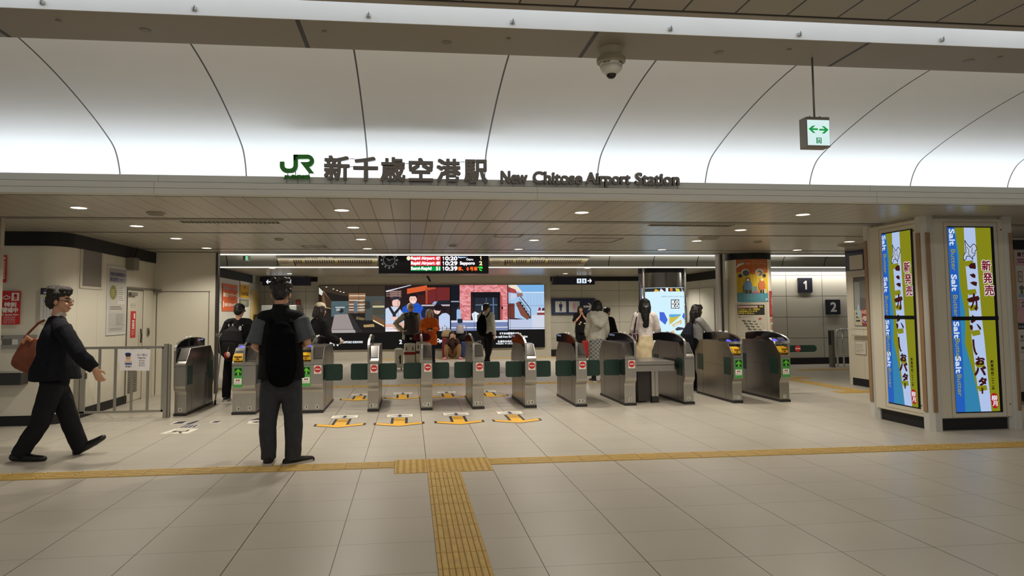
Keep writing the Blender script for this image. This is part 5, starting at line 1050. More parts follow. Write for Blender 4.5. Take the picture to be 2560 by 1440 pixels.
def art(pn, t):
    """tall split screen: blue wave, white band, olive ground, product lettering"""
    OL, WH, B1, B2, BRN = (138, 140, 22), (186, 206, 246), (36, 98, 196), (52, 136, 182), (62, 18, 16)
    pn.rect(0, 0, 1, 1, (8, 8, 8), 0)
    c = lambda u: .005+u*.93
    P_ = lambda pts, col, l: pn.poly([(c(u), v) for u, v in pts], col, l)
    P_([(0, .006), (1, .006), (1, .994), (0, .994)], OL, 1)
    wave = [(.17, .006), (.20, .08), (.235, .16), (.215, .24), (.225, .32), (.27, .40), (.31, .46), (.30, .55), (.27, .63), (.34, .70), (.42, .78), (.46, .84), (.52, .92), (.56, .994)]
    P_([(0, .006)]+wave+[(0, .994)], B2, 2)
    P_([(0, .006), (.16, .006), (.19, .2), (.20, .4), (.19, .52), (.20, .7), (.20, .994), (0, .994)], B1, 3)
    band = [(.38, .006), (.37, .18), (.40, .35), (.40, .47), (.42, .55), (.44, .64), (.47, .75), (.50, .84), (.53, .92), (.56, .994)]
    bandr = [(.64, .006), (.65, .20), (.67, .35), (.69, .50), (.72, .60), (.74, .70), (.76, .82), (.79, .92), (.80, .994)]
    P_(band+bandr[::-1], WH, 2)
    for v in (.19, .345, .43, .565, .735, .86): k = band[min(9, int(v*10))][0]; P_([(k-.04, v), (k+.18, v-.006), (k+.20, v+.02), (k+.02, v+.028)], OL, 3)
    # island outline drawing
    isl = [(.385, .075), (.43, .095), (.50, .115), (.58, .095), (.62, .10), (.66, .12), (.61, .135), (.60, .155), (.54, .165), (.55, .18), (.50, .165), (.44, .16), (.40, .165), (.39, .18), (.34, .185), (.33, .165), (.36, .15), (.40, .14)]
    P_(isl, (196, 210, 236), 4); pn.line([(c(u), v) for u, v in isl+isl[:1]], .009, (30, 34, 50), 5); pn.line([(c(u), v) for u, v in ((.42, .11), (.47, .13), (.45, .15), (.50, .16))], .007, (30, 34, 50), 5); pn.line([(c(u), v) for u, v in ((.55, .115), (.53, .14), (.58, .15))], .007, (30, 34, 50), 5)
    B = lambda pts, l=5: P_(pts, BRN, l)
    B([(.44, .215), (.50, .200), (.60, .198), (.61, .222), (.60, .232), (.47, .228)]); B([(.45, .262), (.55, .255), (.59, .265), (.585, .28), (.52, .278)]); B([(.45, .305), (.54, .298), (.62, .303), (.60, .325), (.52, .318)])
    B([(.36, .395), (.42, .387), (.50, .382), (.51, .36), (.56, .368), (.55, .380), (.63, .376), (.66, .392), (.63, .402), (.60, .402), (.60, .44), (.57, .46), (.53, .448), (.52, .44), (.56, .435), (.56, .405), (.53, .408), (.50, .43), (.46, .445), (.43, .442), (.46, .43), (.49, .41), (.41, .412)])
    B([(.42, .515), (.45, .49), (.47, .478), (.51, .487), (.56, .487), (.57, .497), (.53, .513), (.45, .525)])
    B([(.39, .535), (.45, .532), (.47, .545), (.45, .565), (.41, .556)]); B([(.55, .527), (.59, .53), (.65, .548), (.655, .562), (.61, .555)])
    pn.line([(c(u), v) for u, v in ((.46, .61), (.465, .65), (.49, .68), (.53, .692))], .026, BRN, 5)
    for ch, u0, v0, u1, v1 in (('お', .50, .705, .69, .745), ('バ', .45, .757, .71, .80), ('タ', .54, .815, .71, .855)): pn.text(ch, c(u0), v0, c(u1), v1, BRN, 6, bold=.006)
    pn.line([(c(.61), .868), (c(.605), .90)], .022, BRN, 6)
    for i, ch in enumerate('新発売'):
        u0 = .75+.02*i; v0 = .185+.067*i
        pn.text(ch, c(u0), v0, c(u0+.20), v0+.055, (236, 226, 226), 5, bold=.011); pn.text(ch, c(u0), v0, c(u0+.20), v0+.055, (120, 18, 40), 6, bold=.003)
    for i, ch in enumerate('創業昭和二十二年'): pn.text(ch, c(.83), .722+.0205*i, c(.895), .738+.0205*i, (32, 30, 10), 5, bold=.0012)
    pn.circ(c(.875), .925, .085, (176, 24, 32), 5, ry=.028); pn.circ(c(.885), .955, .075, (176, 24, 32), 5, ry=.024); pn.text('柳', c(.81), .91, c(.94), .937, (240, 230, 236), 6, bold=.002); pn.text('月', c(.83), .941, c(.94), .966, (240, 230, 236), 6, bold=.002)
    for v, s_ in ((.015, 'Salt'), (.262, 'Salt'), (.515, 'Salt'), (.70, 'Salt')): pn.text(s_, c(.03), v, c(.15), v+.088, (222, 234, 248), 5, rot=90, bold=.003)
    for v, s_ in ((.125, 'Butter'), (.372, 'Butter'), (.605, 'Butter'), (.795, 'Butter')): pn.text(s_, c(.05), v, c(.15), v+.115, (150, 156, 76), 5, rot=90, bold=.001)
    pn.rect(0, .487, 1, .508, (8, 8, 8), 8); pn.build('picture', t)
t = thing('digital_signage_screen', 'tall split advert screen on the front face of the digital pillar', 'advert screen', (6.7, PY0, .3))
facepanel('front').build('face_panel', t)
pn = rectp(F4, PY0-.004, emit=.85, eps=.0009); m = MB(); o = .05
for (a0, a1, b0, b1) in ((pn.c[0].x-o, pn.c[0].x-o+.004, pn.c[2].z-o, pn.c[0].z+o), (pn.c[1].x+o, pn.c[1].x+o+.004, pn.c[2].z-o, pn.c[0].z+o), (pn.c[0].x-o, pn.c[1].x+o, pn.c[0].z+o, pn.c[0].z+o+.004), (pn.c[0].x-o, pn.c[1].x+o, pn.c[2].z-o-.004, pn.c[2].z-o)): m.box(a0, a1, PY0-.003, PY0, b0, b1, M((150, 140, 120), .5))
for x in (fx1-.025,):
    for z in (.30, 2.40): m.tube([(x, PY0-.003, z), (x, PY0+.01, z)], .009, HOLE, 10)
m.build('access_frame', t); art(pn, t)
t = thing('digital_signage_screen', 'tall split advert screen on the left face of the digital pillar', 'advert screen', (PX0, 7.9, .3))
facepanel('side').build('face_panel', t)
pn = sidep(L4, X=PX0-.004, emit=.85, eps=.0009); pn.n = Vector((-1, 0, 0)); m = MB()
ya, yb = max(pn.c[0].y, pn.c[1].y), min(pn.c[0].y, pn.c[1].y)
for (a0, a1, b0, b1) in ((yb-o, yb-o+.004, pn.c[2].z-o, pn.c[0].z+o), (ya+o, ya+o+.004, pn.c[2].z-o, pn.c[0].z+o), (yb-o, ya+o, pn.c[0].z+o, pn.c[0].z+o+.004), (yb-o, ya+o, pn.c[2].z-o-.004, pn.c[2].z-o)): m.box(PX0-.003, PX0, a0, a1, b0, b1, M((150, 140, 120), .5))
for z in (.28, 2.40): m.tube([(PX0-.003, PY0+.16, z), (PX0+.01, PY0+.16, z)], .009, HOLE, 10)
m.build('access_frame', t); art(pn, t)
for nm, x, y, lb in (('post', PX0+.06, PY0+.06, 'near left'), ('post', PX1-.05, PY0+.06, 'near right'), ('post', PX0+.06, PY1-.05, 'far left')):
    t = thing('corner_post', 'white corner post with wooden rub strips at the %s edge of the digital pillar' % lb, 'corner post', (x, y, 0))
    m = MB(); c_ = .065; m.prism([(x-c_, y-c_*.3, 0), (x-c_*.3, y-c_, 0), (x+c_, y-c_, 0), (x+c_, y+c_, 0), (x-c_, y+c_, 0)], (0, 0, ZC), PCH); m.build('post', t)
    if 'right' in lb: MB().box(x+.066, x+.082, y-.045, y+.05, .22, 2.36, WOOD).build('wood_strip', t, bevel=.004)
    if 'near' in lb: MB().box(x-.045 if 'left' in lb else x+.02, x+.012 if 'left' in lb else x+.06, y-.078, y-.066, .22, 2.36, WOOD).build('wood_strip', t, bevel=.004)
    if 'left' in lb: MB().box(x-.080, x-.066, y-.01, y+.05, .22, 2.36, WOOD).build('wood_strip', t, bevel=.004)

# ------------------------------------------------------------------ ticket office at right
XR = 8.44
def sideR(px, X=XR, **k):
    q = [onX(x, y, X) for x, y in px]; ya = (q[0].y+q[3].y)/2; yb = (q[1].y+q[2].y)/2; zt = (q[0].z+q[1].z)/2; zb = (q[2].z+q[3].z)/2
    pn = Panel((X, ya, zt), (X, yb, zt), (X, yb, zb), (X, ya, zb), **k); pn.n = Vector((-1, 0, 0)); return pn
t = thing('office_window', 'cream framed ticket office window with papers inside, left of the digital pillar', 'window', onX(2150, 816, XR))
W4 = ((2132, 693), (2185, 689.5), (2190, 818), (2137.5, 815.5)); pn = sideR(W4); pn.rect(-.12, -.05, 1.12, 1.05, (206, 198, 178), 0); pn.rect(0, 0, 1, 1, M((92, 96, 92), .12), 1); pn.build('frame', t)
pn = sideR(W4); pn.rect(.04, .10, .30, .98, M((150, 152, 144), .3), 2); pn.rect(.30, .08, 1, .43, M((112, 118, 112), .15), 2); pn.rect(.02, .67, .36, .98, (196, 192, 160), 3); pn.fake(.08, .72, .3, .94, 3, (70, 66, 60), 4); pn.rect(.36, .65, .72, .98, (150, 62, 52), 3); pn.text('AED', .38, .67, .66, .74, (224, 196, 186), 4, bold=.002); pn.circ(.52, .86, .15, (206, 186, 186), 4, ry=.075); pn.poly([(.40, .84), (.52, .90), (.64, .84), (.64, .88), (.52, .94), (.40, .88)], (120, 70, 120), 5)
pn.poly([(.72, .96), (.74, .66), (.84, .62), (.98, .62), (1, .96)], (206, 210, 212), 3); pn.poly([(.16, .72), (.2, .56), (.26, .56), (.3, .72), (.3, .82), (.18, .82)], (170, 196, 214), 5); pn.build('display', t)
q = onX(2136, 837, XR), onX(2184, 840, XR); MB().box(XR-.06, XR+.02, q[1].y, q[0].y, q[0].z-.012, q[0].z+.012, M((190, 184, 166), .4)).build('sill', t, bevel=.004)
pn = sideR(((2137, 851.5), (2165, 854.5), (2166, 888.5), (2138, 885))); pn.backing(.002, (210, 204, 188)); pn.rect(0, 0, 1, 1, (120, 114, 100), 0); pn.rect(.03, .03, .97, .97, (216, 209, 194), 1); pn.fake(.1, .22, .85, .9, 6, (120, 112, 100), 2, fill=.25, seed=5); tag(pn.build('paper_notice'), 'small paper notice under the ticket office window', 'notice')
t = thing('office_sign_box', 'dark navy fascia box above the ticket office window with a cream square on it', 'sign box', onX(2146, 672, XR))
q = [onX(x, y, XR) for x, y in ((2118, 627), (2185, 620), (2185, 672), (2118, 640))]
MB().box(XR-.05, XR+.02, q[1].y, q[0].y, q[2].z, min(q[0].z, ZC), NVY_).build('box', t)
q = [onX(x, y, XR-.06) for x, y in ((2124, 640), (2156, 636), (2156, 672), (2124, 674))]
MB().box(XR-.07, XR-.05, q[1].y, q[0].y, q[2].z, q[0].z, PBE).build('cover', t)
# handrails in front of the platform wall
def rail(x0, x1, y, lab):
    t = thing('stair_handrail', lab, 'handrail', (x0, y, 0)); zt_ = .92
    m = MB(); pts = [(x0, y, 0), (x0, y, zt_-.06), (x0+.02, y, zt_-.015), (x0+.07, y, zt_), (x1, y, zt_)]; m.tube(pts, .024, CHROME, 10); m.build('rail', t, smooth=True)
    for x in (x0+.17, x0+.34, x0+.5): MB().tube([(x, y, 0), (x, y, zt_)], .02, CHROME, 10).build('baluster', t, smooth=True)
a_ = at(2094, 900, 16.2); rail(a_.x, a_.x+1.6, 16.2, 'chrome stair handrail in front of the platform number wall')
a_ = at(2083, 900, 16.0); t = thing('gate_pillar', 'slim grey pillar beside the chrome stair handrail', 'pillar', (a_.x, 16.0, 0)); MB().box(a_.x-.05, a_.x+.03, 15.95, 16.1, 0, .93, M((120, 118, 112), .4, .3)).build('body', t, bevel=.012); MB().box(a_.x-.055, a_.x-.05, 15.97, 16.08, .55, .90, BLACK).build('face', t)
# posters at the right edge, on the front of the office block
def pink(pn):
    pn.backing(.02, (210, 206, 198)); pn.rect(0, 0, 1, 1, (206, 196, 190), 0)
Yq = 9.63
pn = rectp(((2540, 628), (2640, 628), (2640, 806), (2545, 806)), Yq); pink(pn); a = Ad(pn, 2542, 628, 2640, 806)
a.rect(2542, 628, 2640, 806, (226, 218, 212), 1).rect(2542, 644, 2640, 664, (216, 176, 184), 2).text('周り品のお知らせ', 2546, 631, 2634, 642, (96, 30, 40), 3, bold=.003).p.fake(.05, .11, .95, .18, 2, (120, 50, 60), 3)
a.rect(2545, 678, 2557, 706, (150, 120, 60), 2).rect(2547, 681, 2555, 703, (226, 218, 212), 3).text('6', 2548.5, 683, 2553.5, 696, (90, 70, 50), 4).ell(2553, 720, 6, 6, (110, 112, 96), 2).poly([(2549, 735), (2551, 716), (2555, 716), (2557, 735)], (120, 124, 100), 3).rect(2545, 736, 2600, 743, (150, 176, 206), 2).rect(2542, 748, 2640, 806, (222, 170, 178), 2).rect(2547, 752, 2562, 768, (232, 224, 220), 3).text('立', 2549, 753, 2560, 767, (120, 30, 40), 4, bold=.002).rect(2580, 752, 2636, 790, (232, 224, 220), 3)
tag(pn.build('poster'), 'pink and white poster with pictograms cut by the right edge of the picture', 'poster')
pn = rectp(((2545, 808), (2640, 808), (2640, 900), (2549, 900)), Yq); pink(pn); a = Ad(pn, 2547, 808, 2640, 900); a.rect(2547, 808, 2640, 900, (222, 216, 208), 1).rect(2547, 808, 2640, 823, (28, 28, 34), 2).text('Information', 2549, 812, 2600, 820, (214, 214, 220), 3)
for y in (838, 866): a.rect(2552, y, 2559, y+7, (110, 104, 100), 2).rect(2562, y, 2569, y+7, (110, 104, 100), 2).rect(2549, y+13, 2636, y+14.5, (180, 80, 90), 2)
a.rect(2552, 848, 2566, 850, (120, 114, 110), 2)
tag(pn.build('poster'), 'white information sheet with black heading below the pink poster at the right edge', 'poster')
# ------------------------------------------------------------------ people
def fabric(c, rough=.85): return M(c, rough, var=.12, scale=14, bump=.25, spec=.2)
SKIN = M((206, 156, 126), .5, var=.03, scale=20); SKIN2 = M((222, 178, 150), .5, var=.03, scale=20); EYEM = M((30, 22, 20), .3); LIP = M((178, 108, 96), .5)
from mathutils import noise as mnoise
def blob(name, mb, vox, parent, mats, smooth=4, pick=None, crease=0.0, cs=(9, 9, 5)):
    """closes a set of overlapping tubes into one continuous skin"""
    me = mb.mesh('tmp'); o = bpy.data.objects.new('tmp', me); COL.objects.link(o)
    r = o.modifiers.new('r', 'REMESH'); r.mode = 'VOXEL'; r.voxel_size = vox; r.use_smooth_shade = True
    s = o.modifiers.new('s', 'SMOOTH'); s.factor = .5; s.iterations = smooth
    res = bpy.data.meshes.new_from_object(o.evaluated_get(bpy.context.evaluated_depsgraph_get()))
    bpy.data.objects.remove(o); bpy.data.meshes.remove(me)
    if crease:                                   # folds of cloth, strands of hair
        import numpy as np
        n = len(res.vertices); co = np.empty(n*3, 'f'); nr = np.empty(n*3, 'f'); res.vertices.foreach_get('co', co); res.vertex_normals.foreach_get('vector', nr)
        P = (co.reshape(-1, 3)*np.array(cs, 'f')).tolist(); d = np.array([1.4*mnoise.noise(p)+.8*mnoise.noise((p[0]*2.3, p[1]*2.3, p[2]*2.3)) for p in P], 'f')
        co = co.reshape(-1, 3)+nr.reshape(-1, 3)*(crease*d)[:, None]; res.vertices.foreach_set('co', co.ravel()); res.update()
    off = origin(parent) if parent else Vector()
    res.materials.clear()
    for m in mats: res.materials.append(m)
    if pick:
        for p in res.polygons: p.material_index = pick(p.center)
    else: res.polygons.foreach_set('material_index', [0]*len(res.polygons))
    res.polygons.foreach_set('use_smooth', [True]*len(res.polygons))
    res.transform(Matrix.Translation(-off)); res.name = name
    ob = bpy.data.objects.new(name, res); COL.objects.link(ob)
    if parent: ob.parent = parent
    return ob
STD = dict(pel=(0, 0, .93), chest=(0, .005, 1.27), neck=(0, -.015, 1.45), head=(0, .015, 1.602), sL=(-.175, -.01, 1.40), sR=(.175, -.01, 1.40), eL=(-.235, -.03, 1.12), eR=(.235, -.03, 1.12), wL=(-.235, .05, .88), wR=(.235, .05, .88),
           hL=(-.085, 0, .90), hR=(.085, 0, .90), kL=(-.095, .02, .49), kR=(.095, .02, .49), aL=(-.10, -.02, .085), aR=(.10, -.02, .085), fL=(0, .25, -1), fR=(0, .25, -1), tL=(-.15, 1, 0), tR=(.15, 1, 0))
FEM = dict(sL=(-.150, -.01, 1.40), sR=(.150, -.01, 1.40), eL=(-.195, -.03, 1.13), eR=(.195, -.03, 1.13), wL=(-.20, .05, .89), wR=(.20, .05, .89))
class Person:
    def __init__(s, label, pos, height, yaw, over=None, hpitch=0, hyaw=0, skin=SKIN, world=None, vox=.009, name='person', fem=False):
        s.s = height/1.72; a = math.radians(yaw); s.F = Vector((math.sin(a), math.cos(a), 0)); s.R = Vector((math.cos(a), -math.sin(a), 0)); s.U = Vector((0, 0, 1)); s.vox = vox
        s.pos = Vector((pos[0], pos[1], 0)); d = dict(STD); d.update(FEM if fem else {}); d.update(over or {})
        s.J = {}
        for k, v in d.items():
            q = s.R*v[0] + s.F*v[1] + s.U*v[2]
            s.J[k] = q.normalized() if k[0] in 'ft' else s.pos + q*s.s
        for k, v in (world or {}).items(): s.J[k] = Vector(v).normalized() if k[0] in 'ft' else Vector(v)
        s.root = thing(name, label, 'person', s.pos)
        ay = math.radians(hyaw); f = s.F*math.cos(ay)+s.R*math.sin(ay); r = s.R*math.cos(ay)-s.F*math.sin(ay); ap = math.radians(hpitch)
        s.hf = f*math.cos(ap)-s.U*math.sin(ap); s.hu = s.U*math.cos(ap)+f*math.sin(ap); s.hr = r; s.skin = skin
    def H(s, x, y, z): return s.J['head'] + (s.hr*x+s.hf*y+s.hu*z)*s.s*1.06
    def L(s, x, y, z): return s.pos + (s.R*x+s.F*y+s.U*z)*s.s
    def hrot(s): return Matrix((s.hr, s.hf, s.hu)).transposed()
    def limb(s, m, ps, rs, n=12, cap='round'): m.tube(ps, [r*s.s for r in rs], SKIN, n, cap=cap)
    def body(s, hands=True):
        m = MB(); k = s.s; J = s.J; q = s.hrot()
        E_ = lambda c, r: m.ell(s.H(*c), [v*k for v in r], SKIN, 16, 10, rot=q)
        E_((0, -.012, .030), (.074, .093, .086)); E_((0, .024, -.028), (.060, .068, .082)); E_((0, .046, -.078), (.040, .038, .030)); E_((0, .078, .026), (.046, .016, .012)); E_((0, .086, -.064), (.022, .012, .010))
        E_((.034, .066, -.030), (.022, .022, .022)); E_((-.034, .066, -.030), (.022, .022, .022))
        m.tube([s.H(0, .086, .012), s.H(0, .102, -.022), s.H(0, .104, -.034)], [.009*k, .014*k, .012*k], SKIN, 8, cap='round')
        for g in (-1, 1): E_((g*.077, -.008, -.008), (.011, .022, .032))
        m.tube([J['neck']-s.U*.04*k, J['neck']+s.U*.02*k, s.H(0, -.012, -.06)], [.062*k, .054*k, .052*k], SKIN, 14, cap='round')
        p, c, nk = J['pel'], J['chest'], J['neck']; w_ = p.lerp(c, .48)
        m.tube([p-s.U*.07*k, p, w_, c, c.lerp(nk, .55), nk-s.U*.01], [(x*k, y*k) for x, y in ((.14, .10), (.160, .108), (.132, .098), (.150, .108), (.145, .095), (.065, .06))], SKIN, 20, side=s.R, cap='round')
        for g in 'LR':
            sh, e, w = J['s'+g], J['e'+g], J['w'+g]; h, kn, a = J['h'+g], J['k'+g], J['a'+g]
            m.tube([nk-s.U*.03*k, sh], [.055*k, .056*k], SKIN, 12, cap='round')
            s.limb(m, [sh, sh.lerp(e, .45), e, e.lerp(w, .3), w], [.052, .046, .038, .040, .026])
            m.tube([p.lerp(h, .5), h, h.lerp(kn, .5), kn, kn.lerp(a, .3), a], [x*k for x in (.09, .088, .074, .054, .056, .036)], SKIN, 14, cap='round')
            t = J['t'+g]; m.tube([a, a-s.U*.03*k], .036*k, SKIN, 10, cap='round'); m.tube([a-t*.03*k-s.U*.04*k, a+t*.06*k-s.U*.042*k, a+t*.12*k-s.U*.05*k], [.030*k, .030*k, .022*k], SKIN, 10, cap='round')
            if hands:
                f = J['f'+g]; up = (e-w).normalized(); sd = s.F - f*s.F.dot(f)
                if sd.length < .3: sd = s.U - f*s.U.dot(f)
                sd.normalize(); nrm = f.cross(sd)*(1 if g == 'L' else -1)
                if nrm.dot(s.pos+s.U*J['w'+g].z-J['w'+g]) < 0: nrm = -nrm
                m.tube([w, w+f*.03*k, w+f*.085*k], [(.026*k, .020*k), (.036*k, .018*k), (.040*k, .015*k)], SKIN, 12, side=sd, cap='round')
                for i, ln in enumerate((.072, .080, .075, .058)):
                    b = w+f*.085*k+sd*(.030-.020*i)*k; d1 = (f+nrm*.25).normalized(); d2 = (f+nrm*.8).normalized(); d3 = (f*.6+nrm).normalized()
                    m.tube([b, b+d1*ln*.42*k, b+(d1*.42+d2*.33)*ln*k, b+(d1*.42+d2*.33+d3*.25)*ln*k], [.0105*k, .0098*k, .009*k, .008*k], SKIN, 8, cap='round')
                b = w+f*.03*k+sd*.032*k; d1 = (f*.7+sd*.7+nrm*.3).normalized(); d2 = (f+nrm*.4).normalized(); m.tube([b, b+d1*.035*k, b+d1*.035*k+d2*.03*k], [.013*k, .011*k, .009*k], SKIN, 8, cap='round')
        eyes = [s.H(g*.031, .079, .004) for g in (-1, 1)]; brow = [s.H(g*.033, .088, .027) for g in (-1, 1)]; lip = s.H(0, .094, -.064)
        def pick(c):
            for e in eyes:
                d = c-e
                if abs(d.dot(s.hr)) < .014*k and abs(d.dot(s.hu)) < .006*k and d.length < .03*k: return 1
            for e in brow:
                d = c-e
                if abs(d.dot(s.hr)) < .021*k and abs(d.dot(s.hu)) < .006*k and d.length < .035*k: return 1
            d = c-lip
            if abs(d.dot(s.hr)) < .024*k and abs(d.dot(s.hu)) < .009*k and d.length < .035*k: return 2
            return 0
        s.b = blob('body', m, s.vox*.8, s.root, [s.skin, EYEM, LIP], smooth=2, pick=pick)
    def top(s, name, mat, hem=.86, sleeve='wrist', fat=.0, hemw=None, neck=True, z0=None, ease=.022, shift=0.0):
        m = MB(); k = s.s; J = s.J; p, c, nk = J['pel'], J['chest'], J['neck']; sf = s.F*shift*k
        hm = p+(p-c).normalized()*((J['pel'].z-s.pos.z)/k-hem)*k if hem < .93 else p.lerp(c, (hem-.93)/.34)
        hw = hemw or (.178+fat, .125+fat)
        pts = [hm, hm.lerp(c, .35), hm.lerp(c, .7), c, c.lerp(nk, .5), nk+s.U*.0*k]; rr = [hw, ((hw[0]+.158)/2+fat*.6, (hw[1]+.118)/2+fat*.6), (.160+fat*.5, .120+fat*.7), (.172+fat*.3, .128+fat*.5), (.160, .112), (.078, .072)]
        m.tube([q+sf for q in pts], [(x*k, y*k) for x, y in rr], SKIN, 22, side=s.R, cap=True)
        for g in 'LR':
            sh, e, w = J['s'+g], J['e'+g], J['w'+g]
            m.tube([nk-s.U*.03*k+sf, sh], [.068*k, .074*k], SKIN, 14, cap='round')
            E = ease
            if sleeve == 'wrist': m.tube([sh, sh.lerp(e, .45), e, e.lerp(w, .5), w-(w-e).normalized()*.0], [(.056+E)*k, (.05+E)*k, (.043+E)*k, (.040+E)*k, (.030+E*.8)*k], SKIN, 14, cap=True)
            elif sleeve == 'elbow': m.tube([sh, sh.lerp(e, .5), sh.lerp(e, .88)], [(.058+E)*k, (.056+E)*k, (.060+E)*k], SKIN, 14, cap=True)
            elif sleeve == 'short': m.tube([sh, sh.lerp(e, .6)], [(.058+E)*k, (.058+E)*k], SKIN, 14, cap=True)
        return blob(name, m, s.vox, s.root, [mat], smooth=3, crease=.007)
    def trousers(s, mat, wide=.0, ank=.055, name='trousers', flare=0.0):
        m = MB(); k = s.s; J = s.J; p, c = J['pel'], J['chest']
        m.tube([p-s.U*.06*k, p, p.lerp(c, .35)], [(.165*k, .122*k), (.172*k, .124*k), (.152*k, .115*k)], SKIN, 20, side=s.R, cap='round')
        for g in 'LR':
            h, kn, a = J['h'+g], J['k'+g], J['a'+g]; e = a+(kn-a).normalized()*(ank-.085)*k
            m.tube([p.lerp(h, .5), h, h.lerp(kn, .5), kn, kn.lerp(e, .5), e], [(x+wide*y)*k for x, y in ((.098, 0), (.102, .3), (.090, .6), (.074, 1), (.070, 1+flare), (.060, 1.2+flare))], SKIN, 16, cap=True)
        return blob(name, m, s.vox, s.root, [mat], smooth=3, crease=.007)
    def skirt(s, mat, top=.98, hem=.3, r=(.21, .17), name='skirt'):
        m = MB(); k = s.s; p = s.J['pel']; a = s.L(0, 0, top); b = s.L(0, 0, hem); dx = p-s.L(0, 0, .93); a += dx
        m.tube([b, b.lerp(a, .4), b.lerp(a, .75), a], [(r[0]*k, r[1]*k), (r[0]*.97*k, r[1]*.97*k), (.19*k, .145*k), (.148*k, .115*k)], SKIN, 24, side=s.R, cap=True)
        return blob(name, m, s.vox, s.root, [mat], smooth=3, crease=.007)
    def shoes(s, mat, sole=None, L=.27):
        k = s.s
        for g in 'LR':
            a, t = s.J['a'+g], s.J['t'+g].normalized(); kn = s.J['k'+g]; u = (kn-a).normalized(); up = (u-t*u.dot(t)).normalized(); m = MB(); b = a-up*.044*k; sd = t.cross(up)
            m.tube([b-t*.065*k, b-t*.02*k+up*.004*k, b+t*.06*k-up*.004*k, b+t*.14*k-up*.012*k, b+t*(L-.085)*k-up*.014*k], [(.038*k, .040*k), (.043*k, .044*k), (.047*k, .042*k), (.050*k, .036*k), (.040*k, .030*k)], SKIN, 14, side=sd, cap='round')
            m.tube([a-up*.03*k, a+up*.03*k], .050*k, SKIN, 12, cap='round')
            o = blob('shoe', m, s.vox*.7, s.root, [mat], smooth=2)
            if sole:
                mm = MB(); q = [(-.10, .042), (-.122, 0), (-.10, -.042), (.03, -.053), (.12, -.058), (L-.10, -.050), (L-.045, 0), (L-.10, .050), (.12, .058), (.03, .053)]
                mm.prism([b-up*.041*k+t*x*k+sd*y*k for x, y in q], up*.032*k, sole); mm.build('sole', o)
    def hair(s, mat, style='short', name='hair'):
        m = MB(); k = s.s; q = s.hrot(); E_ = lambda c, r: m.ell(s.H(*c), [v*k for v in r], SKIN, 16, 10, rot=q)
        E_((0, -.030, .046), (.086, .098, .082)); E_((0, -.062, .0), (.078, .066, .085)); E_((0, .045, .088), (.064, .045, .034))
        for g in (-1, 1): E_((g*.066, -.012, .03), (.022, .06, .05))
        if style == 'thick':
            for i in range(26):
                a = i*2.4; z = .02+.1*((i*37) % 26)/26; r = .072; E_((r*math.sin(a), -.03+.085*math.cos(a), z), (.030, .030, .024))
        if style in ('bob', 'long', 'longer'):
            d = dict(bob=-.13, long=-.28, longer=-.40)[style]
            for g in (-1, 1): m.tube([s.H(g*.07, -.015, .05), s.H(g*.088, -.02, -.04), s.H(g*.084, -.025, max(d, -.16))], [(.03*k, .055*k), (.03*k, .062*k), (.022*k, .05*k)], SKIN, 12, side=s.hr, cap='round')
            back = s.H(0, -.07, .02); m.tube([back, s.H(0, -.098, -.06), s.H(0, -.10, -.13), s.H(0, -.10, -.13)+Vector((0, 0, 1))*(d+.13)*k*1.0], [(.088*k, .05*k), (.094*k, .045*k), (.088*k, .04*k), (.06*k, .026*k)], SKIN, 16, side=s.hr, cap='round')
            E_((0, .075, .055), (.066, .024, .034))
        if style == 'pony': E_((0, -.10, -.03), (.045, .04, .07))
        return blob(name, m, s.vox*.8, s.root, [mat], smooth=2, crease=.006 if style in ('bob', 'long', 'longer') else .004, cs=(34, 34, 8) if style in ('bob', 'long', 'longer') else (26, 26, 26))
HAIRB = M((18, 15, 14), .45, var=.25, scale=60, bump=.4); 
def plain(nm, lab, cat, parts, loc=None):
    t = thing(nm, lab, cat, loc)
    return t

# 1 ---- man walking across at left
Yw = 7.42
A = lambda x, y, Y=Yw: at(x, y, Y)
b0 = A(132, 960)
p = Person('person in dark jacket and glasses walking to the right past the railing gate', (b0.x, Yw), 1.76, 90, hpitch=2, vox=.008,
    world=dict(pel=A(137, 948), chest=A(138, 856), neck=A(143, 794), head=A(152, 753), sR=A(156, 822, 7.23), sL=A(136, 822, 7.61), eR=A(199, 888, 7.12), wR=A(237, 922, 7.14), eL=A(112, 888, 7.72), wL=A(128, 846, 7.60),
               hR=A(130, 962, 7.33), hL=A(140, 962, 7.51), kR=A(98, 1062, 7.32), aR=A(52, 1131, 7.30), kL=A(174, 1047, 7.5), aL=A(199, 1112, 7.56), fR=A(247, 943, 7.16)-A(237, 922, 7.14), fL=(0, -.5, 1), tR=(1, -.05, -.02), tL=(.86, 0, .52)))
p.body()
JK = fabric((20, 21, 27)); TR = fabric((26, 27, 30))
p.top('jacket', JK, hem=.77, sleeve='wrist', fat=.05, hemw=(.22, .235), ease=.03)
p.trousers(TR, wide=.014); p.shoes(M((20, 19, 18), .3), L=.30)
m = MB(); q = p.hrot(); E_ = lambda c, r: m.ell(p.H(*c), [v*p.s for v in r], SKIN, 14, 9, rot=q)
E_((0, -.030, .056), (.090, .104, .088)); E_((0, -.072, .005), (.080, .066, .09)); E_((0, .034, .106), (.068, .066, .04)); E_((0, -.06, .11), (.074, .08, .05))
for g in (-1, 1): E_((g*.07, -.03, .02), (.020, .05, .06))
for i in range(22): a = i*2.4; E_((.070*math.sin(a), -.02+.085*math.cos(a), .07+.045*((i*7) % 11)/11), (.026, .030, .022))
blob('hair', m, .006, p.root, [M((58, 54, 51), .8, var=.6, scale=90, bump=.6, spec=.2)], smooth=2, crease=.005, cs=(60, 24, 40))
m = MB()
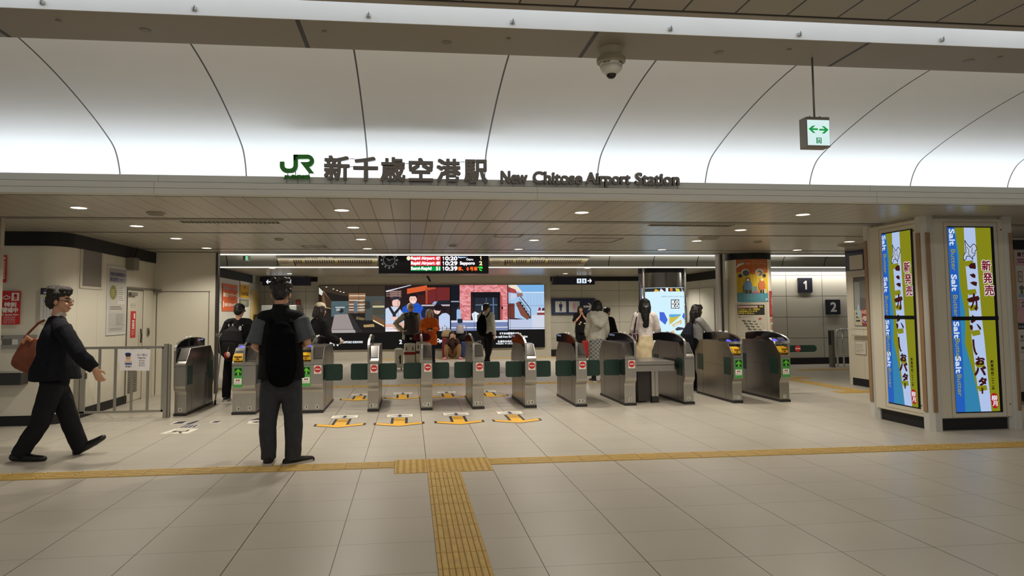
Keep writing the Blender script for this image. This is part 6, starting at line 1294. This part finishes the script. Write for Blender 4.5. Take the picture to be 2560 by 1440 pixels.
for g in (-1, 1):
    c = [p.H(g*.031+.022*math.cos(i*PI/6), .103-abs(.022*math.cos(i*PI/6)+g*.031)*.25, .002+.016*math.sin(i*PI/6)) for i in range(13)]; m.tube(c, .0022, BLACK, 6)
    m.tube([p.H(g*.055, .09, .006), p.H(g*.082, .0, .006)], .0025, BLACK, 6)
m.tube([p.H(-.01, .104, .006), p.H(.01, .104, .006)], .002, BLACK, 6); m.build('glasses', p.root)
MB().tube([A(144, 790), A(150, 796)], [(.075, .07), (.085, .075)], M((214, 210, 204), .7), 16, side=(0, 1, 0)).build('shirt_collar', p.root)
# brown bag on his far shoulder
Yb = 7.70
t = thing('shoulder_bag', 'brown leather shoulder bag hanging behind the walking man', 'bag', A(55, 940, Yb))
LEA = M((118, 60, 32), .45, var=.18, scale=10, bump=.2)
m = MB(); f_ = [A(x, y, Yb-.09) for x, y in ((60, 843), (74, 848), (92, 843), (97, 930), (90, 946), (78, 942), (34, 922), (22, 911), (28, 893), (48, 858))]
m.prism(f_, (0, .17, 0), LEA); o = m.build('bag_body', t, bevel=.03, seg=4); o.data.polygons.foreach_set('use_smooth', [True]*len(o.data.polygons))
MB().tube([A(60, 846, Yb), A(72, 832, Yb), A(96, 808, Yb-.03), A(112, 800, Yb-.05)], [(.012, .005)]*4, LEA, 8).build('strap', t)
MB().tube([A(56, 858, Yb-.095), A(68, 842, Yb-.1), A(80, 852, Yb-.095)], [(.02, .006)]*3, M((196, 132, 96), .5), 8).build('handle_tab', t)

# 2 ---- man standing with his back to us
Ym = 6.78
A = lambda x, y, Y=Ym: at(x, y, Y)
b0 = A(702, 950)
p = Person('person standing with back turned, black vest over grey short sleeves, looking down', (b0.x, Ym), 1.79, 0, hpitch=24, vox=.008,
    world=dict(pel=A(703, 948), chest=A(702, 852), neck=A(702, 782), head=A(703, 737, Ym+.03), sL=A(657, 803), sR=A(749, 801), eL=A(637, 868, 6.74), eR=A(769, 858, 6.74), wL=A(672, 878, 7.0), wR=A(735, 874, 7.0),
               hL=A(679, 958), hR=A(727, 958), kL=A(671, 1052), kR=A(734, 1052), aL=A(671, 1139), aR=A(732, 1140), fL=(.4, 1, .1), fR=(-.4, 1, .1), tL=(-.1, 1, 0), tR=(.75, .66, 0)))
p.body()
GS = fabric((84, 88, 92)); p.top('shirt', GS, hem=.95, sleeve='elbow', ease=.034)
VST = fabric((15, 16, 19)); 
m = MB(); k = p.s; J = p.J; hm = A(703, 946); 
m.tube([hm, A(703, 900), J['chest'], A(702, 815), A(702, 792), A(702, 765)], [(.225, .165), (.21, .16), (.205, .155), (.190, .13), (.12, .1), (.075, .075)], SKIN, 24, side=p.R, cap=True)
for g, sx in (('L', 664), ('R', 742)): m.tube([A(702, 788), A(sx, 801)], [(.075, .075), (.085, .10)], SKIN, 14, cap='round')
blob('vest', m, .007, p.root, [VST], smooth=3)
m = MB(); m.lathe([(.074, 0), (.080, .04), (.074, .06), (.068, .055)], A(702, 776, Ym-.005), VST, 20); m.build('vest_collar', p.root, smooth=True)
p.trousers(fabric((56, 57, 60)), wide=.008, flare=.1); p.shoes(fabric((40, 36, 34)), sole=M((176, 166, 152), .6), L=.28); p.hair(HAIRB, 'thick')
# black backpack
t = thing('backpack', 'black backpack worn by the standing man in the black vest', 'backpack', A(703, 954, 6.55))
BP = M((12, 12, 14), .95, var=.1, scale=14, bump=.2, spec=.05); m = MB(); m.tube([A(703, 944, 6.52), A(703, 925, 6.52), A(703, 880, 6.54), A(703, 838, 6.57), A(703, 822, 6.58)], [(.125, .06), (.145, .08), (.148, .085), (.138, .075), (.095, .045)], SKIN, 20, side=(1, 0, 0), cap='round'); blob('pack_body', m, .008, t, [BP], smooth=3)
m = MB(); m.tube([A(703, 935, 6.46), A(703, 910, 6.44), A(703, 885, 6.46)], [(.10, .035), (.115, .045), (.10, .03)], SKIN, 16, side=(1, 0, 0), cap='round'); blob('front_pocket', m, .007, t, [BP], smooth=2)
for x0, x1 in ((684, 678), (722, 728)): MB().tube([A(x0, 830, 6.60), A(x1, 806, 6.63), A(x1, 796, 6.70)], [(.022, .006)]*3, BP, 8, side=(1, 0, 0)).build('strap', t)
MB().tube([A(693, 822, 6.56), A(703, 812, 6.55), A(713, 822, 6.56)], .008, BP, 8).build('carry_loop', t)
q = A(703, 872, 7.06); t = thing('smartphone', 'smartphone held in front of the standing man', 'phone', q); MB().box(q.x-.035, q.x+.035, 7.08, 7.09, q.z-.02, q.z+.12, BLACK).build('phone_body', t, bevel=.005)

def far(label, px, top, Y, yaw, over=None, hp=0, hy=0, skin=SKIN, vox=.0115, fem=False):
    q = at(px, top, Y); return Person(label, (q.x, Y), q.z, yaw, over, hp, hy, skin, vox=vox, fem=fem)
# 3 ---- man with cap, backpack and crutch at the left gates
p = far('person in black cap and printed black shirt with a crutch at the left gates', 598, 762, 11.75, 8, dict(wL=(-.30, .06, .90), eL=(-.27, -.05, 1.14), fL=(0, .5, -.9), eR=(.27, .03, 1.12), wR=(.20, .24, 1.0), hL=(-.13, 0, .9), kL=(-.20, .03, .49), aL=(-.21, 0, .085), kR=(.02, .03, .49), aR=(.03, .02, .085)), hp=12)
p.body(); BT = fabric((20, 20, 22)); tp = p.top('t_shirt', BT, hem=.80, sleeve='elbow', fat=.02, ease=.03); p.trousers(fabric((18, 18, 20)), wide=.012); p.shoes(M((26, 26, 28), .5), sole=M((190, 188, 184), .5)); p.hair(HAIRB, 'short')
m = MB(); k = p.s; q = p.hrot(); m.ell(p.H(0, -.012, .062), [.094*k, .112*k, .080*k], SKIN, 18, 10, rot=q); m.tube([p.H(0, .08, .05), p.H(0, .16, .035)], [(.07*k, .012*k), (.055*k, .008*k)], SKIN, 14, side=p.hr, cap='round'); blob('cap', m, .007, p.root, [BT], smooth=2)
pr = MB(); WP = M((206, 206, 202), .7)
for dx, dz, w, h in ((-.115, .165, .03, .05), (-.05, .165, .032, .055), (.075, .11, .065, .085), (.115, .165, .02, .02)):
    c = p.J['chest']+p.R*dx*1.0-p.F*.150*k+p.U*(dz-.08)*k
    pr.poly([c+p.R*w*.5*math.cos(i*PI/5)*(1 if i % 2 else .55)+p.U*h*.5*math.sin(i*PI/5) for i in range(10)], WP)
pr.build('shirt_print', p.root)
t = thing('backpack', 'large black backpack carried by the person with the crutch', 'backpack', p.L(-.05, -.25, 1.0))
m = MB(); m.tube([p.L(-.05, -.20, .80), p.L(-.05, -.23, .88), p.L(-.05, -.24, 1.08), p.L(-.05, -.20, 1.24), p.L(-.05, -.17, 1.29)], [(.13, .06), (.20, .10), (.205, .11), (.16, .07), (.08, .03)], SKIN, 20, side=p.R, cap='round'); blob('pack_body', m, .009, t, [fabric((28, 27, 27))], smooth=3)
m = MB(); m.tube([p.L(-.05, -.33, .86), p.L(-.05, -.335, 1.0)], [(.12, .03), (.12, .03)], SKIN, 16, side=p.R, cap='round'); blob('front_pocket', m, .008, t, [fabric((34, 33, 32))], smooth=2)
a, b = at(537, 1010, 11.3), at(551, 885, 11.45)
t = thing('crutch', 'grey metal crutch with black tip beside the double gate at left', 'crutch', (a.x, a.y, 0)); CR = M((150, 148, 144), .3, .8); a.z = 0.0; c = at(546, 838, 11.42)
MB().tube([a+(b-a)*.05, b], .011, CR, 10).build('shaft', t); MB().tube([a, a+(b-a)*.09], [.020, .013], BLACK, 10).build('tip', t); MB().tube([b, c], .011, CR, 10).build('upper_shaft', t); MB().tube([b, b+Vector((.0, .11, .01))], .014, BLACK, 10).build('hand_grip', t)
m = MB(); m.lathe([(.045, 0), (.05, .05)], c-Vector((0, -.03, .02)), CR, 16, PI*.1, PI*1.5); m.build('cuff', t)
q = at(568, 888, 11.3); t = thing('bag_charm', 'small red and white charm hanging from the backpack of the person with the crutch', 'charm', q); m = MB(); m.ell(q, (.05, .035, .055), M((160, 40, 36), .7), 12, 8); m.build('charm_body', t, smooth=True); m = MB(); m.ell(q+Vector((.02, -.02, .01)), (.032, .025, .045), M((206, 170, 160), .7), 10, 7); m.build('white_patch', t, smooth=True); MB().tube([q+Vector((0, 0, .05)), q+Vector((0, .12, .14)), q+Vector((-.02, .22, .2))], .004, BLACK, 6).build('cord', t)

# 4 ---- person with beige cap right of the standing man
p = far('person in beige cap and black jacket at the gate right of the standing man', 800, 760, 12.0, 55, dict(eR=(.24, .06, 1.12), wR=(.16, .30, 1.02), fR=(-.2, 1, -.1)), hp=4, skin=SKIN2, fem=True)
p.body(); p.top('jacket', fabric((26, 25, 26)), hem=.80, fat=.04, ease=.035); p.trousers(fabric((24, 24, 26))); p.shoes(M((30, 30, 30), .5)); p.hair(M((34, 22, 18), .5, var=.2, scale=50, bump=.3), 'bob')
m = MB(); k = p.s; q = p.hrot(); m.ell(p.H(0, -.012, .066), [.096*k, .112*k, .084*k], SKIN, 18, 10, rot=q); m.tube([p.H(0, .075, .05), p.H(0, .175, .045)], [(.075*k, .012*k), (.055*k, .008*k)], SKIN, 14, side=p.hr, cap='round'); blob('cap', m, .007, p.root, [fabric((206, 194, 168))], smooth=2)
a = p.J['wR']; m = MB(); m.tube([a-p.F*.06, a+p.F*.02], [.05, .055], SKIN, 12, cap='round'); blob('patterned_cuff', m, .008, p.root, [M((206, 202, 192), .8, var=.5, scale=55)], smooth=1)

# 5 ---- older man with hand on hip
p = far('person with white hair, glasses and open grey jacket standing with hand on hip', 1027, 759, 18.6, 180, dict(eR=(.42, -.05, 1.16), wR=(.24, .12, .98), fR=(-1, .3, -.2), eL=(-.25, -.04, 1.12), wL=(-.24, .08, .88)), hy=-28, skin=M((206, 160, 138), .5))
p.body(); p.top('shirt', fabric((62, 62, 64)), hem=.86, sleeve='short', fat=.03, shift=.05); p.top('jacket', fabric((158, 158, 146)), hem=.72, fat=.05, shift=-.045, ease=.035, hemw=(.25, .13)); p.trousers(fabric((22, 22, 24))); p.shoes(M((30, 28, 26), .5))
m = MB(); q = p.hrot()
for c, r in (((0, -.030, .056), (.084, .094, .078)), ((0, -.06, .0), (.084, .06, .08)), ((.07, -.01, .01), (.02, .04, .05)), ((-.07, -.01, .01), (.02, .04, .05))): m.ell(p.H(*c), r, SKIN, 14, 9, rot=q)
blob('hair', m, .008, p.root, [M((228, 214, 194), .7)], smooth=2)
m = MB()
for g in (-1, 1): m.tube([p.H(g*.031+.02*math.cos(i*PI/4), .098, .003+.014*math.sin(i*PI/4)) for i in range(9)], .003, BLACK, 5); m.tube([p.H(g*.052, .09, .006), p.H(g*.08, .0, .006)], .003, BLACK, 5)
m.build('glasses', p.root)

# 6 ---- woman in orange jacket
OJ = fabric((226, 104, 36))
p = far('person with grey bob and orange jacket looking down at a phone', 1074, 774, 18.1, 180, dict(eR=(.24, .0, 1.14), eL=(-.24, .0, 1.14), wR=(.07, .25, 1.12), wL=(-.06, .25, 1.10), fR=(-.5, .8, .1), fL=(.5, .8, .1)), hp=30, skin=SKIN2, fem=True)
p.body(); p.top('jacket', OJ, hem=.66, fat=.05, ease=.04, hemw=(.235, .17)); p.trousers(fabric((34, 42, 66))); p.shoes(M((60, 58, 56), .6)); p.hair(M((196, 184, 162), .55, var=.12, scale=40, bump=.3), 'bob')
q = p.L(0, .33, 1.13); t = thing('smartphone', 'smartphone in the hands of the person in orange', 'phone', q); MB().box(q.x-.075, q.x+.06, q.y-.006, q.y+.006, q.z-.03, q.z+.03, BLACK).build('phone_body', t, bevel=.004)

# 7 ---- girl crouching with a phone
Yc = 20.85; A = lambda x, y, Y=Yc: at(x, y, Y)
b0 = A(1131, 895); TAN = fabric((176, 134, 96))
p = Person('person with dark hair in tan clothes crouching by the wall holding a phone up', (b0.x, Yc), 1.5, 180, hpitch=0, skin=SKIN2,
    world=dict(pel=(b0.x, Yc+.18, .20), chest=(b0.x, Yc+.08, .48), neck=(b0.x, Yc+.02, .64), head=(b0.x+.0, Yc-.03, .76), sL=(b0.x+.14, Yc+.03, .58), sR=(b0.x-.14, Yc+.03, .58), eL=(b0.x+.20, Yc-.12, .44), eR=(b0.x-.20, Yc-.12, .44), wL=(b0.x+.07, Yc-.24, .64), wR=(b0.x-.08, Yc-.24, .64),
               hL=(b0.x+.08, Yc+.16, .20), hR=(b0.x-.08, Yc+.16, .20), kL=(b0.x+.20, Yc-.20, .42), kR=(b0.x-.20, Yc-.20, .42), aL=(b0.x+.19, Yc-.05, .08), aR=(b0.x-.19, Yc-.05, .08), fL=(-.4, -.2, .9), fR=(.4, -.2, .9), tL=(.5, -.85, 0), tR=(-.5, -.85, 0)))
p.body(); p.top('cardigan', fabric((72, 50, 46)), hem=.93, ease=.02); p.trousers(fabric((150, 118, 84)), wide=.006); p.shoes(M((206, 130, 150), .6)); p.hair(HAIRB, 'long')
t = thing('smartphone', 'smartphone held sideways by the crouching person', 'phone', (b0.x, Yc-.26, .70)); MB().box(b0.x-.085, b0.x+.085, Yc-.30, Yc-.288, .68, .755, M((170, 132, 110), .4)).build('phone_body', t, bevel=.005)

# 8 ---- man in white shirt with black backpack
p = far('person in white shirt and black trousers with backpack walking away past the display', 1216, 759, 18.3, 38, dict(kL=(-.09, .16, .50), aL=(-.10, .22, .10), kR=(.10, .02, .49), aR=(.11, -.22, .12), eR=(.26, -.08, 1.12), wR=(.27, -.02, .86), eL=(-.25, .08, 1.13), wL=(-.22, .22, .95)), hy=15)
p.body(); p.top('shirt', fabric((206, 204, 192)), hem=.88, ease=.026); p.trousers(fabric((16, 16, 18))); p.shoes(M((20, 20, 20), .4)); p.hair(HAIRB, 'short')
t = thing('backpack', 'black backpack on the back of the person in the white shirt', 'backpack', p.L(0, -.22, 1.0)); m = MB(); m.tube([p.L(-.02, -.20, .90), p.L(-.02, -.23, .98), p.L(-.02, -.23, 1.2), p.L(-.02, -.19, 1.34)], [(.11, .06), (.15, .09), (.15, .09), (.10, .05)], SKIN, 18, side=p.R, cap='round'); blob('pack_body', m, .009, t, [BP], smooth=3)
for g in (-1, 1): MB().tube([p.L(g*.09, -.15, 1.34), p.L(g*.12, -.04, 1.475), p.L(g*.12, .10, 1.40), p.L(g*.13, .14, 1.2)], [(.025, .008)]*4, BP, 8, side=p.R).build('strap', t)

# 9 ---- woman in black leaning at the wall
p = far('person with long dark hair in black clothes leaning on the wall by the toilet sign', 1452, 764, 21.1, 188, dict(eR=(.22, .10, 1.16), eL=(-.22, .10, 1.16), wR=(.05, .20, 1.36), wL=(-.05, .20, 1.38), fR=(-.3, .0, 1), fL=(.2, 0, 1)), skin=SKIN, fem=True)
p.body(); BK = fabric((17, 17, 18)); p.top('blouse', BK, hem=.80, sleeve='elbow', fat=.03, ease=.035); p.trousers(BK, wide=.03); p.shoes(BLACK); p.hair(HAIRB, 'long')
m = MB()
for dx, z in ((-.10, 1.12), (.03, 1.16), (.07, 1.10)): c = p.L(dx, .172, z); m.box(c.x-.025, c.x+.025, c.y-.006, c.y, c.z-.02, c.z+.02, M((214, 190, 160), .6))
m.build('badge', p.root)

# 10 ---- woman in hooded top and patterned skirt
p = far('person in pale hooded top and grey patterned long skirt seen from behind', 1492, 751, 13.6, 0, dict(wL=(-.20, .10, .97), eL=(-.21, -.02, 1.14), wR=(.20, .06, .94)), fem=True)
p.body(); HD = fabric((206, 202, 190)); p.top('hooded_top', HD, hem=.88, fat=.0, ease=.026); 
m = MB(); m.tube([p.L(-.13, -.05, 1.46), p.L(-.15, -.13, 1.38), p.L(-.07, -.19, 1.24), p.L(.02, -.20, 1.20), p.L(.11, -.17, 1.28), p.L(.14, -.08, 1.42)], [(.05, .04), (.06, .05), (.07, .05), (.07, .05), (.06, .05), (.05, .04)], SKIN, 14, cap='round'); m.tube([p.L(0, -.10, 1.44), p.L(0, -.16, 1.28)], [(.13, .05), (.10, .05)], SKIN, 14, side=p.R, cap='round'); blob('hood', m, .009, p.root, [HD], smooth=4)
def check_mat():
    m = bpy.data.materials.new('lattice'); m.use_nodes = True; nt = m.node_tree; b = nt.nodes['Principled BSDF']; tc = nt.nodes.new('ShaderNodeTexCoord'); mp = nt.nodes.new('ShaderNodeMapping'); mp.inputs['Rotation'].default_value = (0, PI/4, 0); mp.inputs['Scale'].default_value = (18, 18, 18)
    br = nt.nodes.new('ShaderNodeTexBrick'); br.offset = 0; br.inputs['Color1'].default_value = (*lin((104, 104, 104)), 1); br.inputs['Color2'].default_value = (*lin((120, 119, 117)), 1); br.inputs['Mortar'].default_value = (*lin((182, 180, 176)), 1); br.inputs['Mortar Size'].default_value = .10; br.inputs['Scale'].default_value = 1; br.inputs['Brick Width'].default_value = 1; br.inputs['Row Height'].default_value = 1
    sw = nt.nodes.new('ShaderNodeSeparateXYZ'); cb = nt.nodes.new('ShaderNodeCombineXYZ'); L = nt.links.new
    L(tc.outputs['Object'], mp.inputs['Vector']); L(mp.outputs['Vector'], sw.inputs[0]); L(sw.outputs[0], cb.inputs[0]); L(sw.outputs[2], cb.inputs[1]); L(cb.outputs[0], br.inputs['Vector']); L(br.outputs['Color'], b.inputs['Base Color']); b.inputs['Roughness'].default_value = .8; return m
p.skirt(check_mat(), top=.98, hem=.16, r=(.205, .16)); p.shoes(BLACK, sole=M((200, 198, 190), .6)); p.hair(HAIRB, 'bob')
t = thing('shoulder_bag', 'black bag hanging at the side of the person in the hooded top', 'bag', p.L(.27, -.03, .8)); m = MB(); c = p.L(.27, -.04, .84); m.box(c.x-.05, c.x+.06, c.y-.10, c.y+.10, c.z-.13, c.z+.12, fabric((20, 20, 21))); m.build('bag_body', t, bevel=.03, seg=3); MB().tube([c+Vector((0, 0, .1)), p.L(.20, -.02, 1.3), p.L(.15, -.03, 1.47)], [(.014, .006)]*3, BLACK, 8).build('strap', t)
q = p.L(.35, -.06, .84); t = thing('towel', 'small pale cloth hanging from the black bag of the person in the hooded top', 'cloth', q); m = MB(); m.tube([q+Vector((-.02, 0, .09)), q+Vector((0, 0, .02)), q+Vector((.02, .0, -.07))], [(.025, .02), (.045, .03), (.035, .02)], SKIN, 10, cap='round'); blob('cloth', m, .008, t, [M((196, 206, 204), .9)], smooth=2)

# 11 ---- person in black suit
p = far('person in black suit standing behind the hooded top, facing right', 1517, 769, 16.2, 62, dict(eR=(.25, .02, 1.12), wR=(.22, .16, .92)), hp=5)
p.body(); p.top('jacket', fabric((18, 18, 20)), hem=.72, fat=.05, ease=.035); p.trousers(fabric((18, 18, 20))); p.shoes(BLACK); p.hair(HAIRB, 'pony')

# 12 ---- woman with very long hair
p = far('person with very long dark hair, pale blouse and cream skirt behind the steel counter', 1611, 747, 12.3, 12, dict(eL=(-.235, .0, 1.13), wL=(-.24, .12, .96), eR=(.235, .0, 1.13), wR=(.25, .10, .94)), hp=3, fem=True)
p.body(); p.top('blouse', fabric((228, 216, 211)), hem=.98, fat=-.012, ease=.022); p.skirt(M((228, 208, 168), .5, var=.12, scale=8, bump=.3), top=1.02, hem=.22, r=(.185, .16)); p.shoes(BLACK); p.hair(HAIRB, 'longer')
c = p.L(-.22, -.03, .98); t = thing('shoulder_bag', 'small dark burgundy shoulder bag worn by the person with very long hair', 'bag', c); m = MB(); m.box(c.x-.10, c.x+.07, c.y-.08, c.y+.02, c.z-.09, c.z+.08, M((58, 20, 26), .35, var=.1)); m.build('bag_body', t, bevel=.03, seg=3); MB().tube([c+Vector((0, -.03, .07)), p.L(-.19, -.10, 1.25), p.L(-.14, -.05, 1.475)], [(.014, .007)]*3, M((46, 18, 22), .4), 8).build('strap', t)
m = MB(); [m.tube([c+Vector((dx, -.085, .05)), c+Vector((dx+.01, -.09, 0)), c+Vector((dx+.005, -.088, -.05))], .006, M((220, 216, 210), .4), 6) for dx in (-.06, .01)]; m.build('metal_loop', t)

# 13 ---- woman in profile at the right gates
p = far('person in profile with grey top and dark backpack reaching to the gate with plate 2', 1741, 762, 11.75, 82, dict(eR=(.22, .16, 1.16), wR=(.16, .38, 1.04), fR=(0, 1, -.2), eL=(-.22, .10, 1.14), wL=(-.16, .28, 1.0)), hp=3, fem=True)
p.body(); p.top('top', fabric((150, 148, 146)), hem=.93, fat=-.01, ease=.018); p.trousers(fabric((20, 20, 22)), wide=.015); p.shoes(BLACK); p.hair(M((26, 18, 15), .45, var=.2, scale=50, bump=.3), 'long')
t = thing('backpack', 'dark backpack on the back of the person in profile at the right gates', 'backpack', p.L(0, -.24, 1.0)); m = MB(); m.tube([p.L(0, -.18, .84), p.L(0, -.23, .92), p.L(0, -.23, 1.12), p.L(0, -.17, 1.30)], [(.12, .06), (.16, .10), (.16, .09), (.10, .045)], SKIN, 18, side=p.R, cap='round'); blob('pack_body', m, .009, t, [fabric((24, 25, 34))], smooth=3)
for g in (-1, 1): MB().tube([p.L(g*.09, -.12, 1.36), p.L(g*.13, .0, 1.46), p.L(g*.13, .11, 1.36), p.L(g*.14, .10, 1.08), p.L(g*.14, -.06, .95)], [(.02, .007)]*5, BLACK, 8, side=p.R).build('strap', t)

# ------------------------------------------------------------------ luggage
def suitcase(x0, y0, x1, y1, Y, lab, col, belt=None, wheels=True, handle=None, d=.24, pocket=None):
    a = at(x0, y0, Y); b = at(x1, y1, Y); z1 = a.z; t = thing('suitcase', lab, 'suitcase', ((a.x+b.x)/2, Y, 0))
    C_ = M(col, .4, var=.04)
    MB().box(a.x, b.x, Y, Y+d, .06, z1, C_).build('shell', t, bevel=.035, seg=3)
    for x in (a.x+.05, b.x-.05):
        for y in (Y+.05, Y+d-.05): MB().tube([(x-.012, y, .03), (x+.012, y, .03)], .03, BLACK, 12).build('wheel', t)
    if belt:
        z = z1-(z1-.06)*.42; MB().box(a.x-.004, b.x+.004, Y-.004, Y+d+.004, z-.035, z+.035, M(belt, .7)).build('belt', t)
        for x in (a.x+(b.x-a.x)*.22, a.x+(b.x-a.x)*.75): MB().box(x-.012, x+.012, Y-.006, Y, z1-.17, z1-.09, BLACK).build('latch', t)
    if pocket: MB().box(a.x+(b.x-a.x)*.58, a.x+(b.x-a.x)*.74, Y-.008, Y, .16, z1-.16, BLACK).build('front_strap', t); MB().box(a.x+(b.x-a.x)*.5, a.x+(b.x-a.x)*.74, Y-.008, Y, z1-.24, z1-.21, BLACK).build('front_buckle', t)
    m = MB(); xm = (a.x+b.x)/2; m.tube([(xm-.07, Y+d/2, z1-.005), (xm-.06, Y+d/2, z1+.022), (xm+.06, Y+d/2, z1+.022), (xm+.07, Y+d/2, z1-.005)], .010, BLACK, 8); m.build('carry_handle', t)
    if handle:
        zt = at(x0, handle, Y).z; w = min(.09, (b.x-a.x)*.38); m = MB(); m.tube([(xm-w, Y+d*.7, z1), (xm-w, Y+d*.7, zt-.03), (xm-w+.03, Y+d*.7, zt), (xm+w-.03, Y+d*.7, zt), (xm+w, Y+d*.7, zt-.03), (xm+w, Y+d*.7, z1)], .011, M((176, 172, 164), .3, .7), 8); m.build('pull_handle', t)
    return t
suitcase(986, 872, 1008, 930, 17.2, 'small white suitcase with a black front strap at the feet of the older man', (206, 200, 188), pocket=True)
suitcase(1010, 859.5, 1039, 926, 17.5, 'large cream suitcase with a red belt in front of the older man', (200, 192, 178), belt=(140, 30, 30))
suitcase(1040, 855, 1066, 926, 17.45, 'cream suitcase with a brown belt under the dark red bag', (196, 186, 166), belt=(84, 52, 40))
a = at(1039, 832, 17.55); b = at(1072, 853.5, 17.55)
t = thing('travel_bag', 'dark red travel bag lying on the cream suitcase with the brown belt', 'bag', ((a.x+b.x)/2, 17.6, b.z)); m = MB(); zc_ = (a.z+b.z)/2; m.tube([(a.x+.06, 17.6, zc_), (b.x-.06, 17.6, zc_)], [(.12, (a.z-b.z)/2), (.12, (a.z-b.z)/2)], SKIN, 16, side=(0, 1, 0), cap='round'); blob('bag_body', m, .01, t, [fabric((84, 22, 32))], smooth=3); MB().tube([(a.x+.1, 17.58, a.z-.03), (a.x+.16, 17.58, a.z+.05), (b.x-.16, 17.58, a.z+.05), (b.x-.1, 17.58, a.z-.03)], .010, fabric((60, 16, 24)), 8).build('handle', t)
suitcase(1105.5, 845, 1119, 893, 20.8, 'dark red suitcase beside the crouching person', (116, 34, 48), handle=815)
suitcase(1152, 854, 1169, 891, 20.85, 'navy suitcase right of the crouching person', (44, 58, 100), handle=816)
def soft(x0, y0, x1, y1, Y, nm, lab, col, cat='bag', top=True):
    a = at(x0, y0, Y); b = at(x1, y1, Y); t = thing(nm, lab, cat, ((a.x+b.x)/2, Y, b.z)); m = MB(); xm = (a.x+b.x)/2; w = (b.x-a.x)/2
    m.tube([(xm, Y, b.z+.02), (xm, Y, b.z+.06), (xm, Y, (a.z+b.z)/2), (xm, Y, a.z-.04), (xm, Y, a.z)], [(w*.85, .09), (w, .11), (w*.98, .11), (w*.8, .09), (w*.4, .05)], SKIN, 18, side=(1, 0, 0), cap=True); blob('bag_body', m, .01, t, [fabric(col)], smooth=3)
    MB().tube([(xm-.04, Y, a.z-.01), (xm-.03, Y, a.z+.04), (xm+.03, Y, a.z+.04), (xm+.04, Y, a.z-.01)], .007, BLACK, 8).build('handle', t); return t
soft(1103, 824, 1137, 844.5, 20.95, 'holdall', 'beige holdall resting on the dark red suitcase', (150, 132, 104))
soft(1139.5, 811, 1160, 835.5, 20.95, 'backpack', 'silver grey backpack on top of the black duffel bag', (166, 160, 164), 'backpack')
soft(1138, 835, 1172, 853.5, 20.98, 'duffel_bag', 'black duffel bag lying across the navy suitcase', (22, 22, 24))
suitcase(1458.5, 852, 1473, 895, 20.4, 'bright red suitcase standing left of the patterned skirt', (150, 28, 30))
# luggage trolley frame behind the gate with plates 6 and 5
a = at(1173, 862, 19.6); t = thing('luggage_trolley', 'thin grey luggage trolley frame with an orange tag, behind gate plates 6 and 5', 'trolley', (a.x, 19.6, 0)); GF = M((110, 108, 104), .4, .5)
w = .2; m = MB(); m.tube([(a.x, 19.6, .06), (a.x, 19.6, a.z+.1), (a.x+.34, 19.6, a.z+.1), (a.x+.34, 19.6, .06)], .012, GF, 8); m.build('frame', t)
for z in (.3, .55): MB().tube([(a.x, 19.6, z), (a.x+.34, 19.6, z)], .008, GF, 8).build('crossbar', t)
MB().box(a.x-.02, a.x+.36, 19.45, 19.75, .06, .08, GF).build('platform', t)
for x in (a.x+.02, a.x+.32): MB().tube([(x-.01, 19.6, .03), (x+.01, 19.6, .03)], .03, BLACK, 12).build('wheel', t)
MB().box(a.x-.02, a.x+.06, 19.58, 19.59, a.z, a.z+.1, M((190, 92, 50), .6)).build('tag', t)
